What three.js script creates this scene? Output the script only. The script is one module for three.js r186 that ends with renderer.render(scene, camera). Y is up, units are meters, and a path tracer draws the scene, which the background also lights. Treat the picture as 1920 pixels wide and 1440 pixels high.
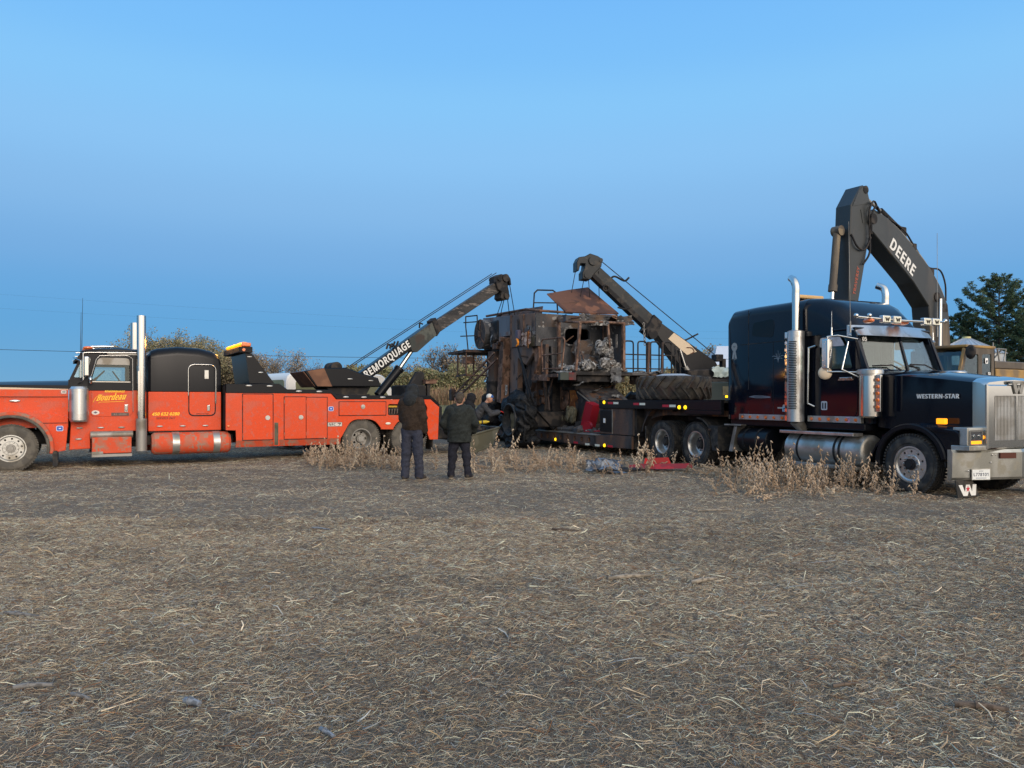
import * as THREE from 'three';
import { mergeGeometries, toCreasedNormals } from 'three/addons/utils/BufferGeometryUtils.js';
import { RoundedBoxGeometry } from 'three/addons/geometries/RoundedBoxGeometry.js';
import { MarchingCubes } from 'three/addons/objects/MarchingCubes.js';
import { FontLoader } from 'three/addons/loaders/FontLoader.js';
import { TextGeometry } from 'three/addons/geometries/TextGeometry.js';

// ---------- camera, sky, sun, exposure ----------
const W = 1024, H = 768;
const scene = new THREE.Scene();
const camera = new THREE.PerspectiveCamera(52.97, W / H, 0.1, 6000);
camera.position.set(0, 1.6, 0);
camera.lookAt(0, 1.6, -10);
camera.setViewOffset(1920, 1440, 0, -29, 1920, 1440);
scene.add(camera);
const renderer = new THREE.WebGLRenderer({ antialias: true });
renderer.setSize(W, H);
renderer.toneMapping = THREE.LinearToneMapping;
renderer.toneMappingExposure = 1.0;
renderer.shadowMap.enabled = true;

const mix = (a, b, t) => a + (b - a) * t;
const clamp = (x, a = 0, b = 1) => Math.min(b, Math.max(a, x));
const sstep = (a, b, x) => { const t = clamp((x - a) / (b - a)); return t * t * (3 - 2 * t); };
const ramp = (stops, x) => {            // stops: [x, [r,g,b]]
  if (x <= stops[0][0]) return stops[0][1];
  for (let i = 1; i < stops.length; i++) if (x <= stops[i][0]) {
    const t = sstep(stops[i - 1][0], stops[i][0], x) * 0.5 + 0.5 * clamp((x - stops[i - 1][0]) / (stops[i][0] - stops[i - 1][0]));
    return stops[i][1].map((c, k) => mix(stops[i - 1][1][k], c, t));
  }
  return stops[stops.length - 1][1];
};
// dusk sky: clear blue opposite the sunset (in view), a pale afterglow behind the photographer
const EAST = [[0, [0.18, 0.405, 0.64]], [2.5, [0.15, 0.395, 0.675]], [5.2, [0.13, 0.386, 0.708]], [7.4, [0.146, 0.396, 0.733]], [9.8, [0.186, 0.424, 0.758]], [13.6, [0.238, 0.492, 0.825]], [17.3, [0.258, 0.55, 0.905]], [20.8, [0.242, 0.568, 0.945]], [24.2, [0.202, 0.527, 0.955]], [28, [0.18, 0.495, 0.955]], [50, [0.19, 0.47, 0.9]], [90, [0.24, 0.5, 0.86]]];
const WEST = [[0, [2.0, 1.72, 1.42]], [10, [2.2, 1.94, 1.62]], [28, [1.95, 1.78, 1.55]], [50, [1.1, 1.13, 1.16]], [90, [0.26, 0.52, 0.85]]];
const SUNAZ = [0.5, 0.87];              // horizontal direction (x, z) of the pale afterglow: behind the photographer, to the right
{
  const w = 512, h = 256, d = new Float32Array(w * h * 4);
  for (let j = 0; j < h; j++) {
    const el = ((j + 0.5) / h - 0.5) * Math.PI, e = Math.max(0, el * 180 / Math.PI);
    const A = ramp(EAST, e), B = ramp(WEST, e);
    for (let i = 0; i < w; i++) {
      const az = ((i + 0.5) / w - 0.5) * 2 * Math.PI, x = Math.cos(az), z = Math.sin(az);
      const s = x * SUNAZ[0] + z * SUNAZ[1], t = sstep(0.05, 0.95, s);
      const below = el < -0.03 ? 0.35 : 1;
      for (let c = 0; c < 3; c++) d[(j * w + i) * 4 + c] = mix(A[c], B[c], t) * below;
      d[(j * w + i) * 4 + 3] = 1;
    }
  }
  const sky = new THREE.DataTexture(d, w, h, THREE.RGBAFormat, THREE.FloatType);
  sky.mapping = THREE.EquirectangularReflectionMapping;
  sky.magFilter = sky.minFilter = THREE.LinearFilter; sky.wrapS = THREE.RepeatWrapping; sky.needsUpdate = true;
  scene.background = sky; scene.environment = sky;
}
const sun = new THREE.DirectionalLight(new THREE.Color().setRGB(1, 0.86, 0.74), 1.45);
sun.position.set(SUNAZ[0] * 60, 20, SUNAZ[1] * 60 - 20); sun.target.position.set(0, 0, -20);
sun.castShadow = true; sun.shadow.radius = 40; sun.shadow.mapSize.set(2048, 2048);
Object.assign(sun.shadow.camera, { left: -40, right: 40, top: 40, bottom: -40, near: 1, far: 200 });
scene.add(sun, sun.target);

// ---------- helpers ----------
function rng(seed) { let a = seed >>> 0; return () => { a = (a + 0x6D2B79F5) | 0; let t = Math.imul(a ^ (a >>> 15), 1 | a); t = (t + Math.imul(t ^ (t >>> 7), 61 | t)) ^ t; return ((t ^ (t >>> 14)) >>> 0) / 4294967296; }; }
const hash = (x, y, s) => { let h = (Math.imul(x, 374761393) + Math.imul(y, 668265263) + Math.imul(s, 1274126177)) | 0; h = Math.imul(h ^ (h >>> 13), 1274126177); return ((h ^ (h >>> 16)) >>> 0) / 4294967296; };
function vn(x, y, per, s) {             // tiling value noise
  const xi = Math.floor(x), yi = Math.floor(y), fx = x - xi, fy = y - yi, u = fx * fx * (3 - 2 * fx), v = fy * fy * (3 - 2 * fy);
  const m = (k) => ((k % per) + per) % per, a = m(xi), b = m(xi + 1), c = m(yi), e = m(yi + 1);
  return mix(mix(hash(a, c, s), hash(b, c, s), u), mix(hash(a, e, s), hash(b, e, s), u), v);
}
const fbm = (u, v, f, oct, s) => { let t = 0, a = 0.5, n = 0; for (let i = 0; i < oct; i++) { t += a * vn(u * f, v * f, f, s + i * 7); n += a; a *= 0.5; f *= 2; } return t / n; };
const noise2 = (x, z, s) => vn(x + 4096, z + 4096, 8192, s);
const names = {};
function numbered(n) { const k = names[n] = (names[n] ?? -1) + 1; return k ? `${n}_${String(k).padStart(3, '0')}` : n; }
function tag(o, label, category, group, kind) {
  if (label) o.userData.label = label;
  if (category) o.userData.category = category;
  if (group) o.userData.group = group;
  if (kind) o.userData.kind = kind;
  return o;
}
function thing(name, label, category, group) { const g = new THREE.Group(); g.name = numbered(name); scene.add(g); return tag(g, label, category, group); }
function clone(src, label, group) {
  const c = src.clone(); c.name = numbered(src.name.replace(/_\d{3}$/, '')); c.userData = { ...src.userData }; scene.add(c);
  return tag(c, label, null, group);
}
// vehicle frame: +x forward, +y up, +z the vehicle's right; (X, D) is the origin's place and distance, (fx, fd) its heading
function place(g, X, D, fx, fd, y = 0) { g.position.set(X, y, -D); g.rotation.y = Math.atan2(fd, fx); return g; }
function frame(X, D, fx, fd) {
  const n = Math.hypot(fx, fd); fx /= n; fd /= n;
  return { f: [fx, fd], at: (x, z) => [X + x * fx + z * fd, D + x * fd - z * fx] };
}
function clean(g) {
  if (g.index) g = g.toNonIndexed();
  for (const k of Object.keys(g.attributes)) if (!['position', 'normal', 'uv'].includes(k)) g.deleteAttribute(k);
  if (!g.attributes.normal) g.computeVertexNormals();
  if (!g.attributes.uv) g.setAttribute('uv', new THREE.Float32BufferAttribute(new Float32Array(g.attributes.position.count * 2), 2));
  g.morphAttributes = {}; g.clearGroups();
  return g;
}
function boxUV(g) {                     // box-projected uv in metres
  const p = g.attributes.position, uv = g.attributes.uv, a = new THREE.Vector3(), b = new THREE.Vector3(), c = new THREE.Vector3();
  for (let i = 0; i < p.count; i += 3) {
    a.fromBufferAttribute(p, i); b.fromBufferAttribute(p, i + 1); c.fromBufferAttribute(p, i + 2);
    const n = b.clone().sub(a).cross(c.clone().sub(a)), ax = Math.abs(n.x), ay = Math.abs(n.y), az = Math.abs(n.z);
    for (let k = 0; k < 3; k++) {
      const x = p.getX(i + k), y = p.getY(i + k), z = p.getZ(i + k);
      if (ay >= ax && ay >= az) uv.setXY(i + k, x + 0.37, z); else if (az >= ax) uv.setXY(i + k, x, y); else uv.setXY(i + k, z + 0.61, y);
    }
  }
  return g;
}
const flat = (l) => l.flat(Infinity).filter(Boolean);
function geo(list) { const l = flat([list]).map(clean); return l.length === 1 ? l[0] : mergeGeometries(l); }
function P(parent, name, list, mat, label) {
  const gg = boxUV(geo(list)); if (OFF[0]) gg.translate(...OFF);
  const m = new THREE.Mesh(gg, mat); m.name = parent === scene ? numbered(name) : name; m.castShadow = m.receiveShadow = true; parent.add(m);
  if (label) m.userData.label = label;
  return m;
}
const PP = (parent, name, list, mat) => flat([list]).map((g) => P(parent, name, g, mat)); // one part for each piece
let OFF = [0, 0, 0];
const V = (p) => new THREE.Vector3(...p);
function B(x0, x1, y0, y1, z0, z1, r = 0) {
  const w = Math.abs(x1 - x0), h = Math.abs(y1 - y0), d = Math.abs(z1 - z0);
  const g = r ? new RoundedBoxGeometry(w, h, d, 2, Math.min(r, w / 2.01, h / 2.01, d / 2.01)) : new THREE.BoxGeometry(w, h, d);
  return g.translate((x0 + x1) / 2, (y0 + y1) / 2, (z0 + z1) / 2);
}
function C(p, q, r0, r1 = r0, seg = 14, open = false) {   // cylinder from p to q
  const a = V(p), b = V(q), d = b.clone().sub(a), g = new THREE.CylinderGeometry(r1, r0, d.length(), seg, 1, open);
  g.applyQuaternion(new THREE.Quaternion().setFromUnitVectors(new THREE.Vector3(0, 1, 0), d.normalize()));
  return g.translate(...a.add(b).multiplyScalar(0.5).toArray());
}
const TU = (pts, r, seg = 0, rs = 7) => new THREE.TubeGeometry(new THREE.CatmullRomCurve3(pts.map(V), false, 'centripetal'), seg || pts.length * 5, r, rs, false);
const RODS = (pts, r, seg = 7) => pts.slice(1).map((p, i) => C(pts[i], p, r, r, seg)).concat(pts.slice(1, -1).map((p) => new THREE.SphereGeometry(r, seg, 5).translate(...p)));
function BEAM(p, q, w, h, up = [0, 1, 0]) {               // box section from p to q; h lies along up
  const a = V(p), b = V(q), x = b.clone().sub(a), L = x.length(); x.normalize();
  const z = x.clone().cross(V(up)).normalize(), y = z.clone().cross(x);
  const g = new THREE.BoxGeometry(L, h, w);
  g.applyMatrix4(new THREE.Matrix4().makeBasis(x, y, z)); return g.translate(...a.add(b).multiplyScalar(0.5).toArray());
}
function shape(pts, holes = []) {
  const s = new THREE.Shape(pts.map((p) => new THREE.Vector2(...p)));
  for (const h of holes) s.holes.push(new THREE.Path(h.map((p) => new THREE.Vector2(...p))));
  return s;
}
function X(pts, z0, z1, { bevel = 0, holes = [] } = {}) { // polygon in (x, y) extruded along z
  const d = Math.abs(z1 - z0), g = new THREE.ExtrudeGeometry(shape(pts, holes), { depth: d - 2 * bevel, bevelEnabled: bevel > 0, bevelThickness: bevel, bevelSize: bevel, bevelOffset: -bevel, bevelSegments: 1, curveSegments: 8 });
  return g.translate(0, 0, Math.min(z0, z1) + bevel);
}
const XF = (pts, x0, x1, o = {}) => X(pts.map(([z, y]) => [-z, y]), x0, x1, { ...o, holes: (o.holes || []).map((h) => h.map(([z, y]) => [-z, y])) }).rotateY(Math.PI / 2); // polygon in (z, y) extruded along x
const XT = (pts, y0, y1, o = {}) => X(pts.map(([x, z]) => [x, -z]), y0, y1, o).rotateX(-Math.PI / 2);   // polygon in (x, z) extruded along y
const arc = (cx, cy, r, a0, a1, n = 12, ry = r) => Array.from({ length: n + 1 }, (_, i) => { const a = (a0 + (a1 - a0) * i / n) * Math.PI / 180; return [cx + r * Math.cos(a), cy + ry * Math.sin(a)]; });
function rp(pts, r, n = 4) {            // polygon with rounded corners; r a number or a list
  const o = [];
  pts.forEach((p, i) => {
    const R = Array.isArray(r) ? r[i] : r, a = pts[(i + pts.length - 1) % pts.length], b = pts[(i + 1) % pts.length];
    if (!R) return o.push(p);
    const la = Math.hypot(a[0] - p[0], a[1] - p[1]), lb = Math.hypot(b[0] - p[0], b[1] - p[1]), ra = Math.min(R, la / 2.01), rb = Math.min(R, lb / 2.01);
    const s = [p[0] + (a[0] - p[0]) * ra / la, p[1] + (a[1] - p[1]) * ra / la], e = [p[0] + (b[0] - p[0]) * rb / lb, p[1] + (b[1] - p[1]) * rb / lb];
    for (let k = 0; k <= n; k++) { const t = k / n, u = 1 - t; o.push([u * u * s[0] + 2 * u * t * p[0] + t * t * e[0], u * u * s[1] + 2 * u * t * p[1] + t * t * e[1]]); }
  });
  return o;
}
const rect = (x0, x1, y0, y1, r = 0) => r ? rp([[x0, y0], [x1, y0], [x1, y1], [x0, y1]], r) : [[x0, y0], [x1, y0], [x1, y1], [x0, y1]];
function loft(sections, { closed = true, caps = true, crease = 0.6 } = {}) { // skin through rings of equal length
  const n = sections[0].length, pos = [], idx = [];
  sections.forEach((s) => s.forEach((p) => pos.push(...p)));
  const m = closed ? n : n - 1;
  for (let i = 0; i < sections.length - 1; i++) for (let j = 0; j < m; j++) { const a = i * n + j, b = i * n + (j + 1) % n, c = a + n, d = b + n; idx.push(a, c, b, b, c, d); }
  if (caps && closed) for (const [i, flip] of [[0, 0], [sections.length - 1, 1]]) {
    const c = sections[i].reduce((t, p) => t.map((v, k) => v + p[k] / n), [0, 0, 0]), ci = pos.length / 3; pos.push(...c);
    for (let j = 0; j < n; j++) { const a = i * n + j, b = i * n + (j + 1) % n; flip ? idx.push(ci, b, a) : idx.push(ci, a, b); }
  }
  const g = new THREE.BufferGeometry(); g.setAttribute('position', new THREE.Float32BufferAttribute(pos, 3)); g.setIndex(idx);
  g.computeVertexNormals();
  return crease ? toCreasedNormals(g, crease) : g;
}
const quad = (a, b, c, d, t = 0.01) => { // thin plate through four corners
  const A = V(a), n = V(b).sub(A).cross(V(d).sub(A)).normalize().multiplyScalar(t / 2), o = (p, s) => V(p).addScaledVector(n, s).toArray();
  return loft([[a, b, c, d].map((p) => o(p, -1)), [a, b, c, d].map((p) => o(p, 1))], { crease: 0.2 });
};
const xf = (list, m) => flat([list]).map((g) => g.applyMatrix4(m));
const sides = (fn) => [fn(-1), fn(1)];
const font = await new FontLoader().loadAsync('fonts/droid/droid_sans_bold.typeface.json');
function TXT(s, size, depth = 0.008, wide = 1) { // letters centred on the origin, facing +z
  const g = new TextGeometry(s, { font, size, depth, curveSegments: 3, bevelEnabled: false }); g.computeBoundingBox(); const b = g.boundingBox;
  return g.translate(-(b.min.x + b.max.x) / 2, -(b.min.y + b.max.y) / 2, 0).scale(wide, 1, 1);
}
// ---------- textures ----------
function tex(size, fn, { srgb = true, rep = 1 } = {}) {
  const d = new Uint8Array(size * size * 4), enc = (c) => { c = clamp(c); return 255 * (srgb ? (c <= 0.0031308 ? c * 12.92 : 1.055 * Math.pow(c, 1 / 2.4) - 0.055) : c); };
  for (let j = 0; j < size; j++) for (let i = 0; i < size; i++) { const c = fn((i + 0.5) / size, (j + 0.5) / size), k = (j * size + i) * 4; d[k] = enc(c[0]); d[k + 1] = enc(c[1]); d[k + 2] = enc(c[2]); d[k + 3] = 255; }
  const t = new THREE.DataTexture(d, size, size, THREE.RGBAFormat); t.wrapS = t.wrapT = THREE.RepeatWrapping; t.magFilter = THREE.LinearFilter; t.minFilter = THREE.LinearMipmapLinearFilter; t.generateMipmaps = true;
  if (srgb) t.colorSpace = THREE.SRGBColorSpace; t.repeat.set(rep, rep); t.needsUpdate = true; return t;
}
const mixc = (a, b, t) => [mix(a[0], b[0], t), mix(a[1], b[1], t), mix(a[2], b[2], t)];
// blotches of several colours: layers [colour, threshold, softness, frequency, seed]
const mottle = (base, layers, o = {}) => tex(o.size || 256, (u, v) => {
  let c = base;
  for (const [col, th, sf, f, s, sx = 1] of layers) c = mixc(c, col, sstep(th - sf, th + sf, fbm(u, v * sx, f, 5, s)));
  const g = 0.88 + 0.24 * hash(Math.floor(u * 1e4), Math.floor(v * 1e4), 5);
  return [c[0] * g, c[1] * g, c[2] * g];
}, o);
const bumpy = (f, s, o = {}) => tex(o.size || 256, (u, v) => { const n = fbm(u, v, f, 5, s); return [n, n, n]; }, { srgb: false, ...o });
const S = (o) => new THREE.MeshPhysicalMaterial({ specularIntensity: o.metalness ? 1 : 0.5, ...o }), PH = (o) => new THREE.MeshPhysicalMaterial(o), rgb = (r, g, b) => new THREE.Color().setRGB(r, g, b);
const grain = bumpy(16, 91, { rep: 1.5 });
const dusty = tex(256, (u, v) => { const n = 0.35 + 0.5 * fbm(u, v, 5, 5, 31); return [n, n, n]; }, { srgb: false, rep: 0.7 });
const M = {
  orange: PH({ map: mottle([0.67, 0.07, 0.018], [[[0.64, 0.08, 0.028], 0.5, 0.25, 3, 11], [[0.56, 0.1, 0.055], 0.68, 0.12, 9, 12], [[0.56, 0.1, 0.06], 0.66, 0.05, 40, 13]], { rep: 0.45 }), roughness: 0.6, roughnessMap: dusty, specularIntensity: 0.45 }),
  orangeDusty: S({ map: mottle([0.6, 0.085, 0.035], [[[0.42, 0.14, 0.09], 0.52, 0.14, 6, 14], [[0.34, 0.19, 0.14], 0.62, 0.07, 16, 15]], { rep: 0.9 }), roughness: 0.75 }),
  black: PH({ color: rgb(0.007, 0.008, 0.011), roughness: 0.3, specularIntensity: 0.4 }),
  gloss: PH({ color: rgb(0.004, 0.006, 0.012), roughness: 0.07, specularIntensity: 0.6 }),
  dark: S({ map: mottle([0.018, 0.018, 0.02], [[[0.05, 0.042, 0.034], 0.56, 0.12, 6, 21]], { rep: 0.8 }), roughness: 0.8 }),
  tan: S({ map: mottle([0.2, 0.1, 0.06], [[[0.14, 0.07, 0.045], 0.55, 0.1, 4, 24]], { rep: 0.6 }), roughness: 0.7 }),
  chrome: S({ color: rgb(0.62, 0.61, 0.585), metalness: 1, roughness: 0.14 }),
  alu: S({ map: mottle([0.6, 0.6, 0.59], [[[0.45, 0.43, 0.4], 0.55, 0.1, 6, 41]], { rep: 0.7 }), metalness: 0.9, roughness: 0.34 }),
  steel: S({ map: mottle([0.46, 0.46, 0.44], [[[0.3, 0.28, 0.24], 0.5, 0.14, 5, 44]], { rep: 0.8 }), metalness: 0.75, roughness: 0.42 }),
  dullsteel: S({ map: mottle([0.3, 0.29, 0.27], [[[0.19, 0.17, 0.14], 0.5, 0.14, 5, 44]], { rep: 0.8 }), metalness: 0.5, roughness: 0.55 }),
  rubber: S({ map: mottle([0.03, 0.03, 0.031], [[[0.075, 0.066, 0.056], 0.52, 0.14, 7, 51]], { rep: 1.3 }), roughness: 0.88 }),
  dustrubber: S({ map: mottle([0.09, 0.083, 0.073], [[[0.13, 0.118, 0.1], 0.5, 0.14, 7, 52]], { rep: 1.3 }), roughness: 0.92 }),
  glass: PH({ color: rgb(0.8, 0.9, 0.9), transmission: 1, thickness: 0, roughness: 0.02, ior: 1.8 }),
  tint: PH({ color: rgb(0.78, 0.88, 0.87), transmission: 1, thickness: 0, roughness: 0.03, ior: 1.5 }),
  white: S({ color: rgb(0.72, 0.72, 0.7), roughness: 0.5 }),
  cream: S({ color: rgb(0.62, 0.5, 0.36), roughness: 0.5 }),
  gold: S({ color: rgb(0.7, 0.42, 0.04), roughness: 0.45 }),
  red: S({ color: rgb(0.45, 0.02, 0.02), roughness: 0.4 }),
  reflred: S({ color: rgb(0.5, 0.03, 0.05), roughness: 0.35 }),
  reflwhite: S({ color: rgb(0.75, 0.74, 0.62), roughness: 0.35 }),
  amberOff: PH({ color: rgb(0.7, 0.16, 0.03), roughness: 0.25, clearcoat: 1 }),
  amberLit: S({ color: rgb(0.4, 0.2, 0.02), emissive: rgb(1, 0.3, 0.004), emissiveIntensity: 1.8, roughness: 0.4 }),
  yellowLit: S({ color: rgb(0.4, 0.3, 0.02), emissive: rgb(1, 0.6, 0.01), emissiveIntensity: 1.9, roughness: 0.4 }),
  rust: S({ map: mottle([0.09, 0.058, 0.047], [[[0.17, 0.095, 0.062], 0.5, 0.2, 3, 61, 0.5], [[0.06, 0.055, 0.055], 0.52, 0.16, 4, 62, 0.6], [[0.21, 0.1, 0.05], 0.68, 0.08, 7, 63, 0.5], [[0.03, 0.026, 0.025], 0.64, 0.12, 6, 64, 0.4]], { rep: 0.5, size: 512 }), roughness: 0.85, bumpMap: grain, bumpScale: 0.012 }),
  rustlight: S({ map: mottle([0.15, 0.085, 0.06], [[[0.24, 0.15, 0.11], 0.52, 0.1, 5, 65], [[0.07, 0.045, 0.035], 0.58, 0.08, 8, 66]], { rep: 0.8 }), roughness: 0.85, bumpMap: grain, bumpScale: 0.008 }),
  rustorange: S({ map: mottle([0.3, 0.12, 0.035], [[[0.16, 0.06, 0.025], 0.5, 0.12, 5, 67], [[0.42, 0.2, 0.08], 0.64, 0.08, 9, 68]], { rep: 0.9 }), roughness: 0.85, bumpMap: grain, bumpScale: 0.008 }),
  char: S({ map: mottle([0.05, 0.052, 0.057], [[[0.09, 0.09, 0.095], 0.5, 0.2, 4, 71, 0.5], [[0.11, 0.075, 0.055], 0.6, 0.14, 5, 72, 0.5], [[0.22, 0.21, 0.2], 0.72, 0.05, 14, 73]], { rep: 0.5, size: 512 }), roughness: 0.85, bumpMap: grain, bumpScale: 0.012 }),
  soot: S({ map: mottle([0.016, 0.016, 0.018], [[[0.048, 0.041, 0.037], 0.55, 0.1, 6, 74]], { rep: 1 }), roughness: 0.75 }),
  ash: S({ map: mottle([0.17, 0.165, 0.16], [[[0.36, 0.355, 0.345], 0.56, 0.08, 9, 75], [[0.05, 0.047, 0.045], 0.55, 0.07, 12, 76]], { rep: 1.6 }), roughness: 0.95, bumpMap: grain, bumpScale: 0.02 }),
  bark: S({ map: mottle([0.1, 0.085, 0.07], [[[0.05, 0.042, 0.036], 0.5, 0.1, 8, 81]], { rep: 1 }), roughness: 0.95 }),
  canvas: S({ map: mottle([0.12, 0.115, 0.085], [[[0.085, 0.08, 0.055], 0.5, 0.12, 5, 82]], { rep: 1 }), roughness: 0.9 }),
};
const leafMat = (r = 0.9) => new THREE.MeshStandardMaterial({ vertexColors: true, roughness: r, side: THREE.DoubleSide });
M.leaf = leafMat();
// flat print
function decal(parent, name, w, h, px, py, draw, mat = {}) {
  const c = document.createElement('canvas'); c.width = px; c.height = py; const g = c.getContext('2d'); g.clearRect(0, 0, px, py); draw(g, px, py);
  const t = new THREE.CanvasTexture(c); t.colorSpace = THREE.SRGBColorSpace; t.magFilter = THREE.LinearFilter;
  const m = new THREE.Mesh(new THREE.PlaneGeometry(w, h), new THREE.MeshStandardMaterial({ map: t, transparent: true, roughness: 0.5, ...mat })); m.name = name; m.receiveShadow = true; parent.add(m); return m;
}

// ---------- wheels ----------
function ring(R, r, w, prof) { return new THREE.LatheGeometry(prof.map((p) => new THREE.Vector2(...p)), 44).rotateX(Math.PI / 2); }
function tyreGeo(R, w, rim, tread = 0) { // lathe about z; outer sidewall at +w/2
  const h = w / 2, g = 0.014, pr = [[rim, -h * 0.72], [rim + 0.03, -h * 0.86], [rim + (R - rim) * 0.5, -h * 1.0], [R - 0.06, -h * 0.93], [R - 0.012, -h * 0.78]];
  for (const k of [-0.52, -0.18, 0.18, 0.52]) pr.push([R, h * (k - 0.06)], [R - g, h * (k - 0.045)], [R - g, h * (k + 0.045)], [R, h * (k + 0.06)]);
  pr.push([R - 0.012, h * 0.78], [R - 0.06, h * 0.93], [rim + (R - rim) * 0.72, h * 0.985], [rim + (R - rim) * 0.7, h * 1.0], [rim + (R - rim) * 0.5, h * 1.01], [rim + (R - rim) * 0.3, h * 0.985], [rim + 0.05, h * 0.9], [rim + 0.02, h * 0.9], [rim, h * 0.74]);
  const l = [toCreasedNormals(ring(0, 0, 0, pr), 0.5)];
  for (let k = 0; k < tread; k++) for (const s of [-1, 1]) l.push(new THREE.BoxGeometry(0.03, 0.03, w * 0.3).translate(0, R - 0.008, s * w * 0.34).rotateZ(k / tread * Math.PI * 2 + (s > 0 ? 0.04 : 0)));
  return geo(l);
}
const tyreCache = {};
function wheel(parent, x, y, z, side, { R = 0.53, w = 0.28, rim = 0.3, kind = 'steer', rimMat = M.alu, tyreMat = M.rubber, dual = false, hub = M.dullsteel, spin = 0, label } = {}) {
  const g = new THREE.Group(); g.name = 'wheel'; parent.add(g); g.position.set(x, y, z); if (side < 0) g.rotation.y = Math.PI; if (label) g.userData.label = label;
  const key = [R, w, rim].join(), t = tyreCache[key] || (tyreCache[key] = boxUV(tyreGeo(R, w, rim, 56)));
  const add = (n, geom, mat, z0 = 0) => { const m = new THREE.Mesh(geom, mat); m.name = n; m.castShadow = m.receiveShadow = true; m.position.z = z0; m.rotation.z = spin; g.add(m); return m; };
  add('tyre', t, tyreMat); if (dual) add('tyre', t, tyreMat, -w - 0.04);
  const k2 = key + kind; let rg = tyreCache[k2 + 'r'], hg = tyreCache[k2 + 'h'];
  if (!rg) {
    const h = w / 2, holes = (zz, rr, n, hr, th) => { const hs = []; for (let i = 0; i < n; i++) { const a = i / n * Math.PI * 2; hs.push(arc(Math.cos(a) * rr, Math.sin(a) * rr, hr, 0, 360, 10).slice(0, -1)); } return X(arc(0, 0, rim * 0.93, 0, 360, 36).slice(0, -1), zz - th, zz, { holes: hs }); };
    const L = [];
    if (kind === 'steer') { // dish flush with the tyre: lip, face with ten hand holes
      L.push(ring(0, 0, 0, [[rim, h * 0.7], [rim + 0.012, h * 0.86], [rim - 0.012, h * 0.86], [rim - 0.02, h * 0.72], [rim * 0.86, h * 0.6], [rim * 0.93, h * 0.3], [rim, -h * 0.7]]));
      L.push(holes(h * 0.62, rim * 0.74, 10, 0.021, 0.02)); L.push(C([0, 0, h * 0.55], [0, 0, h * 0.7], rim * 0.58, rim * 0.52, 24));
      for (let i = 0; i < 10; i++) { const a = (i + 0.5) / 10 * Math.PI * 2; L.push(C([Math.cos(a) * rim * 0.47, Math.sin(a) * rim * 0.47, h * 0.68], [Math.cos(a) * rim * 0.47, Math.sin(a) * rim * 0.47, h * 0.95], 0.02, 0.014, 8)); }
      hg = geo([C([0, 0, h * 0.6], [0, 0, h * 1.05], rim * 0.34, rim * 0.3, 12), C([0, 0, h * 1.05], [0, 0, h * 1.16], rim * 0.22, rim * 0.2, 10), ...Array.from({ length: 8 }, (_, i) => { const a = i / 8 * 6.283; return C([Math.cos(a) * rim * 0.29, Math.sin(a) * rim * 0.29, h], [Math.cos(a) * rim * 0.29, Math.sin(a) * rim * 0.29, h * 1.14], 0.012, 0.012, 6); })]);
    } else { // deep dish of a dual wheel
      L.push(ring(0, 0, 0, [[rim, h * 0.7], [rim + 0.014, h * 0.88], [rim - 0.006, h * 0.88], [rim - 0.03, h * 0.66], [rim - 0.035, h * 0.2], [rim - 0.055, -h * 0.3], [rim - 0.06, -h * 0.72]]));
      L.push(holes(-h * 0.5, rim * 0.62, 5, 0.033, 0.02));
      hg = geo([C([0, 0, -h * 0.6], [0, 0, h * 0.25], rim * 0.42, rim * 0.36, 16), C([0, 0, h * 0.25], [0, 0, h * 0.42], rim * 0.3, rim * 0.26, 12), ...Array.from({ length: 10 }, (_, i) => { const a = i / 10 * 6.283; return C([Math.cos(a) * rim * 0.52, Math.sin(a) * rim * 0.52, -h * 0.5], [Math.cos(a) * rim * 0.52, Math.sin(a) * rim * 0.52, -h * 0.22], 0.017, 0.014, 7); })]);
    }
    rg = tyreCache[k2 + 'r'] = boxUV(geo(L.map((q) => toCreasedNormals(q, 0.7)))); tyreCache[k2 + 'h'] = boxUV(hg);
  }
  hg = tyreCache[k2 + 'h'];
  add('rim', rg, rimMat); add('hub', hg, hub);
  return g;
}
const ovalLamp = (x, y, z, s, rx = 0.075, ry = 0.022) => new THREE.SphereGeometry(1, 12, 8).scale(rx, ry, 0.02).translate(x, y, z + s * 0.004);
const RTX = [7.86, 13.63, 0.412, -0.911], rtF = frame(...RTX);

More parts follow.
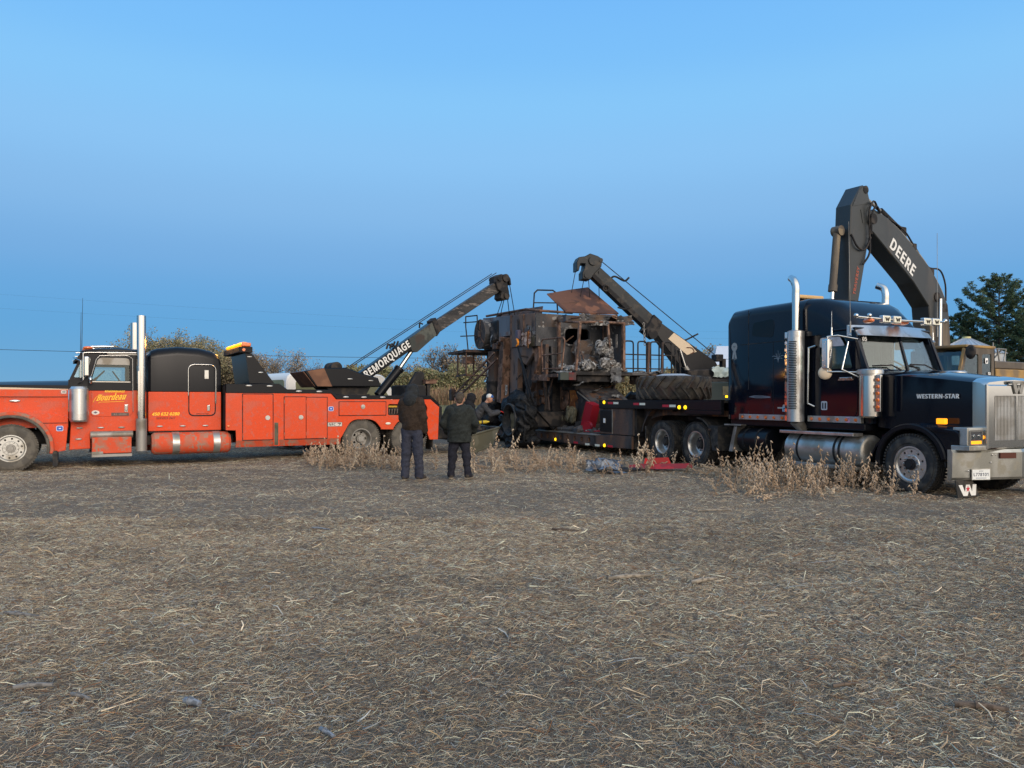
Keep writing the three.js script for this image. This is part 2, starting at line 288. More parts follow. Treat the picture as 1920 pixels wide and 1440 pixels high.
// ---------- field ----------
const groundY = (x, z) => { const d = Math.hypot(x, z), k = clamp(1 - (d - 40) / 40); return k * (0.07 * (noise2(x * 0.35, z * 0.35, 3) - 0.5) + 0.05 * (noise2(x * 1.3, z * 1.3, 4) - 0.5) + 0.035 * (noise2(x * 4.1, z * 4.1, 6) - 0.5)) - 0.01; };
const patch = (x, z) => 0.55 * noise2(x * 0.5 + 9, z * 0.9, 13) + 0.3 * noise2(x * 1.7, z * 2.6, 14) + 0.15 * noise2(x * 6, z * 7, 15);
{
  const R = rng(5), size = 1024, c = document.createElement('canvas'); c.width = c.height = size; const g = c.getContext('2d');
  g.fillStyle = '#61584e'; g.fillRect(0, 0, size, size);
  const cols = ['#6e6459', '#837868', '#988b77', '#ac9d86', '#5c544c', '#7c6958', '#8d857a', '#c0b29a', '#4c4540', '#3c3733'];
  for (let k = 0; k < 26000; k++) {
    const x = R() * size, y = R() * size, a = R() * Math.PI, l = 6 + R() * 34, dx = Math.cos(a) * l, dy = Math.sin(a) * l, b = (R() - 0.5) * 12;
    g.strokeStyle = cols[Math.floor(R() * cols.length)]; g.lineWidth = 0.8 + R() * 1.8; g.globalAlpha = 0.75;
    for (const ox of [-size, 0, size]) for (const oy of [-size, 0, size]) {
      if (x + ox < -60 || x + ox > size + 60 || y + oy < -60 || y + oy > size + 60) continue;
      g.beginPath(); g.moveTo(x + ox, y + oy); g.quadraticCurveTo(x + ox + dx / 2 - b, y + oy + dy / 2 + b, x + ox + dx, y + oy + dy); g.stroke();
    }
  }
  const t = new THREE.CanvasTexture(c); t.wrapS = t.wrapT = THREE.RepeatWrapping; t.colorSpace = THREE.SRGBColorSpace; t.magFilter = THREE.LinearFilter; t.repeat.set(0.45, 0.45);
  const t2 = t.clone(); t2.colorSpace = THREE.NoColorSpace; t2.needsUpdate = true;
  // grid with spacing that widens away from the photographer
  const axis = (near, far, n0, step0, grow) => { const a = [near]; let s = step0; while (a[a.length - 1] < far) { a.push(a[a.length - 1] + s); if (a.length > n0) s *= grow; } return a; };
  const xs0 = axis(0, 2500, 90, 0.16, 1.075), xs = [...xs0.slice(1).map((v) => -v).reverse(), ...xs0];
  const zs = [-2500, -900, -300, -120, -50, -20, -8, -3, ...axis(0, 2600, 170, 0.14, 1.07)];
  const pos = [], col = [], uv = [], idx = [];
  for (const z of zs) for (const x of xs) {
    pos.push(x, groundY(x, -z), -z); uv.push(x, z);
    const d = Math.hypot(x, z), p = patch(x, -z), q = sstep(0.4, 0.62, p), s = sstep(0.3, 0.42, noise2(x * 0.8 + 50, z * 1.5, 17));
    const far = sstep(35, 70, d);
    let c3 = mixc([1.0, 0.95, 0.88], [1.22, 1.15, 1.02], q); c3 = mixc([0.92, 0.88, 0.83], c3, s); c3 = mixc(c3, [1.0, 0.92, 0.76], far);
    col.push(...c3);
  }
  const n = xs.length; for (let j = 0; j < zs.length - 1; j++) for (let i = 0; i < n - 1; i++) { const a = j * n + i; idx.push(a, a + 1, a + n, a + 1, a + n + 1, a + n); }
  const gg = new THREE.BufferGeometry(); gg.setAttribute('position', new THREE.Float32BufferAttribute(pos, 3)); gg.setAttribute('uv', new THREE.Float32BufferAttribute(uv, 2)); gg.setAttribute('color', new THREE.Float32BufferAttribute(col, 3)); gg.setIndex(idx); gg.computeVertexNormals();
  const m = new THREE.Mesh(gg, new THREE.MeshStandardMaterial({ map: t, bumpMap: t2, bumpScale: 0.03, vertexColors: true, roughness: 0.95 }));
  m.name = 'field'; m.receiveShadow = true; scene.add(m); tag(m, 'harvested field of dark soil under flattened grey straw', 'field', null, 'structure');
}
// loose straw: bent three-sided stems, flat leaf scraps and broken stalks
function stem(pts, r) { // tapered bent strip with thickness
  const secs = pts.map((p, i) => { const k = r * (1 - 0.5 * i / (pts.length - 1)); return [[p[0], p[1] + k, p[2]], [p[0], p[1] - k * 0.6, p[2] + k], [p[0], p[1] - k * 0.6, p[2] - k]]; });
  return loft(secs, { caps: false, crease: 0 });
}
{
  const R = rng(77);
  const kinds = [
    stem([[-0.5, 0, 0], [-0.2, 0.03, 0.02], [0.15, 0.035, -0.01], [0.5, 0, 0.03]], 0.016),
    stem([[-0.5, 0, 0], [-0.15, 0.1, 0.1], [0.2, 0.12, 0.06], [0.42, 0.02, -0.12]], 0.016),
    stem([[-0.5, 0, 0], [0.0, 0.02, 0.0], [0.5, 0.05, 0]], 0.02),
    stem([[-0.42, 0, 0.1], [-0.2, 0.22, -0.05], [0.1, 0.2, -0.12], [0.3, 0.02, 0.04], [0.36, 0, 0.25]], 0.017),
    stem([[-0.5, 0, 0], [-0.1, 0.14, 0.16], [0.3, 0.3, 0.1]], 0.05),
  ];
  const pal = [[0.538, 0.428, 0.295], [0.384, 0.298, 0.202], [0.69, 0.567, 0.408], [0.25, 0.187, 0.135], [0.347, 0.307, 0.254], [0.176, 0.13, 0.1], [0.463, 0.345, 0.202], [0.742, 0.728, 0.545], [0.289, 0.157, 0.089], [0.347, 0.362, 0.355]];
  const NK = [210000, 190000, 80000, 140000, 100000], m4 = new THREE.Matrix4(), q = new THREE.Quaternion(), e = new THREE.Euler(), col = new THREE.Color();
  kinds.forEach((g, k) => {
    const N = NK[k], im = new THREE.InstancedMesh(g, S({ roughness: 0.8 }), N);
    for (let i = 0; i < N; i++) {
      let d, x, z, t = 0;
      do { // more per square metre near the camera
        const u = R(); d = 2.4 + (R() < 0.45 ? 8 * Math.pow(u, 0.8) : 25 * Math.pow(u, 0.65)); x = (R() * 2 - 1) * (0.86 * d + 1.2); z = -d; t++;
      } while (t < 6 && R() > 0.75 + 0.5 * sstep(0.38, 0.62, patch(x, z)));
      const big = R() < 0.02 ? 2.2 : 1, L = (k === 4 ? 0.022 + 0.034 * R() : 0.024 + 0.075 * R() * R() + 0.02 * R()) * big * (1 + d * 0.02);
      e.set((R() - 0.5) * 0.9, R() * 6.283, (R() - 0.5) * (R() < 0.12 ? 1.4 : 0.35), 'YXZ'); q.setFromEuler(e);
      m4.compose(new THREE.Vector3(x, groundY(x, z) + 0.006 + R() * 0.018, z), q, new THREE.Vector3(L, L, L * (0.75 + 0.5 * R()))); im.setMatrixAt(i, m4);
      const c = pal[Math.min(9, Math.floor(R() * 10))], w = 0.6 + 0.85 * R() * R() + 0.15 * R(), tw = 0.88 + 0.2 * sstep(0.38, 0.62, patch(x, z)); col.setRGB(c[0] * w * tw, c[1] * w * tw, c[2] * w * tw); im.setColorAt(i, col);
    }
    im.name = numbered('straw_litter'); im.castShadow = im.receiveShadow = true; scene.add(im);
    tag(im, ['straight dry straw scattered over the field', 'curved dry straw scattered over the field', 'stiff straw stems lying on the field', 'curled straw tendrils lying on the field', 'torn leaf scraps lying among the straw'][k], 'straw', null, 'stuff');
  });
  // larger broken stalks one could pick up
  const stalkM = [[0.2, 0.19, 0.18], [0.14, 0.105, 0.08], [0.22, 0.24, 0.27], [0.29, 0.25, 0.2]].map((c) => S({ map: mottle(c, [[c.map((v) => v * 0.55), 0.52, 0.1, 9, 33]], { rep: 3, size: 128 }), roughness: 0.85 }));
  const at = (u, v) => { const D = 1.6 * 1445 / (v - 749); return [(u - 960) / 1445 * D, -D]; };
  const list = [ // pixel place, length, yaw, material, words
    [1588, 1291, 0.16, 0.05, 1, 'short dark brown stalk lying lower right of the field'], [62, 1288, 0.2, 0.12, 0, 'long grey stalk at the lower left edge'], [360, 1323, 0.11, -0.6, 2, 'bluish grey stalk piece at lower left'],
    [150, 1313, 0.16, -0.55, 0, 'grey slanting stalk beside long grey stalk at lower left'], [40, 1160, 0.34, -0.35, 0, 'thick pale stalk at the left edge of the field'], [1180, 1092, 0.4, 0.25, 3, 'long pale stalk in the middle of the field right of centre'],
    [600, 990, 0.3, -0.5, 2, 'bluish stalk lying in front of the two standing men on the left'], [1340, 958, 0.5, 0.05, 3, 'pale stalk lying in front of the tall dry plants'], [1840, 1335, 0.24, -0.4, 1, 'dark stalk at the lower right edge'],
    [612, 1385, 0.13, -0.9, 2, 'bluish stalk near the bottom edge left of centre'], [1060, 1000, 0.35, -0.5, 1, 'brown stalk in the middle of the field'], [1320, 1098, 0.3, 0.5, 3, 'pale slanting stalk right of the long pale stalk'],
  ];
  list.forEach(([u, v, L, yaw, m, words], i) => {
    const [x, z] = at(u, v), r = 0.011 + 0.004 * (i % 3);
    const g = [C([-L / 2, 0, 0], [-L * 0.1, 0.012, 0.004], r, r * 1.05, 8), C([-L * 0.1, 0.012, 0.004], [L / 2, 0.004, -0.008], r * 1.05, r * 0.8, 8), C([-L * 0.12, 0.012, 0.004], [-L * 0.07, 0.012, 0.004], r * 1.25, r * 1.25, 8)];
    const o = P(scene, 'broken_stalk', g, stalkM[m]); o.position.set(x, groundY(x, z) + 0.03, z); o.rotation.y = yaw; tag(o, words, 'stalk');
  });
}

// ---------- vegetation ----------
// many small leaf faces spread through clumps; each has its own tone
function leaves(n, R, place3, size, pal, { long = 1.5 } = {}) {
  const pos = new Float32Array(n * 12), nor = new Float32Array(n * 12), col = new Float32Array(n * 12), idx = new Uint32Array(n * 6), a = new THREE.Vector3(), u = new THREE.Vector3(), v = new THREE.Vector3();
  for (let i = 0; i < n; i++) {
    const p = place3(R, i); a.set(R() - 0.5, R() - 0.5, R() - 0.5).normalize(); u.set(R() - 0.5, R() - 0.5, R() - 0.5).cross(a).normalize(); v.copy(a).cross(u);
    const s = size * (0.6 + 0.8 * R()), c = pal[Math.floor(R() * pal.length)], w = 0.7 + 0.6 * R();
    [[-1, 0], [0, -0.5], [1, 0], [0, 0.5]].forEach(([k, l], j) => { const b = (i * 4 + j) * 3, kk = k * s * 0.5 * long, ll = l * s; pos[b] = p[0] + u.x * kk + v.x * ll; pos[b + 1] = p[1] + u.y * kk + v.y * ll; pos[b + 2] = p[2] + u.z * kk + v.z * ll; nor[b] = a.x; nor[b + 1] = a.y; nor[b + 2] = a.z; col[b] = c[0] * w; col[b + 1] = c[1] * w; col[b + 2] = c[2] * w; });
    idx.set([i * 4, i * 4 + 1, i * 4 + 2, i * 4, i * 4 + 2, i * 4 + 3], i * 6);
  }
  const g = new THREE.BufferGeometry(); g.setAttribute('position', new THREE.BufferAttribute(pos, 3)); g.setAttribute('normal', new THREE.BufferAttribute(nor, 3)); g.setAttribute('color', new THREE.BufferAttribute(col, 3)); g.setIndex(new THREE.BufferAttribute(idx, 1)); return g;
}
function limb(out, tips, R, p, dir, len, r, depth, { spread = 0.6, up = 0.12, fork = 3, seg = 5 } = {}) {
  const q = [p[0] + dir[0] * len, p[1] + dir[1] * len, p[2] + dir[2] * len];
  out.push(C(p, q, r, r * 0.68, seg, true));
  if (depth === 0) { tips.push(q); return; }
  tips.push([mix(p[0], q[0], 0.6), mix(p[1], q[1], 0.6), mix(p[2], q[2], 0.6)]);
  const n = fork + (R() < 0.4 ? 1 : 0) - (R() < 0.3 ? 1 : 0);
  for (let i = 0; i < n; i++) {
    const d = new THREE.Vector3(dir[0] + (R() - 0.5) * 2 * spread, dir[1] + (R() - 0.5) * 1.6 * spread + up, dir[2] + (R() - 0.5) * 2 * spread).normalize();
    const t = 0.75 + 0.25 * R(), s = [mix(p[0], q[0], t), mix(p[1], q[1], t), mix(p[2], q[2], t)];
    limb(out, tips, R, s, d.toArray(), len * (0.62 + 0.26 * R()), r * 0.6, depth - 1, { spread, up, fork, seg: depth > 2 ? 5 : 3 });
  }
}
const W3 = (u, D) => [(u - 960) / 1445 * D, 0, -D];
function broadleaf(name, label, u, D, h, seed, { stems = 3, leafN = 2500, size = 0.14, pal, spread = 0.62, bare = 0, width = 1, group, depth = 5 } = {}) {
  const R = rng(seed), T = thing(name, label, 'tree', group), p = W3(u, D), out = [], tips = [];
  for (let k = 0; k < stems; k++) { const a = k / stems * 6.28 + R(), d = new THREE.Vector3(Math.cos(a) * 0.35 * width, 1, Math.sin(a) * 0.35 * width).normalize(); limb(out, tips, R, [Math.cos(a) * 0.12, -0.1, Math.sin(a) * 0.12], d.toArray(), h * 0.27, 0.028 * h / Math.sqrt(stems), depth, { spread }); }
  let top = 0; for (const t of tips) top = Math.max(top, t[1]); const k = h / top;
  const bark = P(T, 'trunk', out, M.bark); bark.scale.set(k, k, k);
  if (leafN) { const m = new THREE.Mesh(leaves(leafN, R, (r) => { const t = tips[Math.floor(r() * tips.length)], f = 0.09 * h / k; return [t[0] + (r() - 0.5) * f, t[1] + (r() - 0.5) * f, t[2] + (r() - 0.5) * f]; }, size / k, pal), M.leaf); m.name = 'crown'; m.castShadow = m.receiveShadow = true; m.scale.set(k, k, k); T.add(m); }
  T.position.set(...p); return T;
}
const OLIVE = [[0.238, 0.217, 0.119], [0.189, 0.182, 0.105], [0.294, 0.252, 0.14], [0.161, 0.154, 0.091], [0.308, 0.238, 0.14]];
const TAWNY = [[0.28, 0.217, 0.147], [0.224, 0.175, 0.123], [0.35, 0.28, 0.196], [0.182, 0.14, 0.105]];
const GREENS = [[0.161, 0.175, 0.081], [0.203, 0.21, 0.098], [0.126, 0.14, 0.07], [0.252, 0.238, 0.119]];
broadleaf('olive_tree', 'round olive leaved tree behind the black cab roof of the orange tow truck', 330, 62, 7.2, 901, { leafN: 26000, pal: OLIVE, size: 0.085, stems: 4, width: 1.5, spread: 0.72 });
broadleaf('olive_tree', 'olive tree right behind the lit amber light bar', 400, 66, 6.6, 902, { leafN: 20000, pal: OLIVE, size: 0.085, stems: 4, width: 1.4 });
broadleaf('brown_tree', 'thin brown twiggy tree right of the amber light bar', 505, 64, 5.9, 903, { leafN: 9000, pal: TAWNY, size: 0.075, stems: 5, width: 1.6, spread: 0.7 });
broadleaf('brown_tree', 'small brown twiggy tree directly behind the black light pylon', 455, 70, 6.4, 904, { leafN: 11000, pal: TAWNY, size: 0.08, stems: 4, width: 1.4 });
broadleaf('bare_tree', 'pale nearly bare tree rising over the hedge left of the burnt combine', 852, 88, 8.0, 905, { leafN: 1300, pal: TAWNY, size: 0.16, stems: 5, width: 1.1, spread: 0.5 });
broadleaf('bare_tree', 'tawny bare tree seen through the platform posts of the burnt combine', 882, 92, 7.6, 906, { leafN: 2400, pal: TAWNY, size: 0.18, stems: 5, width: 1.1, spread: 0.5 });
broadleaf('thin_tree', 'thin leafless tree above the hedge right of the orange truck boom', 745, 105, 6.6, 907, { leafN: 500, pal: TAWNY, size: 0.16, stems: 4, width: 1 });
broadleaf('yellowing_tree', 'yellowing tree beside the white shed roof left of the black sleeper', 1345, 112, 9.4, 908, { leafN: 4200, pal: OLIVE.concat(TAWNY), size: 0.2, stems: 4, width: 1.3 });
broadleaf('yellowing_tree', 'low yellowing tree behind the slanted black boom on the right', 1298, 105, 6, 909, { leafN: 3000, pal: OLIVE, size: 0.2, stems: 4, width: 1.4 });
function shrub(name, label, u, D, w, h, seed, pal, n = 2600, cat = 'shrub') {
  const R = rng(seed), T = thing(name, label, cat), p = W3(u, D), tw = [];
  for (let k = 0; k < 7; k++) { const a = R() * 6.28, q = [Math.cos(a) * w * 0.3 * R(), h * (0.5 + 0.4 * R()), Math.sin(a) * w * 0.3 * R()]; tw.push(C([q[0] * 0.3, 0, q[2] * 0.3], q, 0.05, 0.02, 5)); }
  P(T, 'stem', tw, M.bark);
  const cl = Array.from({ length: 16 }, () => { const a = R() * 6.28, r = Math.sqrt(R()) * w * 0.42, y = h * (0.15 + 0.68 * R()) * (1 - 0.35 * r / (w * 0.5)); return [Math.cos(a) * r, y, Math.sin(a) * r, h * (0.12 + 0.1 * R())]; });
  const m = new THREE.Mesh(leaves(n, R, (r) => { const c = cl[Math.floor(r() * cl.length)], a = r() * 6.28, b = Math.acos(2 * r() - 1), q = c[3] * Math.pow(r(), 0.45); return [c[0] + q * Math.sin(b) * Math.cos(a) * 1.2, Math.max(0.05, c[1] + q * Math.cos(b)), c[2] + q * Math.sin(b) * Math.sin(a) * 1.2]; }, 0.26, pal), M.leaf);
  m.name = 'foliage'; m.castShadow = m.receiveShadow = true; T.add(m); T.position.set(...p); return T;
}
shrub('conifer_shrub', 'small dark blue green conifer in the hedge left of the combine', 829, 86, 2.8, 4.6, 920, [[0.015, 0.035, 0.03], [0.02, 0.045, 0.035], [0.012, 0.025, 0.024]], 2600, 'conifer');
shrub('red_shrub', 'rusty orange leaved shrub beside the small dark conifer', 816, 90, 1.6, 4.8, 921, [[0.16, 0.05, 0.025], [0.12, 0.055, 0.03], [0.1, 0.06, 0.03]], 900);
{ // hedge and thicket along the field edge: one uncountable mass
  const hedge = (label, u0, u1, D, h, n, pal, seed, size = 0.3) => {
    const R = rng(seed), m = new THREE.Mesh(leaves(n, R, (r) => { const u = mix(u0, u1, r()), d = D + (r() - 0.5) * 9, top = h * (0.72 + 0.5 * noise2(u * 0.035, 3, seed) + 0.2 * (noise2(u * 0.16, 9, seed) - 0.5)); const p = W3(u, d); return [p[0] + (r() - 0.5), top * Math.pow(r(), 0.75), p[2]]; }, size, pal), M.leaf);
    m.name = numbered('hedge'); m.castShadow = m.receiveShadow = true; scene.add(m); tag(m, label, 'hedge', null, 'stuff');
  };
  hedge('bushy green hedge between the orange tow truck and the combine', 520, 900, 84, 4.2, 110000, GREENS.concat(OLIVE), 930, 0.16);
  hedge('far grey green wood line behind the hedge', 290, 1000, 150, 5.6, 60000, [[0.075, 0.08, 0.05], [0.1, 0.085, 0.06], [0.06, 0.065, 0.045]], 931, 0.34);
  hedge('tawny green hedge behind the far railings of the combine', 1120, 1420, 84, 4.4, 85000, OLIVE.concat([[0.2, 0.15, 0.06], [0.24, 0.17, 0.07]]), 932, 0.16);
  hedge('low scrub beyond the field on the far left', 180, 520, 82, 3.4, 34000, OLIVE.concat(TAWNY), 933, 0.16);
}
{ // dry reeds on a low grassy bank
  const R = rng(940), n = 5200, list = [];
  const bank = new THREE.Mesh(new THREE.PlaneGeometry(170, 26, 120, 26).rotateX(-Math.PI / 2), S({ map: mottle([0.085, 0.085, 0.035], [[[0.14, 0.12, 0.055], 0.5, 0.12, 6, 141]], { rep: 0.3 }), roughness: 0.95 }));
  const bp = bank.geometry.attributes.position, hB = (x, z) => 1.15 * sstep(13, 5, Math.abs(z)) + 0.25 * noise2(x * 0.4, z * 0.4, 8) - 0.2; const uvb = bank.geometry.attributes.uv;
  for (let i = 0; i < bp.count; i++) { bp.setY(i, hB(bp.getX(i), bp.getZ(i))); uvb.setXY(i, bp.getX(i), bp.getZ(i)); } bank.geometry.computeVertexNormals(); bank.position.set(-4, 0, -72); bank.name = 'grass_bank'; bank.receiveShadow = true; scene.add(bank); tag(bank, 'low grassy bank at the far field edge', 'bank', null, 'structure');
  const pal = [[0.3, 0.2, 0.12], [0.38, 0.27, 0.16], [0.24, 0.16, 0.1], [0.3, 0.17, 0.12], [0.2, 0.16, 0.09]];
  const blade = stem([[0, 0, 0], [0.02, 0.4, 0], [0.06, 0.75, 0.02], [0.16, 1, 0.05]], 0.022), im = new THREE.InstancedMesh(blade, S({ roughness: 0.9 }), n * 2), m4 = new THREE.Matrix4(), q = new THREE.Quaternion(), c = new THREE.Color();
  for (let i = 0; i < n * 2; i++) {
    const reed = i < n, x = reed ? -20 + 22 * R() : -60 + 100 * R(), z = (R() - 0.5) * (reed ? 7 : 20), h = reed ? (0.7 + 1.0 * R()) * (0.7 + 0.6 * noise2(x * 0.8, z, 12)) : 0.25 + 0.5 * R();
    q.setFromEuler(new THREE.Euler((R() - 0.5) * 0.7, R() * 6.28, (R() - 0.5) * 0.7)); m4.compose(new THREE.Vector3(x - 4, hB(x, z) - 0.05, z - 72), q, new THREE.Vector3(h * 0.8, h, h * 0.8)); im.setMatrixAt(i, m4);
    const k = reed ? pal[Math.floor(R() * 5)] : GREENS[Math.floor(R() * 4)], w = 0.8 + 0.5 * R(); c.setRGB(k[0] * w, k[1] * w, k[2] * w); im.setColorAt(i, c);
  }
  im.name = 'dry_reeds'; im.castShadow = im.receiveShadow = true; scene.add(im); tag(im, 'pinkish brown dry reeds and grass on the far bank left of the combine', 'reeds', null, 'stuff');
}
// pines on the right
function pine(label, u, D, h, w, seed, n = 9000) {
  const R = rng(seed), T = thing('pine_tree', label, 'tree', null), out = [C([0, 0, 0], [0.1, h * 0.97, 0], 0.26, 0.04, 8)], cl = [];
  const N = Math.floor(h * 5.5);
  for (let k = 0; k < N; k++) {
    const t = (k + 0.5) / N, y = h * (0.08 + 0.9 * t), prof = Math.pow(1 - t, 0.62) * (0.55 + 0.45 * Math.min(1, t * 6)) + 0.05, L = w * 0.56 * prof * (0.5 + 0.62 * R()), a = k * 2.4 + R() * 0.9, up = 0.1 + 0.55 * t;
    const q = [Math.cos(a) * L, y + L * up, Math.sin(a) * L], m = [q[0] * 0.55, y + L * up * 0.3, q[2] * 0.55];
    out.push(C([0, y, 0], m, 0.04 + 0.04 * (1 - t), 0.035, 4, true), C(m, q, 0.035, 0.012, 4, true));
    const nb = 2 + Math.floor(L * 2.3);
    for (let b = 0; b < nb; b++) { const f = 0.35 + 0.7 * (b + R()) / nb, sx = (R() - 0.5) * L * 0.55 * (1.15 - f); cl.push([q[0] * f - Math.sin(a) * sx, y + L * up * f * f + 0.05 + 0.22 * R(), q[2] * f + Math.cos(a) * sx, 0.2 + 0.24 * R()]); }
  }
  P(T, 'trunk', out, M.bark);
  const pal = [[0.036, 0.075, 0.04], [0.05, 0.1, 0.05], [0.026, 0.055, 0.034], [0.075, 0.12, 0.055], [0.1, 0.115, 0.05]];
  const m = new THREE.Mesh(leaves(n, R, (r) => { const c = cl[Math.floor(r() * cl.length)], a = r() * 6.28, b = Math.acos(2 * r() - 1), q = c[3] * Math.pow(r(), 0.5); return [c[0] + q * Math.sin(b) * Math.cos(a) * 1.25, c[1] + q * Math.cos(b) * 0.7 + 0.15 * q, c[2] + q * Math.sin(b) * Math.sin(a) * 1.25]; }, 0.075, pal, { long: 4.6 }), M.leaf);
  m.name = 'crown'; m.castShadow = m.receiveShadow = true; T.add(m); T.position.set(...W3(u, D)); return T;
}
pine('tallest dark pine rising behind the excavator cab at the right', 1872, 88, 15.6, 14, 951, 52000);
pine('lower dark pine between the excavator boom and the tallest pine', 1800, 92, 11.6, 10, 952, 30000);
pine('dark pine cut by the right edge of the picture', 1940, 84, 13, 12, 953, 32000);
pine('broad low pine filling the gap under the tallest pine', 1890, 96, 10, 16, 954, 34000);
{ // trees standing outside the frame on the left, mirrored in the black doors
  const G = [[0.03, 0.04, 0.02], [0.04, 0.045, 0.02]];
  broadleaf('field_tree', 'dark field tree far out to the left, nearer of two', 0, 1, 9, 961, { leafN: 3500, pal: G, size: 0.34, width: 1.7, spread: 0.75 }).position.set(-48, 0, -24);
  broadleaf('field_tree', 'dark field tree far out to the left, farther of two', 0, 1, 8, 962, { leafN: 3500, pal: G, size: 0.34, width: 1.7, spread: 0.75 }).position.set(-54, 0, -14);
}
// ---------- grain bin, shed, power lines, far car ----------
{
  const T = thing('grain_bin', 'round galvanized grain bin with conical roof in front of the pines', 'grain bin'), D = 74, p = W3(1812, D), r = 3.2, e = 5.9;
  const pr = []; for (let y = 0; y <= e; y += 0.1) pr.push(new THREE.Vector2(r + 0.018 * Math.sin(y * 31.4), y));
  const gal = S({ map: mottle([0.5, 0.52, 0.54], [[[0.42, 0.43, 0.44], 0.5, 0.14, 6, 145]], { rep: 0.5 }), metalness: 0.55, roughness: 0.45 });
  P(T, 'wall', new THREE.LatheGeometry(pr, 48), gal); P(T, 'roof', new THREE.ConeGeometry(r + 0.18, 1.75, 40, 1, false).translate(0, e + 0.87, 0), gal);
  for (let k = 0; k < 24; k++) { const a = k / 24 * 6.283; P(T, 'roof_rib', BEAM([Math.cos(a) * (r + 0.16), e + 0.03, Math.sin(a) * (r + 0.16)], [Math.cos(a) * 0.4, e + 1.54, Math.sin(a) * 0.4], 0.05, 0.05), gal); }
  P(T, 'cap', C([0, e + 1.5, 0], [0, e + 1.72, 0], 0.42, 0.36, 20), S({ color: rgb(0.5, 0.46, 0.22), roughness: 0.6 })); P(T, 'vent', [C([1.5, e + 0.7, 1.7], [1.5, e + 1.05, 1.7], 0.05, 0.05, 6)], M.dullsteel);
  T.position.set(...p);
}
{
  const T = thing('white_shed', 'white metal roofed shed seen between the slanted boom and the black sleeper', 'shed'), p = W3(1362, 96);
  P(T, 'wall', B(-6, 6, 0, 5.2, -4, 4), S({ color: rgb(0.45, 0.47, 0.5), roughness: 0.6 }));
  P(T, 'roof', [quad([-6.3, 5.1, 4.4], [6.3, 5.1, 4.4], [6.3, 8.2, 0], [-4.6, 8.2, 0], 0.12), quad([-6.3, 5.1, -4.4], [6.3, 5.1, -4.4], [6.3, 8.2, 0], [-4.6, 8.2, 0], 0.12)], S({ color: rgb(0.6, 0.62, 0.66), roughness: 0.5, metalness: 0.2 })); P(T, 'gable', loft([[[-6, 5.2, -4], [-6, 5.2, 4], [-4.7, 8.1, 0]], [[6, 5.2, -4], [6, 5.2, 4], [6, 8.1, 0]]], { crease: 0.2 }), S({ color: rgb(0.5, 0.52, 0.55), roughness: 0.6 }));
  T.position.set(p[0] + 3.4, 0, p[2]);
}
{
  const T = thing('power_line', 'single dark wire with wooden poles running behind the orange tow truck', 'power line'), a = [-62, 6.2, -60], b = [25, 6.0, -84];
  P(T, 'wire', TU(Array.from({ length: 15 }, (_, i) => { const t = i / 14; return [mix(a[0], b[0], t), mix(a[1], b[1], t) - 0.5 * 4 * t * (1 - t), mix(a[2], b[2], t)]; }), 0.02, 60, 5), M.soot);
  PP(T, 'pole', [a, b].map((p) => C([p[0], 0, p[2]], [p[0], p[1] + 0.2, p[2]], 0.15, 0.11, 10)), M.bark);
  const T2 = thing('high_power_line', 'pair of very thin high wires crossing the sky on the left', 'power line');
  PP(T2, 'wire', [[-96, 19.2, -120, 62, 16.2, -170], [-96, 17.0, -122, 62, 15.0, -172]].map(([x0, y0, z0, x1, y1, z1]) => TU(Array.from({ length: 15 }, (_, i) => { const t = i / 14; return [mix(x0, x1, t), mix(y0, y1, t) - 1.2 * 4 * t * (1 - t), mix(z0, z1, t)]; }), 0.006, 60, 4)), M.soot);
  PP(T2, 'pole', [[-96, 19.4, -121], [62, 16.4, -171]].map((p) => C([p[0], 0, p[2]], [p[0], p[1], p[2]], 0.2, 0.14, 10)).concat([BEAM([-96, 18.9, -119.5], [-96, 18.9, -122.5], 0.12, 0.12)]), M.bark);
}
function car(T, paint, van) { // side profile extruded with cut windows; x forward
  const side = van ? rp([[-2.5, 0.5], [-2.5, 2.3], [-2.3, 2.45], [1.0, 2.45], [1.7, 1.45], [2.5, 1.25], [2.6, 0.5]], [0.05, 0.2, 0.1, 0.2, 0.15, 0.15, 0.1]) : rp([[-2.3, 0.42], [-2.35, 0.95], [-1.9, 1.05], [-1.2, 1.5], [0.3, 1.52], [1.05, 1.02], [2.2, 0.86], [2.3, 0.42]], [0.05, 0.1, 0.1, 0.2, 0.2, 0.1, 0.15, 0.08]);
  const w = van ? 0.95 : 0.85, wins = van ? [rp([[-2.2, 1.5], [-2.2, 2.2], [-0.2, 2.2], [-0.2, 1.5]], 0.1), rp([[0.0, 1.5], [0.0, 2.2], [0.85, 2.2], [1.35, 1.5]], 0.08)] : [rp([[-1.5, 1.05], [-1.1, 1.42], [-0.5, 1.44], [-0.5, 1.05]], 0.05), rp([[-0.42, 1.05], [-0.42, 1.44], [0.22, 1.44], [0.78, 1.05]], 0.05)];
  P(T, 'body', [X(side, -w, w, { bevel: 0.05 })], paint);
  for (const s of [-1, 1]) for (const q of wins) P(T, 'window', X(q, s * w, s * (w + 0.006)), S({ color: van ? rgb(0.16, 0.165, 0.1) : rgb(0.02, 0.025, 0.03), roughness: 0.1 }));
  if (van) P(T, 'rear_window', XF(rect(-0.78, 0.78, 1.35, 2.22, 0.12), -2.515, -2.505), S({ color: rgb(0.2, 0.2, 0.1), roughness: 0.25 }));
  for (const s of [-1, 1]) for (const x of van ? [-1.6, 1.7] : [-1.4, 1.4]) wheel(T, x, 0.34, s * (w - 0.1), s, { R: 0.34, w: 0.22, rim: 0.21 });
  for (const s of [-1, 1]) P(T, 'headlamp', B(van ? 2.52 : 2.24, van ? 2.6 : 2.3, 0.75, 0.92, s * 0.5, s * 0.8, 0.03), M.reflwhite);
}
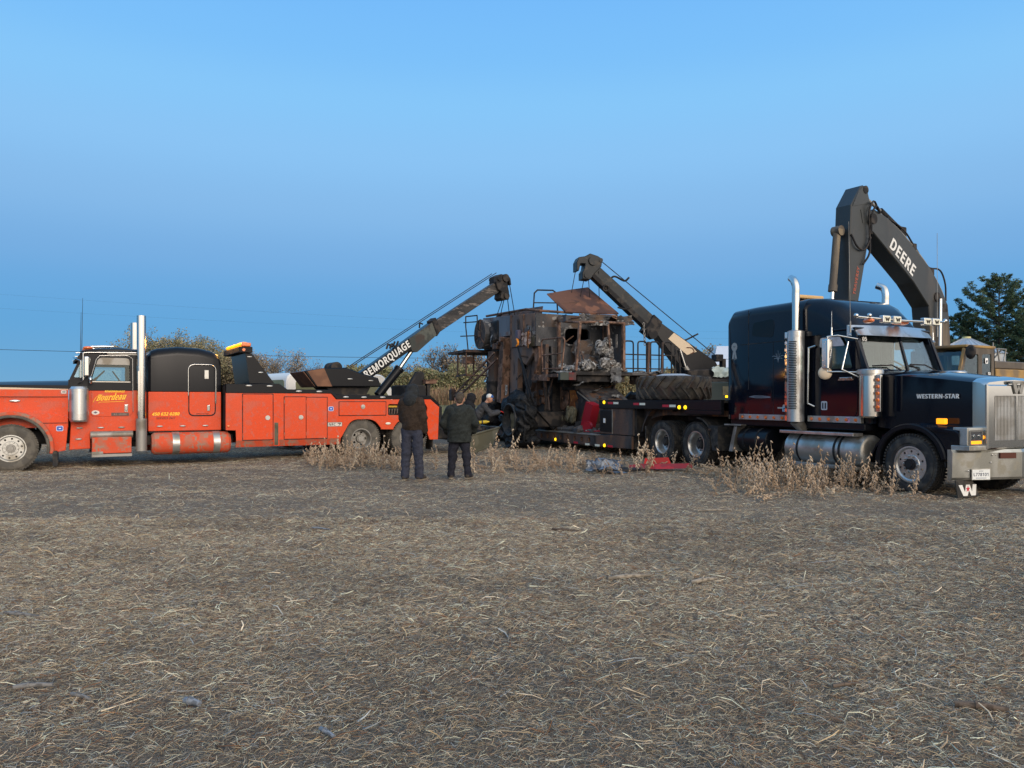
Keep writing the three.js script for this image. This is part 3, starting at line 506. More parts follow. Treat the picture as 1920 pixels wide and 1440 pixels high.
{ const T = thing('white_car', 'distant white car half hidden behind the two men at the combine', 'car'); car(T, S({ color: rgb(0.75, 0.77, 0.8), roughness: 0.3 }), false); place(T, -3.9, 82, 0.98, 0.2, 0); }
{ const T = thing('white_van', 'white van with olive tinted window partly hidden behind the boom turret', 'van'); car(T, S({ color: rgb(0.7, 0.7, 0.68), roughness: 0.35 }), true); place(T, -5.75, 26.3, 0.75, 0.66, 0); }

// ---------- orange wrecker ----------
{
  const T = thing('wrecker_truck', 'long orange and black tow truck with its boom raised, on the left', 'tow truck');
  place(T, -11.6, 18.24, -0.866, -0.5);
  const gm = M.dark;
  // running gear
  P(T, 'chassis_frame', [B(-10, 1.2, 0.6, 0.86, -0.46, -0.36), B(-10, 1.2, 0.6, 0.86, 0.36, 0.46), ...[-9.3, -7.95, -6, -4.5, -2.6, 0.16].map((x) => B(x - 0.1, x + 0.1, 0.5, 0.72, -0.9, 0.9)), B(-2.4, -0.3, 0.55, 1.3, -0.4, 0.4), B(-9.9, -4.4, 0.9, 1.3, -0.5, 0.5)], gm);
  P(T, 'front_bumper', B(1.22, 1.3, 0.3, 0.75, -1.22, 1.22, 0.02), M.steel);
  const dusty2 = { tyreMat: M.dustrubber };
  for (const s of [-1, 1]) {
    wheel(T, 0.16, 0.51, s * 1.06, s, { ...dusty2, rim: 0.29, rimMat: M.steel, spin: 0.2 });
    for (const x of [-7.93, -9.33]) wheel(T, x, 0.52, s * 1.08, s, { ...dusty2, kind: 'dual', dual: true, rimMat: M.dullsteel, rim: 0.27, hub: M.dullsteel });
  }
  // hood: long loft, orange below, black above, pale stripe between
  const hoodRing = (x, w, top, y0, y1, r) => { const o = []; const p = rp([[-w, y0], [-w, y1]], 0); o.push([x, y0, -w], [x, y1, -w]); for (let k = 0; k <= 8; k++) { const a = k / 8; o.push([x, y1 + (top - y1) * Math.sin(a * Math.PI) ** 0.5, -w + 2 * w * a]); } o.push([x, y1, w], [x, y0, w]); return o; };
  P(T, 'hood', loft([[-0.95, 0.86], [0.3, 0.8], [1.15, 0.72]].map(([x, w]) => [[x, 0.95, -w], [x, 1.83, -w], [x, 1.83, w], [x, 0.95, w]]), { crease: 0.3 }), M.orange);
  P(T, 'hood_stripe', loft([[-0.95, 0.853], [0.3, 0.793], [1.15, 0.713]].map(([x, w], i) => [[x, 1.83, -w - 0.008], [x, 1.845 + 0.03 * (i > 0), -w - 0.008], [x, 1.845 + 0.03 * (i > 0), w + 0.008], [x, 1.83, w + 0.008]]), { crease: 0.3 }), M.cream);
  P(T, 'hood_top', loft([[-0.95, 0.85, 2.06], [0.3, 0.79, 2.02], [1.15, 0.71, 1.98]].map(([x, w, t]) => hoodRing(x, w, t, 1.846, 1.93, 0.1)), { crease: 0.4 }), M.black);
  P(T, 'grille', B(1.15, 1.2, 0.85, 1.86, -0.55, 0.55, 0.02), M.chrome);
  for (const s of [-1, 1]) {
    const arcp = arc(0.16, 0.5, 0.76, -8, 188, 22), body = [[-0.95, 1.16], ...[[-0.95, 1.05], [-0.9, 0.42], [-0.62, 0.36]], ...arc(0.16, 0.5, 0.74, 190, -5, 22), [1.0, 0.62], [1.15, 0.8], [1.15, 1.16], [0.9, 1.3], [-0.5, 1.3]];
    P(T, 'fender', X(body, s * 0.94, s * 0.8, { bevel: 0.01 }), M.orange);
    const flare = (r0, r1, z1) => X([...arc(0.16, 0.5, r1, 190, -4, 24), ...arc(0.16, 0.5, r0, -4, 190, 24)], s * 0.9, s * z1, { bevel: 0.015 });
    P(T, 'fender_flare', flare(0.745, 0.83, 1.18), M.orangeDusty);
    P(T, 'fender_lip', flare(0.69, 0.75, 1.21), M.dustrubber);
    P(T, 'inner_fender', X([...arc(0.16, 0.5, 0.74, 188, -4, 20), ...arc(0.16, 0.5, 0.72, -4, 188, 20)], s * 0.5, s * 0.92), M.soot);
    P(T, 'mud_flap', X(rect(-0.74, -0.64, 0.08, 0.42, 0.03), s * 0.86, s * 1.18), M.rubber);
  }
  PP(T, 'hood_seam', [B(-0.945, 1.1, 1.655, 1.668, -0.872, -0.862), B(-0.945, -0.35, 1.05, 1.064, -0.95, -0.935)], M.dark);
  P(T, 'hood_badge', [new THREE.SphereGeometry(1, 16, 8).scale(0.11, 0.034, 0.02).translate(0.1, 1.565, -0.815)], M.chrome);
  // cab
  const ZC = 0.85;
  P(T, 'cab_body', X([[-0.98, 1.82], [-2.42, 1.82], [-2.42, 0.84], [-1.46, 0.83], [-1.4, 0.78], [-1.4, 0.44], [-0.97, 0.42], [-1.0, 1.0]], -ZC, ZC, { bevel: 0.012 }), M.orange);
  const win = rp([[-1.4, 2.03], [-2.25, 2.03], [-2.25, 2.56], [-1.56, 2.56]], [0.03, 0.04, 0.09, 0.1]);
  for (const s of [-1, 1]) P(T, 'cab_side', X([[-0.98, 1.822], [-0.98, 2.09], [-1.24, 2.72], [-1.34, 2.77], [-2.42, 2.77], [-2.42, 1.822]], s * ZC, s * (ZC - 0.05), { holes: [win, rp([[-1.06, 2.12], [-1.31, 2.12], [-1.42, 2.58], [-1.26, 2.62]], 0.03)] }), M.black);
  for (const s of [-1, 1]) P(T, 'vent_window', X(rp([[-1.05, 2.11], [-1.36, 2.11], [-1.48, 2.61], [-1.26, 2.65]], 0.03), s * 0.82, s * 0.824), M.glass);
  P(T, 'cab_rear_wall', [B(-2.42, -2.38, 1.83, 2.75, -0.79, -0.42), B(-2.42, -2.38, 1.83, 2.75, 0.42, 0.79), B(-2.42, -2.38, 1.83, 2.1, -0.42, 0.42), B(-2.42, -2.38, 2.5, 2.75, -0.42, 0.42)], M.dark);
  P(T, 'cab_roof', loft([[-2.46, 2.74, 2.78], [-2.4, 2.72, 2.84], [-2.0, 2.72, 2.875], [-1.6, 2.72, 2.855], [-1.3, 2.72, 2.79], [-1.2, 2.72, 2.745]].map(([x, a, b]) => [[x, a, -0.9], ...arc(0, 0, 1, 180, 0, 12).map(([c, d]) => [x, a + (b - a) * Math.pow(d < 0 ? 0 : d, 0.5), 0.9 * Math.sign(c) * Math.pow(Math.abs(c), 0.6)]), [x, a, 0.9]]), { crease: 0.5 }), M.black);
  P(T, 'cowl', X([[-0.95, 1.84], [-0.95, 2.06], [-1.04, 2.1], [-1.1, 2.1], [-1.1, 1.84]], -0.79, 0.79), M.black);
  PP(T, 'windshield', [quad([-1.03, 2.1, -0.77], [-1.03, 2.1, -0.02], [-1.26, 2.7, -0.02], [-1.26, 2.7, -0.77], 0.006), quad([-1.03, 2.1, 0.02], [-1.03, 2.1, 0.77], [-1.26, 2.7, 0.77], [-1.26, 2.7, 0.02], 0.006)], M.glass);
  PP(T, 'windshield_frame', [BEAM([-1.02, 2.09, 0], [-1.26, 2.7, 0], 0.04, 0.04), BEAM([-1.02, 2.09, -0.79], [-1.26, 2.72, -0.79], 0.04, 0.05), BEAM([-1.02, 2.09, 0.79], [-1.26, 2.72, 0.79], 0.04, 0.05)], M.black);
  P(T, 'sun_visor', [quad([-1.06, 2.5, -0.86], [-1.06, 2.5, 0.86], [-1.28, 2.76, 0.86], [-1.28, 2.76, -0.86], 0.015), ...sides((s) => X([[-1.06, 2.5], [-1.28, 2.76], [-1.3, 2.68], [-1.14, 2.5]], s * 0.86, s * 0.845))], M.black);
  for (const s of [-1, 1]) {
    P(T, 'side_window', X(rp([[-1.4, 2.02], [-2.26, 2.02], [-2.26, 2.57], [-1.56, 2.57]], 0.05), s * 0.815, s * 0.819), M.tint);
    const door = P(T, 'door', X(rp([[-1.42, 1.2], [-2.3, 1.2], [-2.3, 1.806], [-1.42, 1.806]], [0.06, 0.14, 0, 0]), s * ZC, s * (ZC + 0.014), { bevel: 0.005 }), M.orange);
    P(door, 'window_frame', X(rp([[-1.34, 1.81], [-2.3, 1.81], [-2.3, 2.64], [-1.5, 2.64]], [0, 0, 0.14, 0.14]), s * ZC, s * (ZC + 0.014), { bevel: 0.005, holes: [rp([[-1.42, 2.04], [-2.24, 2.04], [-2.24, 2.6], [-1.565, 2.6]], [0.02, 0.02, 0.1, 0.1])] }), M.black);
    P(door, 'window_shade', X(rp([[-1.49, 2.43], [-2.24, 2.43], [-2.24, 2.6], [-1.565, 2.6]], [0, 0, 0.1, 0.1]), s * (ZC + 0.012), s * (ZC - 0.004)), M.dullsteel);
    P(door, 'trim', [...RODS([[-1.385, 2.0, s * 0.872], [-1.53, 2.56, s * 0.872], [-1.6, 2.64, s * 0.872], [-2.2, 2.655, s * 0.872], [-2.3, 2.58, s * 0.872], [-2.31, 1.3, s * 0.872]], 0.009, 6), B(-1.42, -2.25, 2.012, 2.03, s * 0.862, s * 0.878)], M.chrome);
    P(door, 'handle', [B(-2.13, -2.19, 1.33, 1.46, s * 0.86, s * 0.885, 0.01), B(-2.12, -2.2, 1.3, 1.48, s * 0.858, s * 0.87, 0.01)], M.chrome);
    P(T, 'rain_gutter', RODS([[-1.1, 2.69, s * 0.88], [-1.4, 2.71, s * 0.89], [-2.42, 2.73, s * 0.9]], 0.014, 6), M.chrome);
    P(T, 'roof_edge_strip', B(-1.75, -2.42, 2.665, 2.72, s * 0.86, s * 0.885, 0.008), M.dullsteel);
    P(T, 'air_cleaner', [C([-1.17, 1.12, s * 1.02], [-1.17, 1.84, s * 1.02], 0.2, 0.2, 28), C([-1.17, 1.84, s * 1.02], [-1.17, 1.9, s * 1.02], 0.2, 0.16, 28), C([-1.17, 1.08, s * 1.02], [-1.17, 1.12, s * 1.02], 0.18, 0.2, 28), ...[1.16, 1.38, 1.43, 1.79, 1.83].map((y) => C([-1.17, y, s * 1.02], [-1.17, y + 0.014, s * 1.02], 0.206, 0.206, 28))], M.alu);
    PP(T, 'air_cleaner_bracket', [B(-1.3, -1.05, 1.2, 1.26, s * 0.8, s * 1.0), B(-1.3, -1.05, 1.7, 1.76, s * 0.8, s * 1.0)], M.dark);
    const mir = P(T, 'mirror', B(-1.27, -1.37, 2.14, 2.6, s * 1.06, s * 1.2, 0.025), M.chrome);
    P(mir, 'bracket', [...RODS([[-1.2, 2.7, s * 0.86], [-1.25, 2.68, s * 1.15], [-1.25, 2.06, s * 1.15], [-1.15, 1.96, s * 0.86]], 0.014), ...RODS([[-1.05, 2.58, s * 0.86], [-1.2, 2.5, s * 1.12], [-1.2, 2.1, s * 1.12]], 0.012)], M.chrome);
    P(mir, 'round_mirror', new THREE.SphereGeometry(0.085, 16, 10).scale(0.5, 1.1, 1).translate(-1.4, 2.06, s * 1.13), M.chrome);
    P(T, 'antenna', C([-1.22, 2.65, s * 1.15], [-1.24, s < 0 ? 3.95 : 3.85, s * 1.16], 0.009, 0.004, 6), M.soot);
    P(T, 'step_box', B(-1.43, -2.26, 0.33, 0.71, s * 0.78, s * 1.14, 0.02), M.orangeDusty);
    P(T, 'step_plate', [B(-1.42, -2.27, 0.25, 0.32, s * 0.8, s * 1.2, 0.01), B(-1.42, -1.66, 0.32, 0.38, s * 1.13, s * 1.16, 0.01)], M.dullsteel);
    P(T, 'battery_tank', C([-1.4, 0.76, s * 0.92], [-2.3, 0.76, s * 0.92], 0.09, 0.09, 16), M.dullsteel);
    for (const [x, y] of [[-1.18, 0.93], [-1.62, 0.93], [-2.06, 0.93], [-1.16, 0.67]]) P(T, 'marker_lamp', ovalLamp(x, y, s * (ZC + 0.008), s), M.steel);
    // exhaust, tank
    P(T, 'exhaust_stack', [C([-2.48, 1.1, s * 1.02], [-2.48, 3.62, s * 1.02], 0.105, 0.105, 28, true), C([-2.48, 1.1, s * 1.02], [-2.48, 3.6, s * 1.02], 0.098, 0.098, 28, true), C([-2.48, 2.35, s * 1.02], [-2.48, 2.4, s * 1.02], 0.112, 0.112, 28), B(-2.4, -2.44, 1.32, 2.28, s * 1.1, s * 1.13)], M.chrome);
    P(T, 'exhaust_elbow', [C([-2.48, 0.36, s * 1.02], [-2.48, 1.14, s * 1.02], 0.125, 0.12, 28)], M.dullsteel);
    const tank = P(T, 'fuel_tank', [C([-2.76, 0.52, s * 0.94], [-4.46, 0.52, s * 0.94], 0.27, 0.27, 36), C([-2.76, 0.52, s * 0.94], [-2.7, 0.52, s * 0.94], 0.27, 0.22, 36), C([-4.46, 0.52, s * 0.94], [-4.52, 0.52, s * 0.94], 0.27, 0.22, 36)], M.orangeDusty);
    for (const x of [-3.16, -4.1]) P(tank, 'strap', C([x, 0.52, s * 0.94], [x - 0.16, 0.52, s * 0.94], 0.279, 0.279, 36), M.steel);
  }
  PP(T, 'cab_light', [-0.75, -0.4, 0, 0.4, 0.75].map((z) => new THREE.SphereGeometry(1, 10, 8).scale(0.11, 0.035, 0.045).translate(-1.36, 2.83, z)), M.amberOff);
  PP(T, 'air_horn', [C([-1.42, 2.86, -0.58], [-1.9, 2.885, -0.58], 0.04, 0.02, 12), C([-1.42, 2.86, 0.3], [-1.9, 2.9, 0.3], 0.04, 0.02, 12)], M.chrome);
  P(T, 'dashboard', B(-1.1, -1.35, 1.9, 2.1, -0.78, 0.78, 0.05), M.soot);
  P(T, 'steering_wheel', [new THREE.TorusGeometry(0.23, 0.018, 8, 24).rotateY(Math.PI / 2).rotateZ(0.75).translate(-1.55, 2.12, -0.4), C([-1.55, 2.12, -0.4], [-1.3, 1.9, -0.4], 0.03, 0.03, 8)], M.soot);
  PP(T, 'seat', [B(-1.9, -2.3, 1.84, 1.98, -0.65, -0.15, 0.05), B(-2.28, -2.38, 1.9, 2.5, -0.62, -0.18, 0.05), B(-1.9, -2.3, 1.84, 1.98, 0.15, 0.65, 0.05), BEAM([-2.1, 2.0, -0.1], [-1.9, 2.3, -0.1], 0.03, 0.03)], M.soot);
  // sleeper
  const sl = (x, w, y0, y1, r) => { const o = []; o.push([x, y0, -w]); for (const [cx, a0, a1] of [[-1, 180, 90], [1, 90, 0]]) for (let k = 0; k <= 6; k++) { const a = (a0 + (a1 - a0) * k / 6) * Math.PI / 180; o.push([x, y1 - r + r * Math.sin(a), cx * (w - r) + r * Math.cos(a)]); } o.push([x, y0, w]); return o; };
  P(T, 'sleeper_body', B(-2.64, -4.33, 0.82, 1.79, -0.87, 0.87, 0.02), M.orange);
  P(T, 'sleeper_top', loft([[-2.64, 0.82, 2.7], [-2.7, 0.86, 2.8], [-2.85, 0.87, 2.86], [-3.3, 0.87, 2.92], [-3.8, 0.87, 2.9], [-4.12, 0.87, 2.83], [-4.27, 0.86, 2.74], [-4.33, 0.83, 2.62]].map(([x, w, t]) => sl(x, w, 1.8, t, 0.22)), { crease: 0.5 }), M.black);
  for (const s of [-1, 1]) {
    const d = P(T, 'sleeper_door', X(rp([[-3.55, 1.18], [-4.2, 1.18], [-4.2, 2.48], [-3.55, 2.48]], 0.14), s * 0.871, s * 0.877, { holes: [rp([[-3.575, 1.21], [-4.175, 1.21], [-4.175, 2.46], [-3.575, 2.46]], 0.12)] }), M.dark);
    P(d, 'frame', RODS(rp([[-3.55, 1.7], [-3.55, 2.48], [-4.2, 2.48], [-4.2, 1.5]], [0, 0.16, 0.16, 0]).map(([x, y]) => [x, y, s * 0.888]), 0.014, 6), M.chrome);
    P(d, 'vent', B(-3.93, -4.03, 2.12, 2.34, s * 0.87, s * 0.88, 0.01), M.steel);
    P(d, 'handle', [B(-3.99, -4.06, 1.31, 1.46, s * 0.87, s * 0.892, 0.012)], M.chrome);
    for (const x of [-2.9, -3.42, -3.95]) P(T, 'marker_lamp', ovalLamp(x, 0.94, s * 0.878, s), M.steel);
    P(T, 'sleeper_skirt', B(-2.66, -4.33, 0.78, 0.82, s * 0.6, s * 0.86), M.dark);
  }
  // wrecker body
  for (const s of [-1, 1]) {
    const z = 1.25;
    const outline = [[-4.38, 1.76], [-4.38, 0.83], [-4.62, 0.82], [-4.63, 0.56], [-7.33, 0.56], ...rp([[-7.36, 0.6], [-7.62, 1.06], [-8.28, 1.06], [-8.5, 0.78]], [0, 0.2, 0.2, 0.04]), ...rp([[-8.82, 0.775], [-8.98, 1.0], [-9.74, 1.0], [-9.95, 0.45]], [0.04, 0.1, 0.14, 0]), [-10.2, 0.45], [-10.24, 1.38], [-9.97, 1.6], [-7.2, 1.6], [-7.06, 1.755]];
    const h1 = rect(-8.68, -9.12, 1.16, 1.47, 0.05), h2 = rp([[-9.52, 1.18], [-9.84, 1.18], [-9.88, 1.36], [-9.8, 1.49], [-9.52, 1.49]], 0.04);
    P(T, 'body_side', X(outline, s * z, s * (z - 0.06), { holes: [h1, h2] }), M.orange);
    P(T, 'sill', loft([[-4.63, 0], [-7.33, 0]].map(([x]) => [[x, 0.56, s * z], [x, 0.385, s * (z - 0.09)], [x, 0.385, s * (z - 0.14)], [x, 0.56, s * (z - 0.06)]]), { crease: 0.2 }), M.orangeDusty);
    P(T, 'body_top_rail', X([[-4.38, 1.765], [-4.38, 1.99], [-5.7, 2.01], [-5.9, 1.865], [-7.04, 1.86], [-7.2, 1.72], [-9.98, 1.71], [-10.26, 1.46], [-10.24, 1.385], [-9.97, 1.606], [-7.22, 1.606], [-7.07, 1.762]], s * (z + 0.008), s * (z - 0.14), { bevel: 0.008 }), M.black);
    for (const [x0, x1, y0, y1] of [[-4.79, -5.53, 0.57, 1.73], [-5.83, -6.385, 0.57, 1.66], [-6.4, -6.95, 0.57, 1.65], [-7.29, -8.61, 1.17, 1.53]]) {
      const d = P(T, 'locker_door', X(rect(x0, x1, y0, y1, 0.015), s * (z - 0.004), s * (z + 0.012), { bevel: 0.004 }), M.orange);
      P(d, 'seam', X(rect(x0 + 0.02, x1 - 0.02, y0 - 0.02, y1 + 0.02, 0.02), s * (z + 0.001), s * (z - 0.01)), M.soot);
      if (x0 > -7) for (const y of [y0 + 0.12, y1 - 0.12]) P(d, 'hinge', C([x0 - 0.0, y - 0.05, s * (z + 0.014)], [x0 - 0.0, y + 0.05, s * (z + 0.014)], 0.014, 0.014, 8), M.orangeDusty);
      if (x0 !== -6.4) P(d, 'latch', [C([x1 + (x0 === -7.29 ? 0.66 : 0.13), x0 === -7.29 ? 1.4 : 1.13, s * z], [x1 + (x0 === -7.29 ? 0.66 : 0.13), x0 === -7.29 ? 1.4 : 1.13, s * (z + 0.03)], 0.065, 0.06, 20), B(x1 + (x0 === -7.29 ? 0.62 : 0.09), x1 + (x0 === -7.29 ? 0.7 : 0.17), x0 === -7.29 ? 1.38 : 1.11, x0 === -7.29 ? 1.42 : 1.15, s * (z + 0.028), s * (z + 0.036))], M.steel);
    }
    P(T, 'corner_post', [B(-5.55, -5.7, 0.4, 1.74, s * (z - 0.01), s * (z + 0.006), 0.004)], M.orange);
    P(T, 'dirt_plate', B(-5.57, -5.67, 0.42, 1.0, s * (z + 0.005), s * (z + 0.009)), M.canvas);
    for (const [x, y] of [[-4.93, 1.95], [-5.45, 1.945], [-6.2, 1.815], [-6.74, 1.81], [-7.47, 1.665], [-7.98, 1.66], [-8.52, 1.66], [-9.45, 1.66]]) P(T, 'marker_lamp', ovalLamp(x, y, s * (z + 0.012), s, 0.085, 0.026), M.steel);
    P(T, 'tail_lamp', ovalLamp(-8.68, 0.93, s * (z + 0.004), s, 0.08, 0.035), M.reflwhite);
    P(T, 'side_lamp', ovalLamp(-4.44, 0.93, s * (z + 0.004), s, 0.04, 0.03), M.amberOff);
    PP(T, 'control_box', [B(-8.66, -9.14, 1.15, 1.48, s * 1.1, s * 1.02), B(-9.5, -9.9, 1.15, 1.5, s * 1.1, s * 1.02)], M.soot);
    PP(T, 'control_lever', [-8.75, -8.83, -8.91, -8.99, -9.07].map((x) => C([x, 1.2, s * 1.14], [x + 0.01, 1.33, s * 1.2], 0.012, 0.018, 6)), M.steel);
    P(T, 'control_label', B(-8.74, -9.0, 1.38, 1.43, s * 1.12, s * 1.1), M.gold);
    P(T, 'outrigger_cover', X([[-9.54, 1.19], [-9.74, 1.19], [-9.66, 1.4], [-9.54, 1.46]], s * 1.2, s * 1.12), M.reflwhite);
    P(T, 'mud_flap', B(-10.05, -10.08, 0.15, 0.9, s * 0.7, s * 1.2), M.rubber);
    P(T, 'wheel_well', [X(rp([[-7.4, 0.6], [-7.62, 1.1], [-9.74, 1.1], [-9.95, 0.6]], 0.1), s * 0.62, s * 0.6)], M.soot);
  }
  P(T, 'deck', [B(-4.38, -7.1, 1.7, 1.75, -1.2, 1.2), B(-7.1, -10.0, 1.52, 1.6, -1.2, 1.2), B(-4.38, -4.42, 0.83, 1.98, -1.19, 1.19), B(-10.18, -10.24, 0.45, 1.4, -1.2, 1.2)], M.dark);
  P(T, 'light_pylon', loft([[[-4.9, 2.79], [-5.06, 2.79], [-5.63, 2.02], [-5.0, 2.02]], [[-4.9, 2.79], [-5.06, 2.79], [-5.63, 2.02], [-5.0, 2.02]]].map((r, i) => r.map(([x, y]) => [x, y, i ? 1.0 : -1.0])), { crease: 0.3 }), M.black);
  for (const [x, y] of [[-5.0, 2.7], [-5.28, 2.3]]) P(T, 'pylon_lamp', ovalLamp(x, y, -1.004, -1, 0.07, 0.022), M.steel);
  // amber light bar
  P(T, 'light_bar_base', B(-4.72, -5.06, 2.8, 2.955, -1.1, 1.1, 0.02), M.dark);
  const LB = PP(T, 'light_bar', Array.from({ length: 9 }, (_, i) => new THREE.SphereGeometry(1, 14, 10).scale(0.13, 0.062, 0.11).translate(-4.89, 3.02, -0.92 + i * 0.24)), M.amberLit)[0];
  P(T, 'light_bar_lens', [B(-4.78, -5.02, 2.955, 3.06, -1.12, -1.04, 0.03)], M.amberOff);
  P(LB, 'end_lens', [C([-4.84, 2.875, -1.1], [-4.84, 2.875, -1.115], 0.04, 0.04, 12)], M.amberOff);
  for (const z of [-0.7, 0, 0.7]) { const l = new THREE.PointLight(rgb(1, 0.45, 0.05), 1.3); l.position.set(-4.68, 3.13, z); l.castShadow = true; l.shadow.radius = 4; T.add(l); l.name = 'light_bar_glow'; }
  // turret and boom
  P(T, 'boom_turret', X([[-6.47, 2.37], [-7.07, 2.47], [-7.65, 2.485], [-8.05, 2.35], [-8.58, 2.21], [-8.67, 1.96], [-6.79, 1.945]], -0.75, 0.75, { bevel: 0.03 }), M.black);
  P(T, 'turret_panel', quad([-6.56, 2.37, -0.755], [-7.02, 2.455, -0.755], [-7.24, 1.96, -0.755], [-6.83, 1.96, -0.755], 0.02), M.tan);
  P(T, 'turret_front', quad([-6.46, 2.36, -0.72], [-6.46, 2.36, 0.72], [-6.78, 1.96, 0.72], [-6.78, 1.96, -0.72], 0.02), M.tan);
  P(T, 'turret_base', [X([[-7.1, 1.95], [-8.4, 1.95], [-8.2, 1.6], [-7.5, 1.6]], -0.6, 0.6), C([-7.8, 1.5, 0], [-7.8, 1.75, 0], 0.75, 0.75, 28)], M.dark);
  for (const x of [-7.75, -8.35]) P(T, 'turret_lamp', ovalLamp(x, x > -8 ? 2.17 : 2.13, -0.756, -1, 0.08, 0.022), M.steel);
  PP(T, 'winch_drum', [C([-7.5, 2.5, -0.35], [-7.5, 2.5, -0.05], 0.16, 0.16, 20), C([-7.5, 2.5, 0.05], [-7.5, 2.5, 0.35], 0.16, 0.16, 20)], M.soot);
  // boom frame (own plane, slewed toward the wreck) brought into the truck's frame
  T.updateMatrixWorld(true);
  const bf = new THREE.Object3D(); place(bf, -4.35, 22.4, 0.78, 0.626); bf.updateMatrixWorld(true);
  const mb = T.matrixWorld.clone().invert().multiply(bf.matrixWorld), bo = (l) => xf(l, mb);
  P(T, 'boom', bo([X([[-0.27, 2.28], [2.40, 4.03], [2.48, 3.89], [2.46, 3.60], [1.78, 3.06], [1.55, 3.08], [0.34, 2.30], [-0.10, 2.00]], -0.13, 0.13, { bevel: 0.015 })]), M.black);
  P(T, 'boom_sleeve', bo([X([[1.49, 3.43], [2.40, 4.03], [2.49, 3.89], [2.46, 3.58], [1.78, 3.04], [1.59, 3.06]], -0.142, 0.142)]), S({ map: mottle([0.04, 0.046, 0.044], [[[0.085, 0.092, 0.082], 0.5, 0.12, 6, 101], [[0.05, 0.04, 0.036], 0.6, 0.1, 5, 102]], { rep: 0.8 }), roughness: 0.6 }));
  P(T, 'boom_collar', bo([X([[2.29, 4.02], [2.44, 4.13], [2.64, 3.76], [2.49, 3.56]], -0.17, 0.17, { bevel: 0.02 })]), M.soot);
  P(T, 'boom_extension', bo([X([[2.44, 4.01], [4.86, 5.49], [4.98, 5.16], [2.56, 3.66]], -0.1, 0.1, { bevel: 0.012 })]), S({ map: mottle([0.026, 0.026, 0.028], [[[0.05, 0.047, 0.046], 0.5, 0.16, 4, 103, 3], [[0.16, 0.135, 0.12], 0.68, 0.05, 7, 104, 4]], { rep: 0.5 }), roughness: 0.55 }));
  P(T, 'boom_head', bo([X([[4.75, 5.44], [4.78, 5.63], [4.98, 5.73], [5.28, 5.71], [5.37, 5.62], [5.40, 5.41], [5.34, 5.41], [5.30, 5.54], [5.21, 5.55], [5.31, 5.17], [5.30, 4.92], [5.07, 4.86], [4.96, 4.94], [4.99, 5.14], [4.85, 5.21]], -0.2, 0.2, { bevel: 0.02 }), C([5.13, 5.61, -0.26], [5.13, 5.61, 0.26], 0.13, 0.13, 18), C([5.17, 5.03, -0.25], [5.17, 5.03, 0.25], 0.11, 0.11, 18), C([4.87, 5.57, -0.25], [4.87, 5.57, 0.25], 0.08, 0.08, 14)]), M.soot);
  PP(T, 'cable_guide', bo([...sides((s) => TU([[0.85, 3.11, s * 0.1], [0.92, 3.25, s * 0.1], [1.04, 3.18, s * 0.1], [1.14, 3.34, s * 0.1]], 0.03)), TU([[1.94, 3.79, 0], [1.96, 3.93, 0], [2.06, 3.92, 0]], 0.025)]), M.soot);
  P(T, 'lift_cylinder', bo([C([0.51, 1.72, 0], [1.24, 2.54, 0], 0.13, 0.13, 20), C([1.19, 2.47, 0], [1.24, 2.54, 0], 0.15, 0.15, 20)]), M.black);
  P(T, 'cylinder_rod', bo([C([1.22, 2.51, 0], [1.65, 3.07, 0], 0.065, 0.065, 18)]), M.chrome);
  PP(T, 'winch_cable', bo([...sides((s) => C([-0.45, 2.51, s * 0.1], [4.82, 5.76, s * 0.12], 0.013, 0.013, 6))]), M.soot);
  { const inv = T.matrixWorld.clone().invert(), hd = (s, h, z) => new THREE.Vector3(s, h, z).applyMatrix4(mb).toArray(), onC = (x, y, z) => { const [a, d] = rtF.at(x, z); return new THREE.Vector3(a, y, -d).applyMatrix4(inv).toArray(); };
    PP(T, 'lifting_cable', [C(hd(5.1, 4.9, 0.08), onC(-16.95, 4.62, 1.6), 0.014, 0.014, 6), C(hd(5.14, 4.9, 0.12), onC(-16.6, 4.6, 1.6), 0.014, 0.014, 6), C(hd(5.3, 5.0, 0.1), onC(-15.75, 4.56, 1.6), 0.014, 0.014, 6), C(hd(5.39, 5.45, 0.1), onC(-15.3, 4.55, 1.6), 0.014, 0.014, 6)], M.soot); }
  P(T, 'boom_lettering', bo([TXT('REMORQUAGE', 0.22, 0.006, 0.87).rotateZ(0.589).translate(0.77, 2.78, 0.131)]), M.white);
  P(T, 'rear_lift_arm', [X([[-9.35, 1.72], [-9.8, 2.42], [-9.95, 2.42], [-10.02, 2.3], [-9.9, 1.72]], -0.5, -0.75, { bevel: 0.03 }), B(-9.4, -10.0, 1.6, 2.02, -0.9, 0.4, 0.05), B(-10.02, -10.12, 1.6, 2.05, -0.9, -0.7)], M.dark);
  P(T, 'tool_tray', [B(-9.95, -10.3, 2.06, 2.16, -0.95, -0.45, 0.01), B(-9.93, -10.32, 2.16, 2.18, -0.97, -0.43)], M.rustlight);
  P(T, 'underlift', [B(-10.2, -11.2, 0.4, 0.7, -0.3, 0.3, 0.04), B(-11.1, -11.4, 0.35, 0.6, -0.9, 0.9, 0.03), B(-10.2, -10.5, 0.7, 1.4, -0.9, 0.9, 0.03)], M.dark);
  // print on the near (driver's) side
  const near = (d, x, y, z) => { d.position.set(x, y, z); d.rotation.y = Math.PI; return d; };
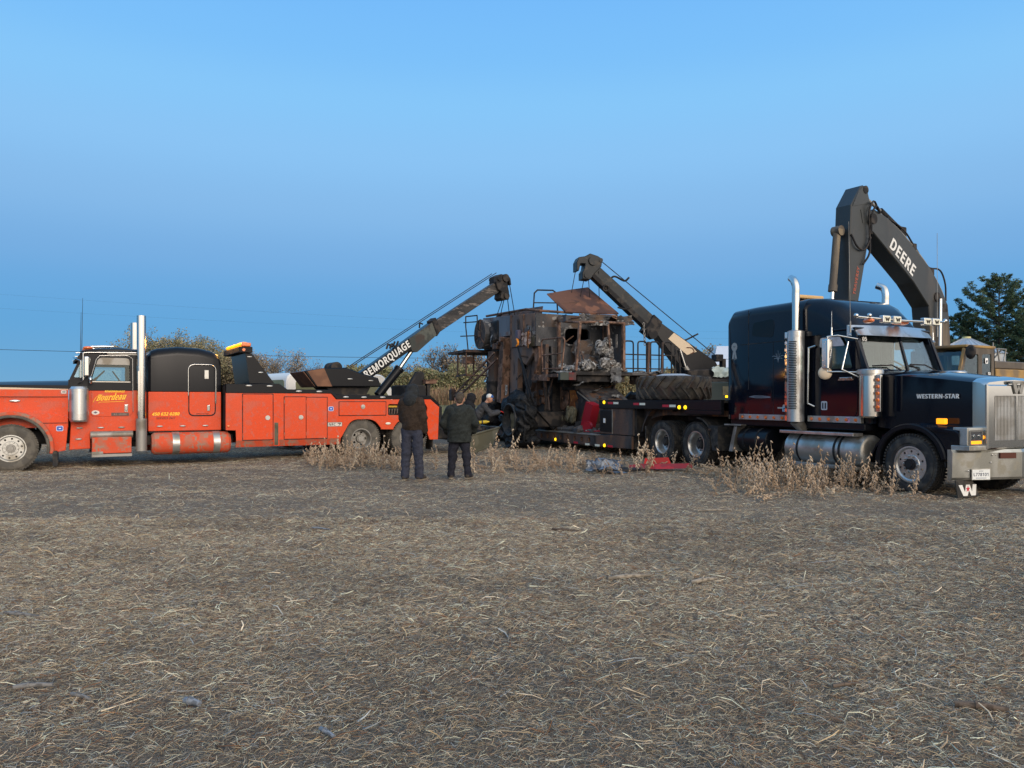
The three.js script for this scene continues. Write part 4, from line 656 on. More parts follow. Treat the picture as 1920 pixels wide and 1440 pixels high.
  near(decal(T, 'door_lettering', 0.8, 0.45, 512, 284, (g, w, h) => {
    g.fillStyle = '#ffcf2a'; g.textAlign = 'center'; g.font = 'italic bold 40px sans-serif'; g.fillText('REMORQUAGE', w * 0.6, 60);
    g.save(); g.transform(1, -0.06, -0.25, 1, 40, 20); g.font = 'italic bold 128px serif'; g.fillText('Bourdeau', w * 0.5, 172, 400); g.restore();
    g.strokeStyle = '#e8b020'; g.lineWidth = 7; g.beginPath(); g.moveTo(20, 210); g.quadraticCurveTo(60, 90, 150, 100); g.stroke(); g.beginPath(); g.moveTo(90, 226); g.quadraticCurveTo(90, 200, 180, 206); g.lineTo(440, 196); g.stroke();
  }), -1.83, 1.64, -0.869);
  near(decal(T, 'phone_lettering', 0.8, 0.24, 512, 150, (g, w) => { g.textAlign = 'center'; g.fillStyle = '#ffcf2a'; g.font = 'italic bold 66px sans-serif'; g.fillText('450 632 0280', w / 2, 66); g.fillStyle = '#5a1208'; g.font = 'italic bold 44px sans-serif'; g.fillText('SERVICE 24/7', w / 2, 122); }), -3.03, 1.19, -0.8715);
  near(decal(T, 'door_notice', 0.3, 0.05, 256, 44, (g, w) => { g.textAlign = 'center'; g.fillStyle = '#4a120c'; g.font = 'bold 30px sans-serif'; g.fillText('SERVICE ROUTIER', w / 2, 32); }), -3.88, 1.24, -0.8725);
  near(decal(T, 'door_plate', 0.38, 0.075, 256, 50, (g, w, h) => { g.fillStyle = '#54403a'; g.fillRect(0, 0, w, h); g.fillStyle = '#8b7a70'; g.textAlign = 'center'; g.font = 'bold 34px sans-serif'; g.fillText('R.I.  L51294', w / 2, 37); }), -2.03, 1.245, -0.868);
  near(decal(T, 'oval_badge', 0.17, 0.11, 128, 84, (g, w, h) => { g.fillStyle = '#d8d0c8'; g.beginPath(); g.ellipse(w / 2, h / 2, w / 2 - 2, h / 2 - 2, 0, 0, 7); g.fill(); g.fillStyle = '#5a5568'; g.beginPath(); g.moveTo(30, 42); g.lineTo(64, 22); g.lineTo(98, 42); g.lineTo(64, 62); g.fill(); }), -1.51, 1.29, -0.868);
  for (const [x, y, z] of [[-0.78, 0.93, -0.952], [-7.06, 1.35, -1.254]]) near(decal(T, 'blue_badge', 0.15, 0.13, 128, 112, (g, w, h) => { g.fillStyle = '#b9c6e0'; g.beginPath(); g.roundRect(2, 2, w - 4, h - 4, 30); g.fill(); g.fillStyle = '#2b57b8'; g.beginPath(); g.roundRect(14, 14, w - 28, h - 28, 22); g.fill(); g.fillStyle = '#dfe8ff'; g.fillRect(46, 48, 40, 16); }), x, y, z);
  near(decal(T, 'maker_plate', 0.4, 0.115, 384, 110, (g, w, h) => { g.fillStyle = '#c9c4bb'; g.fillRect(0, 0, w, h); g.strokeStyle = '#222'; g.lineWidth = 7; g.strokeRect(4, 4, w - 8, h - 8); g.fillStyle = '#191919'; g.font = 'bold 92px sans-serif'; g.fillText('NRC', 24, 88); g.beginPath(); g.moveTo(262, 18); g.lineTo(362, 18); g.lineTo(300, 96); g.lineTo(285, 96); g.lineTo(320, 40); g.lineTo(262, 40); g.fill(); }), -7.17, 0.93, -1.2535);
  near(decal(T, 'hood_sticker', 0.13, 0.1, 64, 48, (g, w, h) => { g.fillStyle = '#e0d8d0'; g.fillRect(0, 0, w, h); g.strokeStyle = '#a01818'; g.lineWidth = 6; g.strokeRect(4, 4, w - 8, h - 8); g.fillStyle = '#777'; g.fillRect(16, 16, 34, 16); }), -0.86, 1.775, -0.865);
}

// ---------- low-bed trailer with the burnt combine ----------
function onTrailer(name, label, cat) { const g = thing(name, label, cat), [X0, D0] = rtF.at(-14, 0); place(g, X0, D0, RTX[2], RTX[3]); return g; }
function crumple(w, h, amp, seed, n = 10, curl = 0) { // torn, dented sheet in its own plane
  const g = new THREE.PlaneGeometry(w, h, n, n), p = g.attributes.position;
  for (let i = 0; i < p.count; i++) { const x = p.getX(i), y = p.getY(i), e = Math.max(Math.abs(x) / w, Math.abs(y) / h) * 2; p.setXYZ(i, x + (hash(i, 1, seed) - 0.5) * 0.16 * w * (e > 0.9), y + (hash(i, 2, seed) - 0.5) * 0.22 * h * (e > 0.9), amp * (noise2(x * 5 + seed, y * 5, seed) - 0.5) * 2 + amp * 0.6 * (noise2(x * 14, y * 14 + seed, seed) - 0.5) + curl * x * x); }
  g.computeVertexNormals(); return g;
}
function lump(r, seed, sx = 1, sy = 1, sz = 1, d = 2) {
  const g = new THREE.IcosahedronGeometry(r, d), p = g.attributes.position;
  for (let i = 0; i < p.count; i++) { const v = new THREE.Vector3().fromBufferAttribute(p, i), q = v.clone().multiplyScalar(2.4 / r), k = 0.62 + 0.5 * noise2(q.x + seed * 3.1, q.y + q.z * 1.7, seed) + 0.35 * noise2(q.z * 2.3 + seed, q.x * 2.1 + q.y * 2, seed + 3); v.multiplyScalar(k); p.setXYZ(i, v.x * sx, v.y * sy, v.z * sz); }
  g.computeVertexNormals(); return g;
}
const plateTex = { double: true };
for (const k of ['rust', 'rustlight', 'rustorange', 'char', 'ash', 'soot']) M[k].side = THREE.DoubleSide;
{
  const T = onTrailer('lowbed_trailer', 'dark low bed trailer with amber side lamps carrying the burnt combine', 'trailer'); OFF = [14, 0, 0];
  P(T, 'gooseneck_deck', [B(-10.1, -4.75, 1.52, 1.575, -1.2, 1.2), B(-10.1, -10.0, 0.6, 1.5, -1.2, 1.2), B(-8.4, -8.3, 0.6, 1.4, -1.2, 1.2)], M.dark);
  for (const s of [-1, 1]) {
    P(T, 'deck_edge', [B(-10.1, -4.75, 1.35, 1.575, s * 1.2, s * 1.3, 0.012), B(-10.1, -4.75, 1.575, 1.59, s * 1.16, s * 1.305), B(-6.1, -4.75, 1.25, 1.35, s * 1.2, s * 1.29, 0.01)], M.black);
    P(T, 'neck_web', X(rp([[-10.0, 1.34], [-8.4, 1.34], [-4.9, 1.34], [-4.9, 1.2], [-7.6, 1.2], [-8.2, 1.0], [-8.4, 0.6], [-10, 0.6]], [0, 0, 0, 0.05, 0.5, 0.4, 0, 0]), s * 0.95, s * 0.85), M.rust);
    P(T, 'side_beam', X([[-10.3, 0.55], [-20, 0.55], [-20, 0.25], [-10.4, 0.24], [-8.4, 0.26], [-8.4, 0.6], [-9.4, 0.6]], s * 1.3, s * 1.22, { bevel: 0.008, holes: Array.from({ length: 20 }, (_, i) => rect(-10.72 - i * 0.45, -10.6 - i * 0.45, 0.33, 0.47, 0.02)) }), M.rust);
    P(T, 'outrigger_beam', B(-20, -10.3, 0.28, 0.5, s * 1.19, s * 1.14), M.soot);
    P(T, 'rub_rail', B(-20, -10.3, 0.55, 0.585, s * 1.1, s * 1.32, 0.008), M.dullsteel);
  }
  const bxp = P(T, 'tool_box', B(-10.1, -8.38, 0.62, 1.345, 0.4, 1.27, 0.012), M.rust);
  P(bxp, 'door', [B(-10.06, -9.42, 0.68, 1.29, 1.27, 1.285, 0.006)], M.black); P(bxp, 'latch', B(-9.86, -9.76, 0.93, 1.06, 1.285, 1.3, 0.006), M.white);
  P(bxp, 'door_edge', B(-9.41, -9.38, 0.64, 1.33, 1.265, 1.29), M.dullsteel);
  P(T, 'low_deck', [B(-20, -9.9, 0.5, 0.555, -1.21, 1.21), B(-9.9, -8.4, 0.26, 0.58, -1.2, 1.2)], M.soot);
  P(T, 'spine_beam', [B(-20, -9, 0.28, 0.5, -0.5, 0.5), B(-8.4, -4.9, 1.2, 1.5, -0.45, 0.45)], M.soot);
  P(T, 'front_jack', [BEAM([-11.5, 0.56, 0.9], [-11.2, 1.48, 0.85], 0.3, 0.34), BEAM([-11.75, 0.56, 0.95], [-11.4, 1.4, 0.95], 0.1, 0.1), C([-11.2, 0.78, 1.0], [-11.16, 0.78, 1.1], 0.16, 0.16, 16), B(-11.9, -11.0, 0.56, 0.66, 0.6, 1.12, 0.03)], S({ color: rgb(0.26, 0.012, 0.022), roughness: 0.4 }));
  for (const x of [-19.3, -20.6, -21.9]) for (const s of [-1, 1]) { const w = wheel(T, x + 14, 0.42, s * 1.0, s, { R: 0.42, rim: 0.24, kind: 'dual', dual: true }); }
  P(T, 'rear_deck', [B(-23, -18.6, 0.88, 1.0, -1.28, 1.28), B(-18.7, -18.5, 0.5, 1.0, -1.28, 1.28), B(-23, -22.9, 0.5, 1.0, -1.28, 1.28)], M.dark);
  const strip = (x, y, m) => P(T, 'reflector_strip', B(x, x + 0.26, y - 0.03, y + 0.03, 1.3, 1.304), m);
  for (const [x, y] of [[-9.6, 1.5], [-8.3, 1.48], [-6.98, 1.44]]) { strip(x, y, M.reflred); strip(x + 0.29, y, M.reflwhite); }
  for (const [x, y] of [[-10.6, 0.27], [-10.02, 0.27]]) { strip(x - 0.3, y, M.reflwhite); } strip(-9.62, 0.28, M.reflred); strip(-11.6, 0.285, M.reflred);
  for (const [x, y] of [[-9.8, 1.52], [-6.28, 1.41], [-6.04, 1.41], [-12.8, 0.32], [-9.78, 0.29]]) { P(T, 'side_lamp', [C([x, y, 1.3], [x, y, 1.325], 0.05, 0.044, 14)], M.yellowLit); }
  P(T, 'rear_lamp', C([-14.13, 0.3, 1.3], [-14.13, 0.3, 1.33], 0.06, 0.05, 14), M.reflred);
  P(T, 'neck_fender', X([...arc(-7.3, 0.5, 0.95, 165, 60, 10), ...arc(-7.3, 0.5, 0.91, 60, 165, 10)], 0.6, 1.1), M.rust);
}
{
  const T = onTrailer('burnt_combine', 'burnt out rusty combine harvester with open cab loaded on the low bed trailer', 'combine'); OFF = [14, 0, 0];
  const R = rng(404);
  // hull
  P(T, 'body', [B(-18.05, -15.0, 3.3, 4.35, -1.6, 1.6), B(-15.0, -13.62, 4.3, 4.35, -1.6, 1.6), B(-15.0, -13.62, 3.3, 3.36, -1.6, 1.6), B(-15.0, -13.62, 3.36, 4.3, 1.5, 1.6), B(-15.0, -13.62, 3.36, 4.3, -1.6, -1.5), B(-17.6, -13.7, 1.2, 3.3, -0.8, 0.95)], M.soot);
  P(T, 'tank_rear_panel', X([[-18.05, 3.9], [-18.05, 4.7], [-15.46, 4.545], [-15.46, 3.84], [-16.4, 3.86]], 1.6, 1.68, { bevel: 0.012 }), S({ map: mottle([0.15, 0.165, 0.19], [[[0.075, 0.075, 0.08], 0.54, 0.18, 3, 171, 0.5], [[0.17, 0.1, 0.075], 0.6, 0.12, 5, 172, 0.4], [[0.22, 0.23, 0.24], 0.66, 0.1, 7, 173, 0.5]], { rep: 0.5 }), roughness: 0.7, side: THREE.DoubleSide }));
  M.scorch = S({ map: mottle([0.15, 0.11, 0.095], [[[0.1, 0.095, 0.1], 0.5, 0.2, 3, 174, 0.4], [[0.21, 0.13, 0.09], 0.58, 0.14, 4, 175, 0.35], [[0.06, 0.05, 0.048], 0.64, 0.1, 6, 176, 0.5]], { rep: 0.5, size: 512 }), roughness: 0.8, bumpMap: grain, bumpScale: 0.008, side: THREE.DoubleSide });
  P(T, 'tank_side_panel', X([[-15.44, 3.42], [-15.44, 4.545], [-14.42, 4.49], [-14.42, 3.42]], 1.6, 1.675, { bevel: 0.012 }), M.scorch);
  P(T, 'tank_front_panel', X([[-14.4, 3.42], [-14.4, 4.49], [-13.56, 4.43], [-13.56, 3.36], [-14.1, 3.36]], 1.6, 1.67, { bevel: 0.012 }), M.scorch);
  P(T, 'panel_rib', [B(-14.44, -14.38, 3.42, 4.49, 1.66, 1.7), B(-15.48, -15.42, 3.42, 4.55, 1.66, 1.7)], M.rustlight);
  P(T, 'front_bulkhead', XF([[1.66, 3.36], [1.66, 4.43], [-1.66, 4.4], [-1.66, 2.55], [1.05, 2.5], [1.1, 3.36]], -13.62, -13.5, { holes: [rp([[0.62, 3.42], [0.62, 3.98], [-0.36, 3.98], [-0.36, 3.42]], 0.2)] }), M.char);
  const wr = rp([[0.66, 3.38], [0.66, 4.02], [-0.4, 4.02], [-0.4, 3.38]], 0.22), wi = rp([[0.6, 3.44], [0.6, 3.97], [-0.34, 3.97], [-0.34, 3.44]], 0.19);
  P(T, 'rear_window_frame', XF(wr, -13.5, -13.46, { holes: [wi] }), M.char);
  P(T, 'tank_inside', [B(-14.99, -14.9, 3.37, 4.29, -1.45, 1.45)], S({ color: rgb(0.012, 0.016, 0.035), roughness: 0.9 }));
  P(T, 'window_brace', RODS([[-13.7, 3.45, 0.58], [-13.7, 3.75, 0.15]], 0.02), M.rustlight);
  P(T, 'tank_rim', [...RODS([[-18, 4.78, 1.55], [-16.2, 4.72, 1.55], [-14.6, 4.68, 1.5], [-13.55, 4.52, 1.5], [-13.5, 4.5, 0.3]], 0.045), ...RODS([[-18, 4.75, -1.5], [-13.6, 4.5, -1.5]], 0.045)], M.rustlight);
  P(T, 'tank_extension', [quad([-17.2, 4.62, 1.4], [-13.6, 4.42, 1.4], [-13.9, 4.72, 1.2], [-16.9, 4.85, 1.2], 0.02), quad([-17.9, 4.62, 1.4], [-17.9, 4.62, -1.4], [-17.4, 4.85, -1.2], [-17.4, 4.85, 1.2], 0.02)], M.rust);
  P(T, 'tank_lid', loft([[[-14.0, 5.13, 1.0], [-14.36, 5.36, 0], [-14.7, 5.56, -1.0], [-13.1, 4.48, -1.25], [-13.26, 4.46, -0.3], [-13.4, 4.48, 0.62]], [[-14.02, 5.17, 1.0], [-14.38, 5.4, 0], [-14.72, 5.6, -1.0], [-13.08, 4.52, -1.25], [-13.24, 4.5, -0.3], [-13.38, 4.52, 0.62]]], { crease: 0.3 }), S({ map: mottle([0.12, 0.06, 0.042], [[[0.07, 0.04, 0.035], 0.5, 0.1, 3, 181], [[0.18, 0.085, 0.055], 0.62, 0.08, 6, 182]], { rep: 0.6 }), roughness: 0.85, side: THREE.DoubleSide }));
  P(T, 'lid_stiffener', [BEAM([-14.28, 5.28, -0.02], [-13.3, 4.5, -0.3], 0.06, 0.05), BEAM([-13.7, 4.8, 0.7], [-13.85, 4.98, -1.05], 0.06, 0.05)], M.rust);
  P(T, 'roof_ladder', [...RODS([[-15.9, 4.7, 0.6], [-15.9, 5.45, 0.55], [-15.85, 5.56, 0.45], [-15.7, 5.56, -0.1], [-15.6, 5.45, -0.2], [-15.6, 4.7, -0.25]], 0.028), ...RODS([[-15.88, 5.1, 0.56], [-15.62, 5.1, -0.22]], 0.022)], M.soot);
  // belly, posts and side machinery
  P(T, 'belly_plate', X([[-15.55, 3.85], [-15.55, 3.27], [-14.35, 2.76], [-13.82, 3.14], [-13.9, 3.5], [-14.1, 3.86]], 1.5, 1.62, { bevel: 0.01 }), M.scorch);
  P(T, 'lower_shield', X([[-14.1, 3.44], [-13.56, 3.44], [-13.5, 3.0], [-13.75, 2.5], [-13.85, 3.1]], 1.45, 1.55), M.rustlight);
  P(T, 'front_post', BEAM([-15.8, 3.8, 1.72], [-16.1, 1.5, 1.72], 0.3, 0.36, [1, 0, 0]), M.rustlight);
  P(T, 'rear_post', BEAM([-15.35, 3.5, 1.5], [-15.42, 1.5, 1.5], 0.2, 0.62, [1, 0, 0]), M.scorch);
  P(T, 'elevator', [B(-15.0, -14.2, 1.4, 3.2, 0.95, 1.3, 0.03), BEAM([-14.9, 1.2, 1.35], [-13.9, 3.2, 1.35], 0.2, 0.34)], M.rust);
  P(T, 'air_tank', [C([-16.75, 2.25, 1.7], [-16.75, 3.35, 1.7], 0.28, 0.28, 20)], M.rust); P(T, 'lower_tank', [C([-16.75, 1.45, 1.75], [-16.75, 2.2, 1.75], 0.3, 0.3, 20), C([-16.75, 2.2, 1.75], [-16.75, 2.26, 1.75], 0.33, 0.33, 20)], M.soot);
  P(T, 'rear_column', B(-17.6, -17.2, 1.5, 3.4, 1.2, 1.6, 0.02), M.char); P(T, 'rear_hood', [B(-19.4, -17.6, 2.0, 4.2, -1.3, 1.0, 0.1)], M.soot);
  P(T, 'rotary_screen', [C([-17.5, 4.03, 1.55], [-17.5, 4.03, 2.02], 0.55, 0.55, 40), new THREE.TorusGeometry(0.54, 0.025, 6, 40).translate(-17.5, 4.03, 2.02)], M.char);
  P(T, 'screen_disc', C([-17.5, 4.03, 2.02], [-17.5, 4.03, 2.035], 0.53, 0.53, 40), S({ map: mottle([0.075, 0.055, 0.046], [[[0.035, 0.03, 0.03], 0.5, 0.1, 5, 191], [[0.13, 0.08, 0.05], 0.62, 0.06, 8, 192]], { rep: 1 }), roughness: 0.8 }));
  P(T, 'screen_hub', [C([-17.5, 4.03, 2.03], [-17.5, 4.03, 2.07], 0.12, 0.11, 20), ...[80, 200, 320].map((a) => BEAM([-17.5, 4.03, 2.045], [-17.5 + 0.52 * Math.cos(a / 57.3), 4.03 + 0.52 * Math.sin(a / 57.3), 2.045], 0.02, 0.035, [0, 0, 1]))], M.rustlight);
  P(T, 'screen_duct', [B(-17.4, -16.5, 3.5, 4.5, 1.55, 1.75, 0.1), C([-17.0, 4.2, 1.7], [-16.5, 3.7, 1.8], 0.16, 0.12, 14)], M.soot);
  P(T, 'engine_platform', [B(-17.6, -19.6, 3.36, 3.46, 0.8, 2.55, 0.01)], M.rust);
  PP(T, 'platform_post', [[-17.7, 2.5], [-18.6, 2.5], [-18.2, 2.0]].map(([x, z]) => C([x, 2.5, z], [x, 3.4, z], 0.035, 0.035, 6)).concat([BEAM([-17.6, 2.52, 2.5], [-18.7, 2.5, 2.5], 0.06, 0.06), BEAM([-17.6, 2.5, 1.5], [-17.7, 2.5, 2.5], 0.06, 0.06)]), M.rust);
  P(T, 'step_box', [B(-17.75, -18.1, 2.95, 3.2, 2.2, 2.5, 0.01)], M.rustlight);
  P(T, 'platform_rail', [...RODS([[-17.75, 3.42, 2.4], [-18.0, 4.35, 2.4], [-18.0, 4.72, 2.4], [-17.6, 4.74, 2.1], [-17.55, 4.25, 2.1], [-17.3, 3.95, 1.9]], 0.024), ...RODS([[-18.3, 4.0, 2.5], [-17.5, 4.0, 1.8]], 0.022), ...RODS([[-18.1, 4.5, 2.45], [-17.3, 4.52, 1.8]], 0.022), ...RODS([[-17.35, 3.42, 1.9], [-17.35, 4.4, 1.9]], 0.022)], M.soot);
  PP(T, 'boarding_ladder', [BEAM([-16.2, 3.28, 2.0], [-19.76, 1.68, 2.3], 0.05, 0.06), BEAM([-15.9, 3.05, 2.0], [-18.74, 1.8, 2.3], 0.05, 0.06)].concat([0.15, 0.35, 0.55, 0.72, 0.84, 0.95].map((t) => BEAM([mix(-16.2, -19.76, t), mix(3.28, 1.68, t), mix(2, 2.3, t)], [mix(-15.9, -18.74, t), mix(3.05, 1.8, t), mix(2, 2.3, t)], 0.04, 0.03))), M.rustlight);
  P(T, 'ladder_hinge', [B(-19.9, -19.6, 1.55, 2.0, 2.2, 2.4, 0.03), B(-19.85, -19.7, 1.9, 2.05, 2.2, 2.35, 0.02)], M.rust);
  P(T, 'hydraulic_valve', [B(-16.5, -16.1, 3.4, 3.62, 1.7, 1.95, 0.03), C([-15.7, 3.72, 1.85], [-15.7, 3.72, 2.0], 0.09, 0.09, 14), C([-15.98, 3.6, 1.85], [-15.98, 3.6, 1.98], 0.07, 0.07, 12), C([-16.2, 3.55, 1.85], [-16.2, 3.55, 1.95], 0.06, 0.06, 12)], M.rustlight);
  P(T, 'peeled_sheet', [crumple(0.45, 0.42, 0.06, 3).rotateY(0.3).translate(-14.0, 3.62, 1.78)], S({ map: mottle([0.42, 0.33, 0.29], [[[0.2, 0.12, 0.09], 0.52, 0.06, 7, 195]], { rep: 2 }), roughness: 0.9, side: THREE.DoubleSide }));
  P(T, 'curled_sheet', [crumple(0.24, 0.55, 0.03, 8, 8, 3).rotateY(-0.2).translate(-13.72, 3.6, 1.82)], M.rustorange);
  P(T, 'melted_strip', [crumple(0.12, 0.4, 0.04, 9, 6).translate(-16.55, 3.72, 1.98), crumple(0.1, 0.25, 0.04, 10, 6).translate(-16.6, 2.55, 2.08), crumple(0.12, 0.34, 0.04, 12, 6).rotateY(0.4).translate(-15.5, 1.95, 1.85)], M.ash);
  // wheels and axle
  P(T, 'front_axle', [B(-13.7, -13.1, 0.7, 1.2, -1.9, 1.9, 0.05), B(-15.2, -13.95, 0.9, 2.2, -0.7, 0.8, 0.1), B(-15.4, -13.9, 0.62, 1.5, -0.8, 1.15, 0.05)], M.soot);
  { // collapsed, shredded tyre: lathe pushed out of round
    const tyre = (seed, sag) => { const g = new THREE.TorusGeometry(0.62, 0.34, 16, 56), p = g.attributes.position; for (let i = 0; i < p.count; i++) { const x = p.getX(i), y = p.getY(i), z = p.getZ(i), a = Math.atan2(y, x), n = noise2(a * 3 + 9, z * 5, seed), m = noise2(a * 9 + 3, z * 9, seed + 1), m2 = noise2(x * 13, y * 13 + z * 11, seed + 2), k = 0.86 + 0.2 * n + 0.16 * (m - 0.5) + 0.12 * (m2 - 0.5), low = sstep(0.1, 0.9, -y); p.setXYZ(i, x * k * (1 + sag * low), y * k * (1 - 0.06 * low), z * 1.25 * (1 + 0.35 * (m - 0.4) + 0.4 * (m2 - 0.5) + 0.3 * sag * low)); } g.computeVertexNormals(); return g; };
    const w = P(T, 'burnt_wheel', [tyre(41, 0.12).scale(1, 1, 0.72).translate(-13.45, 0.92, 2.34)], S({ color: rgb(0.009, 0.01, 0.012), roughness: 0.5, bumpMap: grain, bumpScale: 0.03 }));
    P(w, 'rim', [ring(0, 0, 0, [[0.5, -0.2], [0.53, 0.02], [0.5, 0.06], [0.44, 0.04], [0.4, -0.16], [0.3, -0.22], [0.08, -0.2], [0, -0.2]]).translate(-13.35, 0.95, 2.64), new THREE.TorusGeometry(0.5, 0.035, 8, 40).translate(-13.35, 0.95, 2.69)], S({ map: mottle([0.022, 0.026, 0.03], [[[0.05, 0.05, 0.052], 0.55, 0.1, 6, 285]], { rep: 2 }), roughness: 0.55, side: THREE.DoubleSide })); P(w, 'hub', C([-13.35, 0.95, 2.4], [-13.35, 0.95, 2.6], 0.14, 0.12, 16), M.soot);
    P(w, 'wheel_plate', [crumple(0.22, 0.66, 0.03, 22, 6).rotateZ(0.15).rotateY(0.35).translate(-13.08, 0.84, 2.66)], M.canvas);
    P(w, 'tread_shred', [...Array.from({ length: 16 }, (_, i) => { const a = i * 0.42 + 0.3 * R(), r = 0.72 + 0.16 * R(); return TU([[-13.35 + r * Math.cos(a), 0.92 + r * Math.sin(a), 2.2 + 0.3 * R()], [-13.35 + (r + 0.1) * Math.cos(a + 0.25), 0.92 + (r + 0.06) * Math.sin(a + 0.25), 2.5], [-13.35 + r * Math.cos(a + 0.6), 0.92 + (r - 0.1) * Math.sin(a + 0.6), 2.35 + 0.3 * R()]], 0.035 + 0.03 * R(), 8, 5); }), lump(0.42, 5, 1.3, 0.6, 1.1).translate(-13.3, 0.24, 2.3), lump(0.3, 6, 1.2, 0.6, 1).translate(-12.8, 0.3, 2.2), lump(0.26, 8, 1.2, 0.7, 1).translate(-13.8, 0.2, 2.3)], S({ color: rgb(0.011, 0.012, 0.014), roughness: 0.7 }));
    P(T, 'burnt_wheel', [tyre(57, 0.1).translate(-13.35, 0.92, -2.2)], S({ color: rgb(0.012, 0.012, 0.014), roughness: 0.6 }));
    for (const s of [-1, 1]) P(T, 'rear_wheel', [tyre(60 + s, 0.08).scale(0.72, 0.72, 0.6).translate(-18.4, 1.2, s * 1.2)], M.soot);
  }
  // cab
  P(T, 'cab_floor', [B(-13.5, -11.85, 2.36, 2.48, -1.0, 1.1, 0.02), B(-13.4, -12.0, 2.16, 2.36, -0.8, 0.95, 0.02)], M.soot);
  const pil = (n, a, b, w = 0.07) => P(T, n, BEAM(a, b, w, w * 1.3, [1, 0, 0]), M.rustlight);
  pil('cab_pillar', [-13.3, 2.48, 0.92], [-13.3, 4.18, 0.92], 0.09); pil('cab_pillar', [-11.9, 2.5, 1.06], [-11.95, 4.0, 0.88]); pil('cab_pillar', [-11.9, 2.55, -0.24], [-11.95, 4.05, -0.12], 0.06); pil('cab_pillar', [-11.9, 2.5, -0.68], [-11.95, 4.05, -0.72], 0.08); pil('cab_pillar', [-13.3, 2.48, -0.8], [-13.3, 4.1, -0.8], 0.07);
  P(T, 'cab_far_side', X([[-13.5, 2.5], [-12.0, 2.5], [-12.0, 3.9], [-12.1, 4.1], [-13.5, 4.3]], -0.78, -0.83, { holes: [rect(-12.55, -12.4, 3.3, 3.75, 0.03)] }), M.char);
  P(T, 'cab_roof_frame', [...RODS([[-13.45, 4.22, 0.95], [-12.7, 4.1, 0.95], [-11.95, 4.02, 0.9], [-11.92, 4.06, 0.1], [-11.95, 4.05, -0.75], [-13.3, 4.15, -0.82]], 0.04), ...RODS([[-13.4, 4.3, 0.4], [-12.6, 4.34, 0.1], [-12.3, 4.32, -0.6], [-12.6, 4.22, -1.0]], 0.04), quad([-13.4, 4.35, -0.3], [-12.3, 4.3, -0.5], [-12.4, 4.1, -1.1], [-13.4, 4.2, -1.1], 0.03)], M.rustlight);
  P(T, 'roof_wreck', [crumple(1.0, 0.5, 0.12, 61).rotateX(-1.3).translate(-12.6, 4.18, -0.2), crumple(0.9, 0.3, 0.1, 62).rotateY(1.3).translate(-11.95, 4.12, 0.35), crumple(0.5, 0.3, 0.1, 63).rotateY(1.2).translate(-12, 4.15, -0.8), crumple(0.6, 0.22, 0.08, 64).translate(-12.9, 4.22, 1.0)], M.char);
  P(T, 'roof_scrap', [crumple(0.7, 0.16, 0.06, 65).rotateY(1.2).translate(-11.93, 4.02, 0.3), crumple(0.4, 0.12, 0.05, 66).rotateY(1.2).translate(-11.95, 4.06, -0.9), crumple(0.3, 0.2, 0.05, 67).rotateY(1.0).translate(-12.0, 4.2, 0.7)], M.ash);
  P(T, 'ash_heap', [...Array.from({ length: 46 }, (_, i) => lump(0.07 + 0.09 * R(), i + 11, 1 + 0.6 * R(), 0.7 + 0.4 * R(), 1 + 0.5 * R(), 1).translate(-13.1 + 1.25 * R(), 2.52 + 0.26 * R() * R() + 0.02, -0.75 + 1.7 * R())), lump(0.26, 71, 1.2, 0.6, 1.6).translate(-12.3, 2.6, -0.2), lump(0.2, 72, 1, 0.7, 1.8).translate(-12.2, 2.6, 0.5)], M.ash);
  P(T, 'burnt_seat', [lump(0.34, 81, 0.8, 1.1, 1.0).translate(-13.1, 3.2, 0.1), lump(0.4, 82, 1.1, 0.7, 1.2).translate(-12.85, 2.8, 0.1)], M.char);
  P(T, 'melted_console', Array.from({ length: 26 }, (_, i) => { const t = i / 25, w = t > 0.72 ? 0.24 : 0.12; return lump(0.07 + 0.07 * R(), 900 + i, 1 + 0.4 * R(), 0.8 + 0.6 * R(), 1 + 0.4 * R(), 2).translate(-12.05 + (R() - 0.5) * w, 2.55 + 0.88 * t, -0.12 + (R() - 0.5) * w * 1.6 + (t > 0.72 ? 0.05 : -0.06)); }), M.ash);
  P(T, 'hanging_sheet', crumple(0.34, 0.46, 0.08, 95, 14).rotateY(1.15).translate(-11.8, 2.4, -0.34), S({ map: mottle([0.15, 0.155, 0.16], [[[0.08, 0.08, 0.085], 0.5, 0.1, 8, 197]], { rep: 1 }), roughness: 0.8, side: THREE.DoubleSide }));
  P(T, 'steering_column', [...RODS([[-12.3, 2.5, 0.5], [-12.45, 3.0, 0.5], [-12.6, 3.15, 0.5]], 0.035), ...RODS([[-12.2, 2.5, 0.75], [-12.2, 2.95, 0.75], [-12.4, 3.05, 0.6]], 0.03)], M.rust);
  P(T, 'side_scraps', Array.from({ length: 12 }, (_, i) => crumple(0.1 + 0.14 * R(), 0.1 + 0.1 * R(), 0.03, 300 + i, 4).translate(-14.15 + 0.55 * R(), 3.5 + 0.85 * R(), 1.685)), M.ash);
  P(T, 'oil_patch_plate', crumple(0.62, 0.34, 0.02, 330, 6).translate(-13.85, 3.52, 1.7), M.canvas);
  // access platform on the near side
  P(T, 'hand_rail', [...RODS([[-13.0, 2.5, 1.66], [-13.1, 3.45, 1.66], [-13.0, 3.53, 1.66], [-11.65, 3.5, 1.64], [-11.55, 3.4, 1.64], [-11.75, 2.52, 1.64]], 0.026), ...RODS([[-13.05, 3.02, 1.66], [-11.62, 3.02, 1.64]], 0.022), ...RODS([[-13.0, 2.58, 1.66], [-11.74, 2.56, 1.64]], 0.022)], M.rustlight);
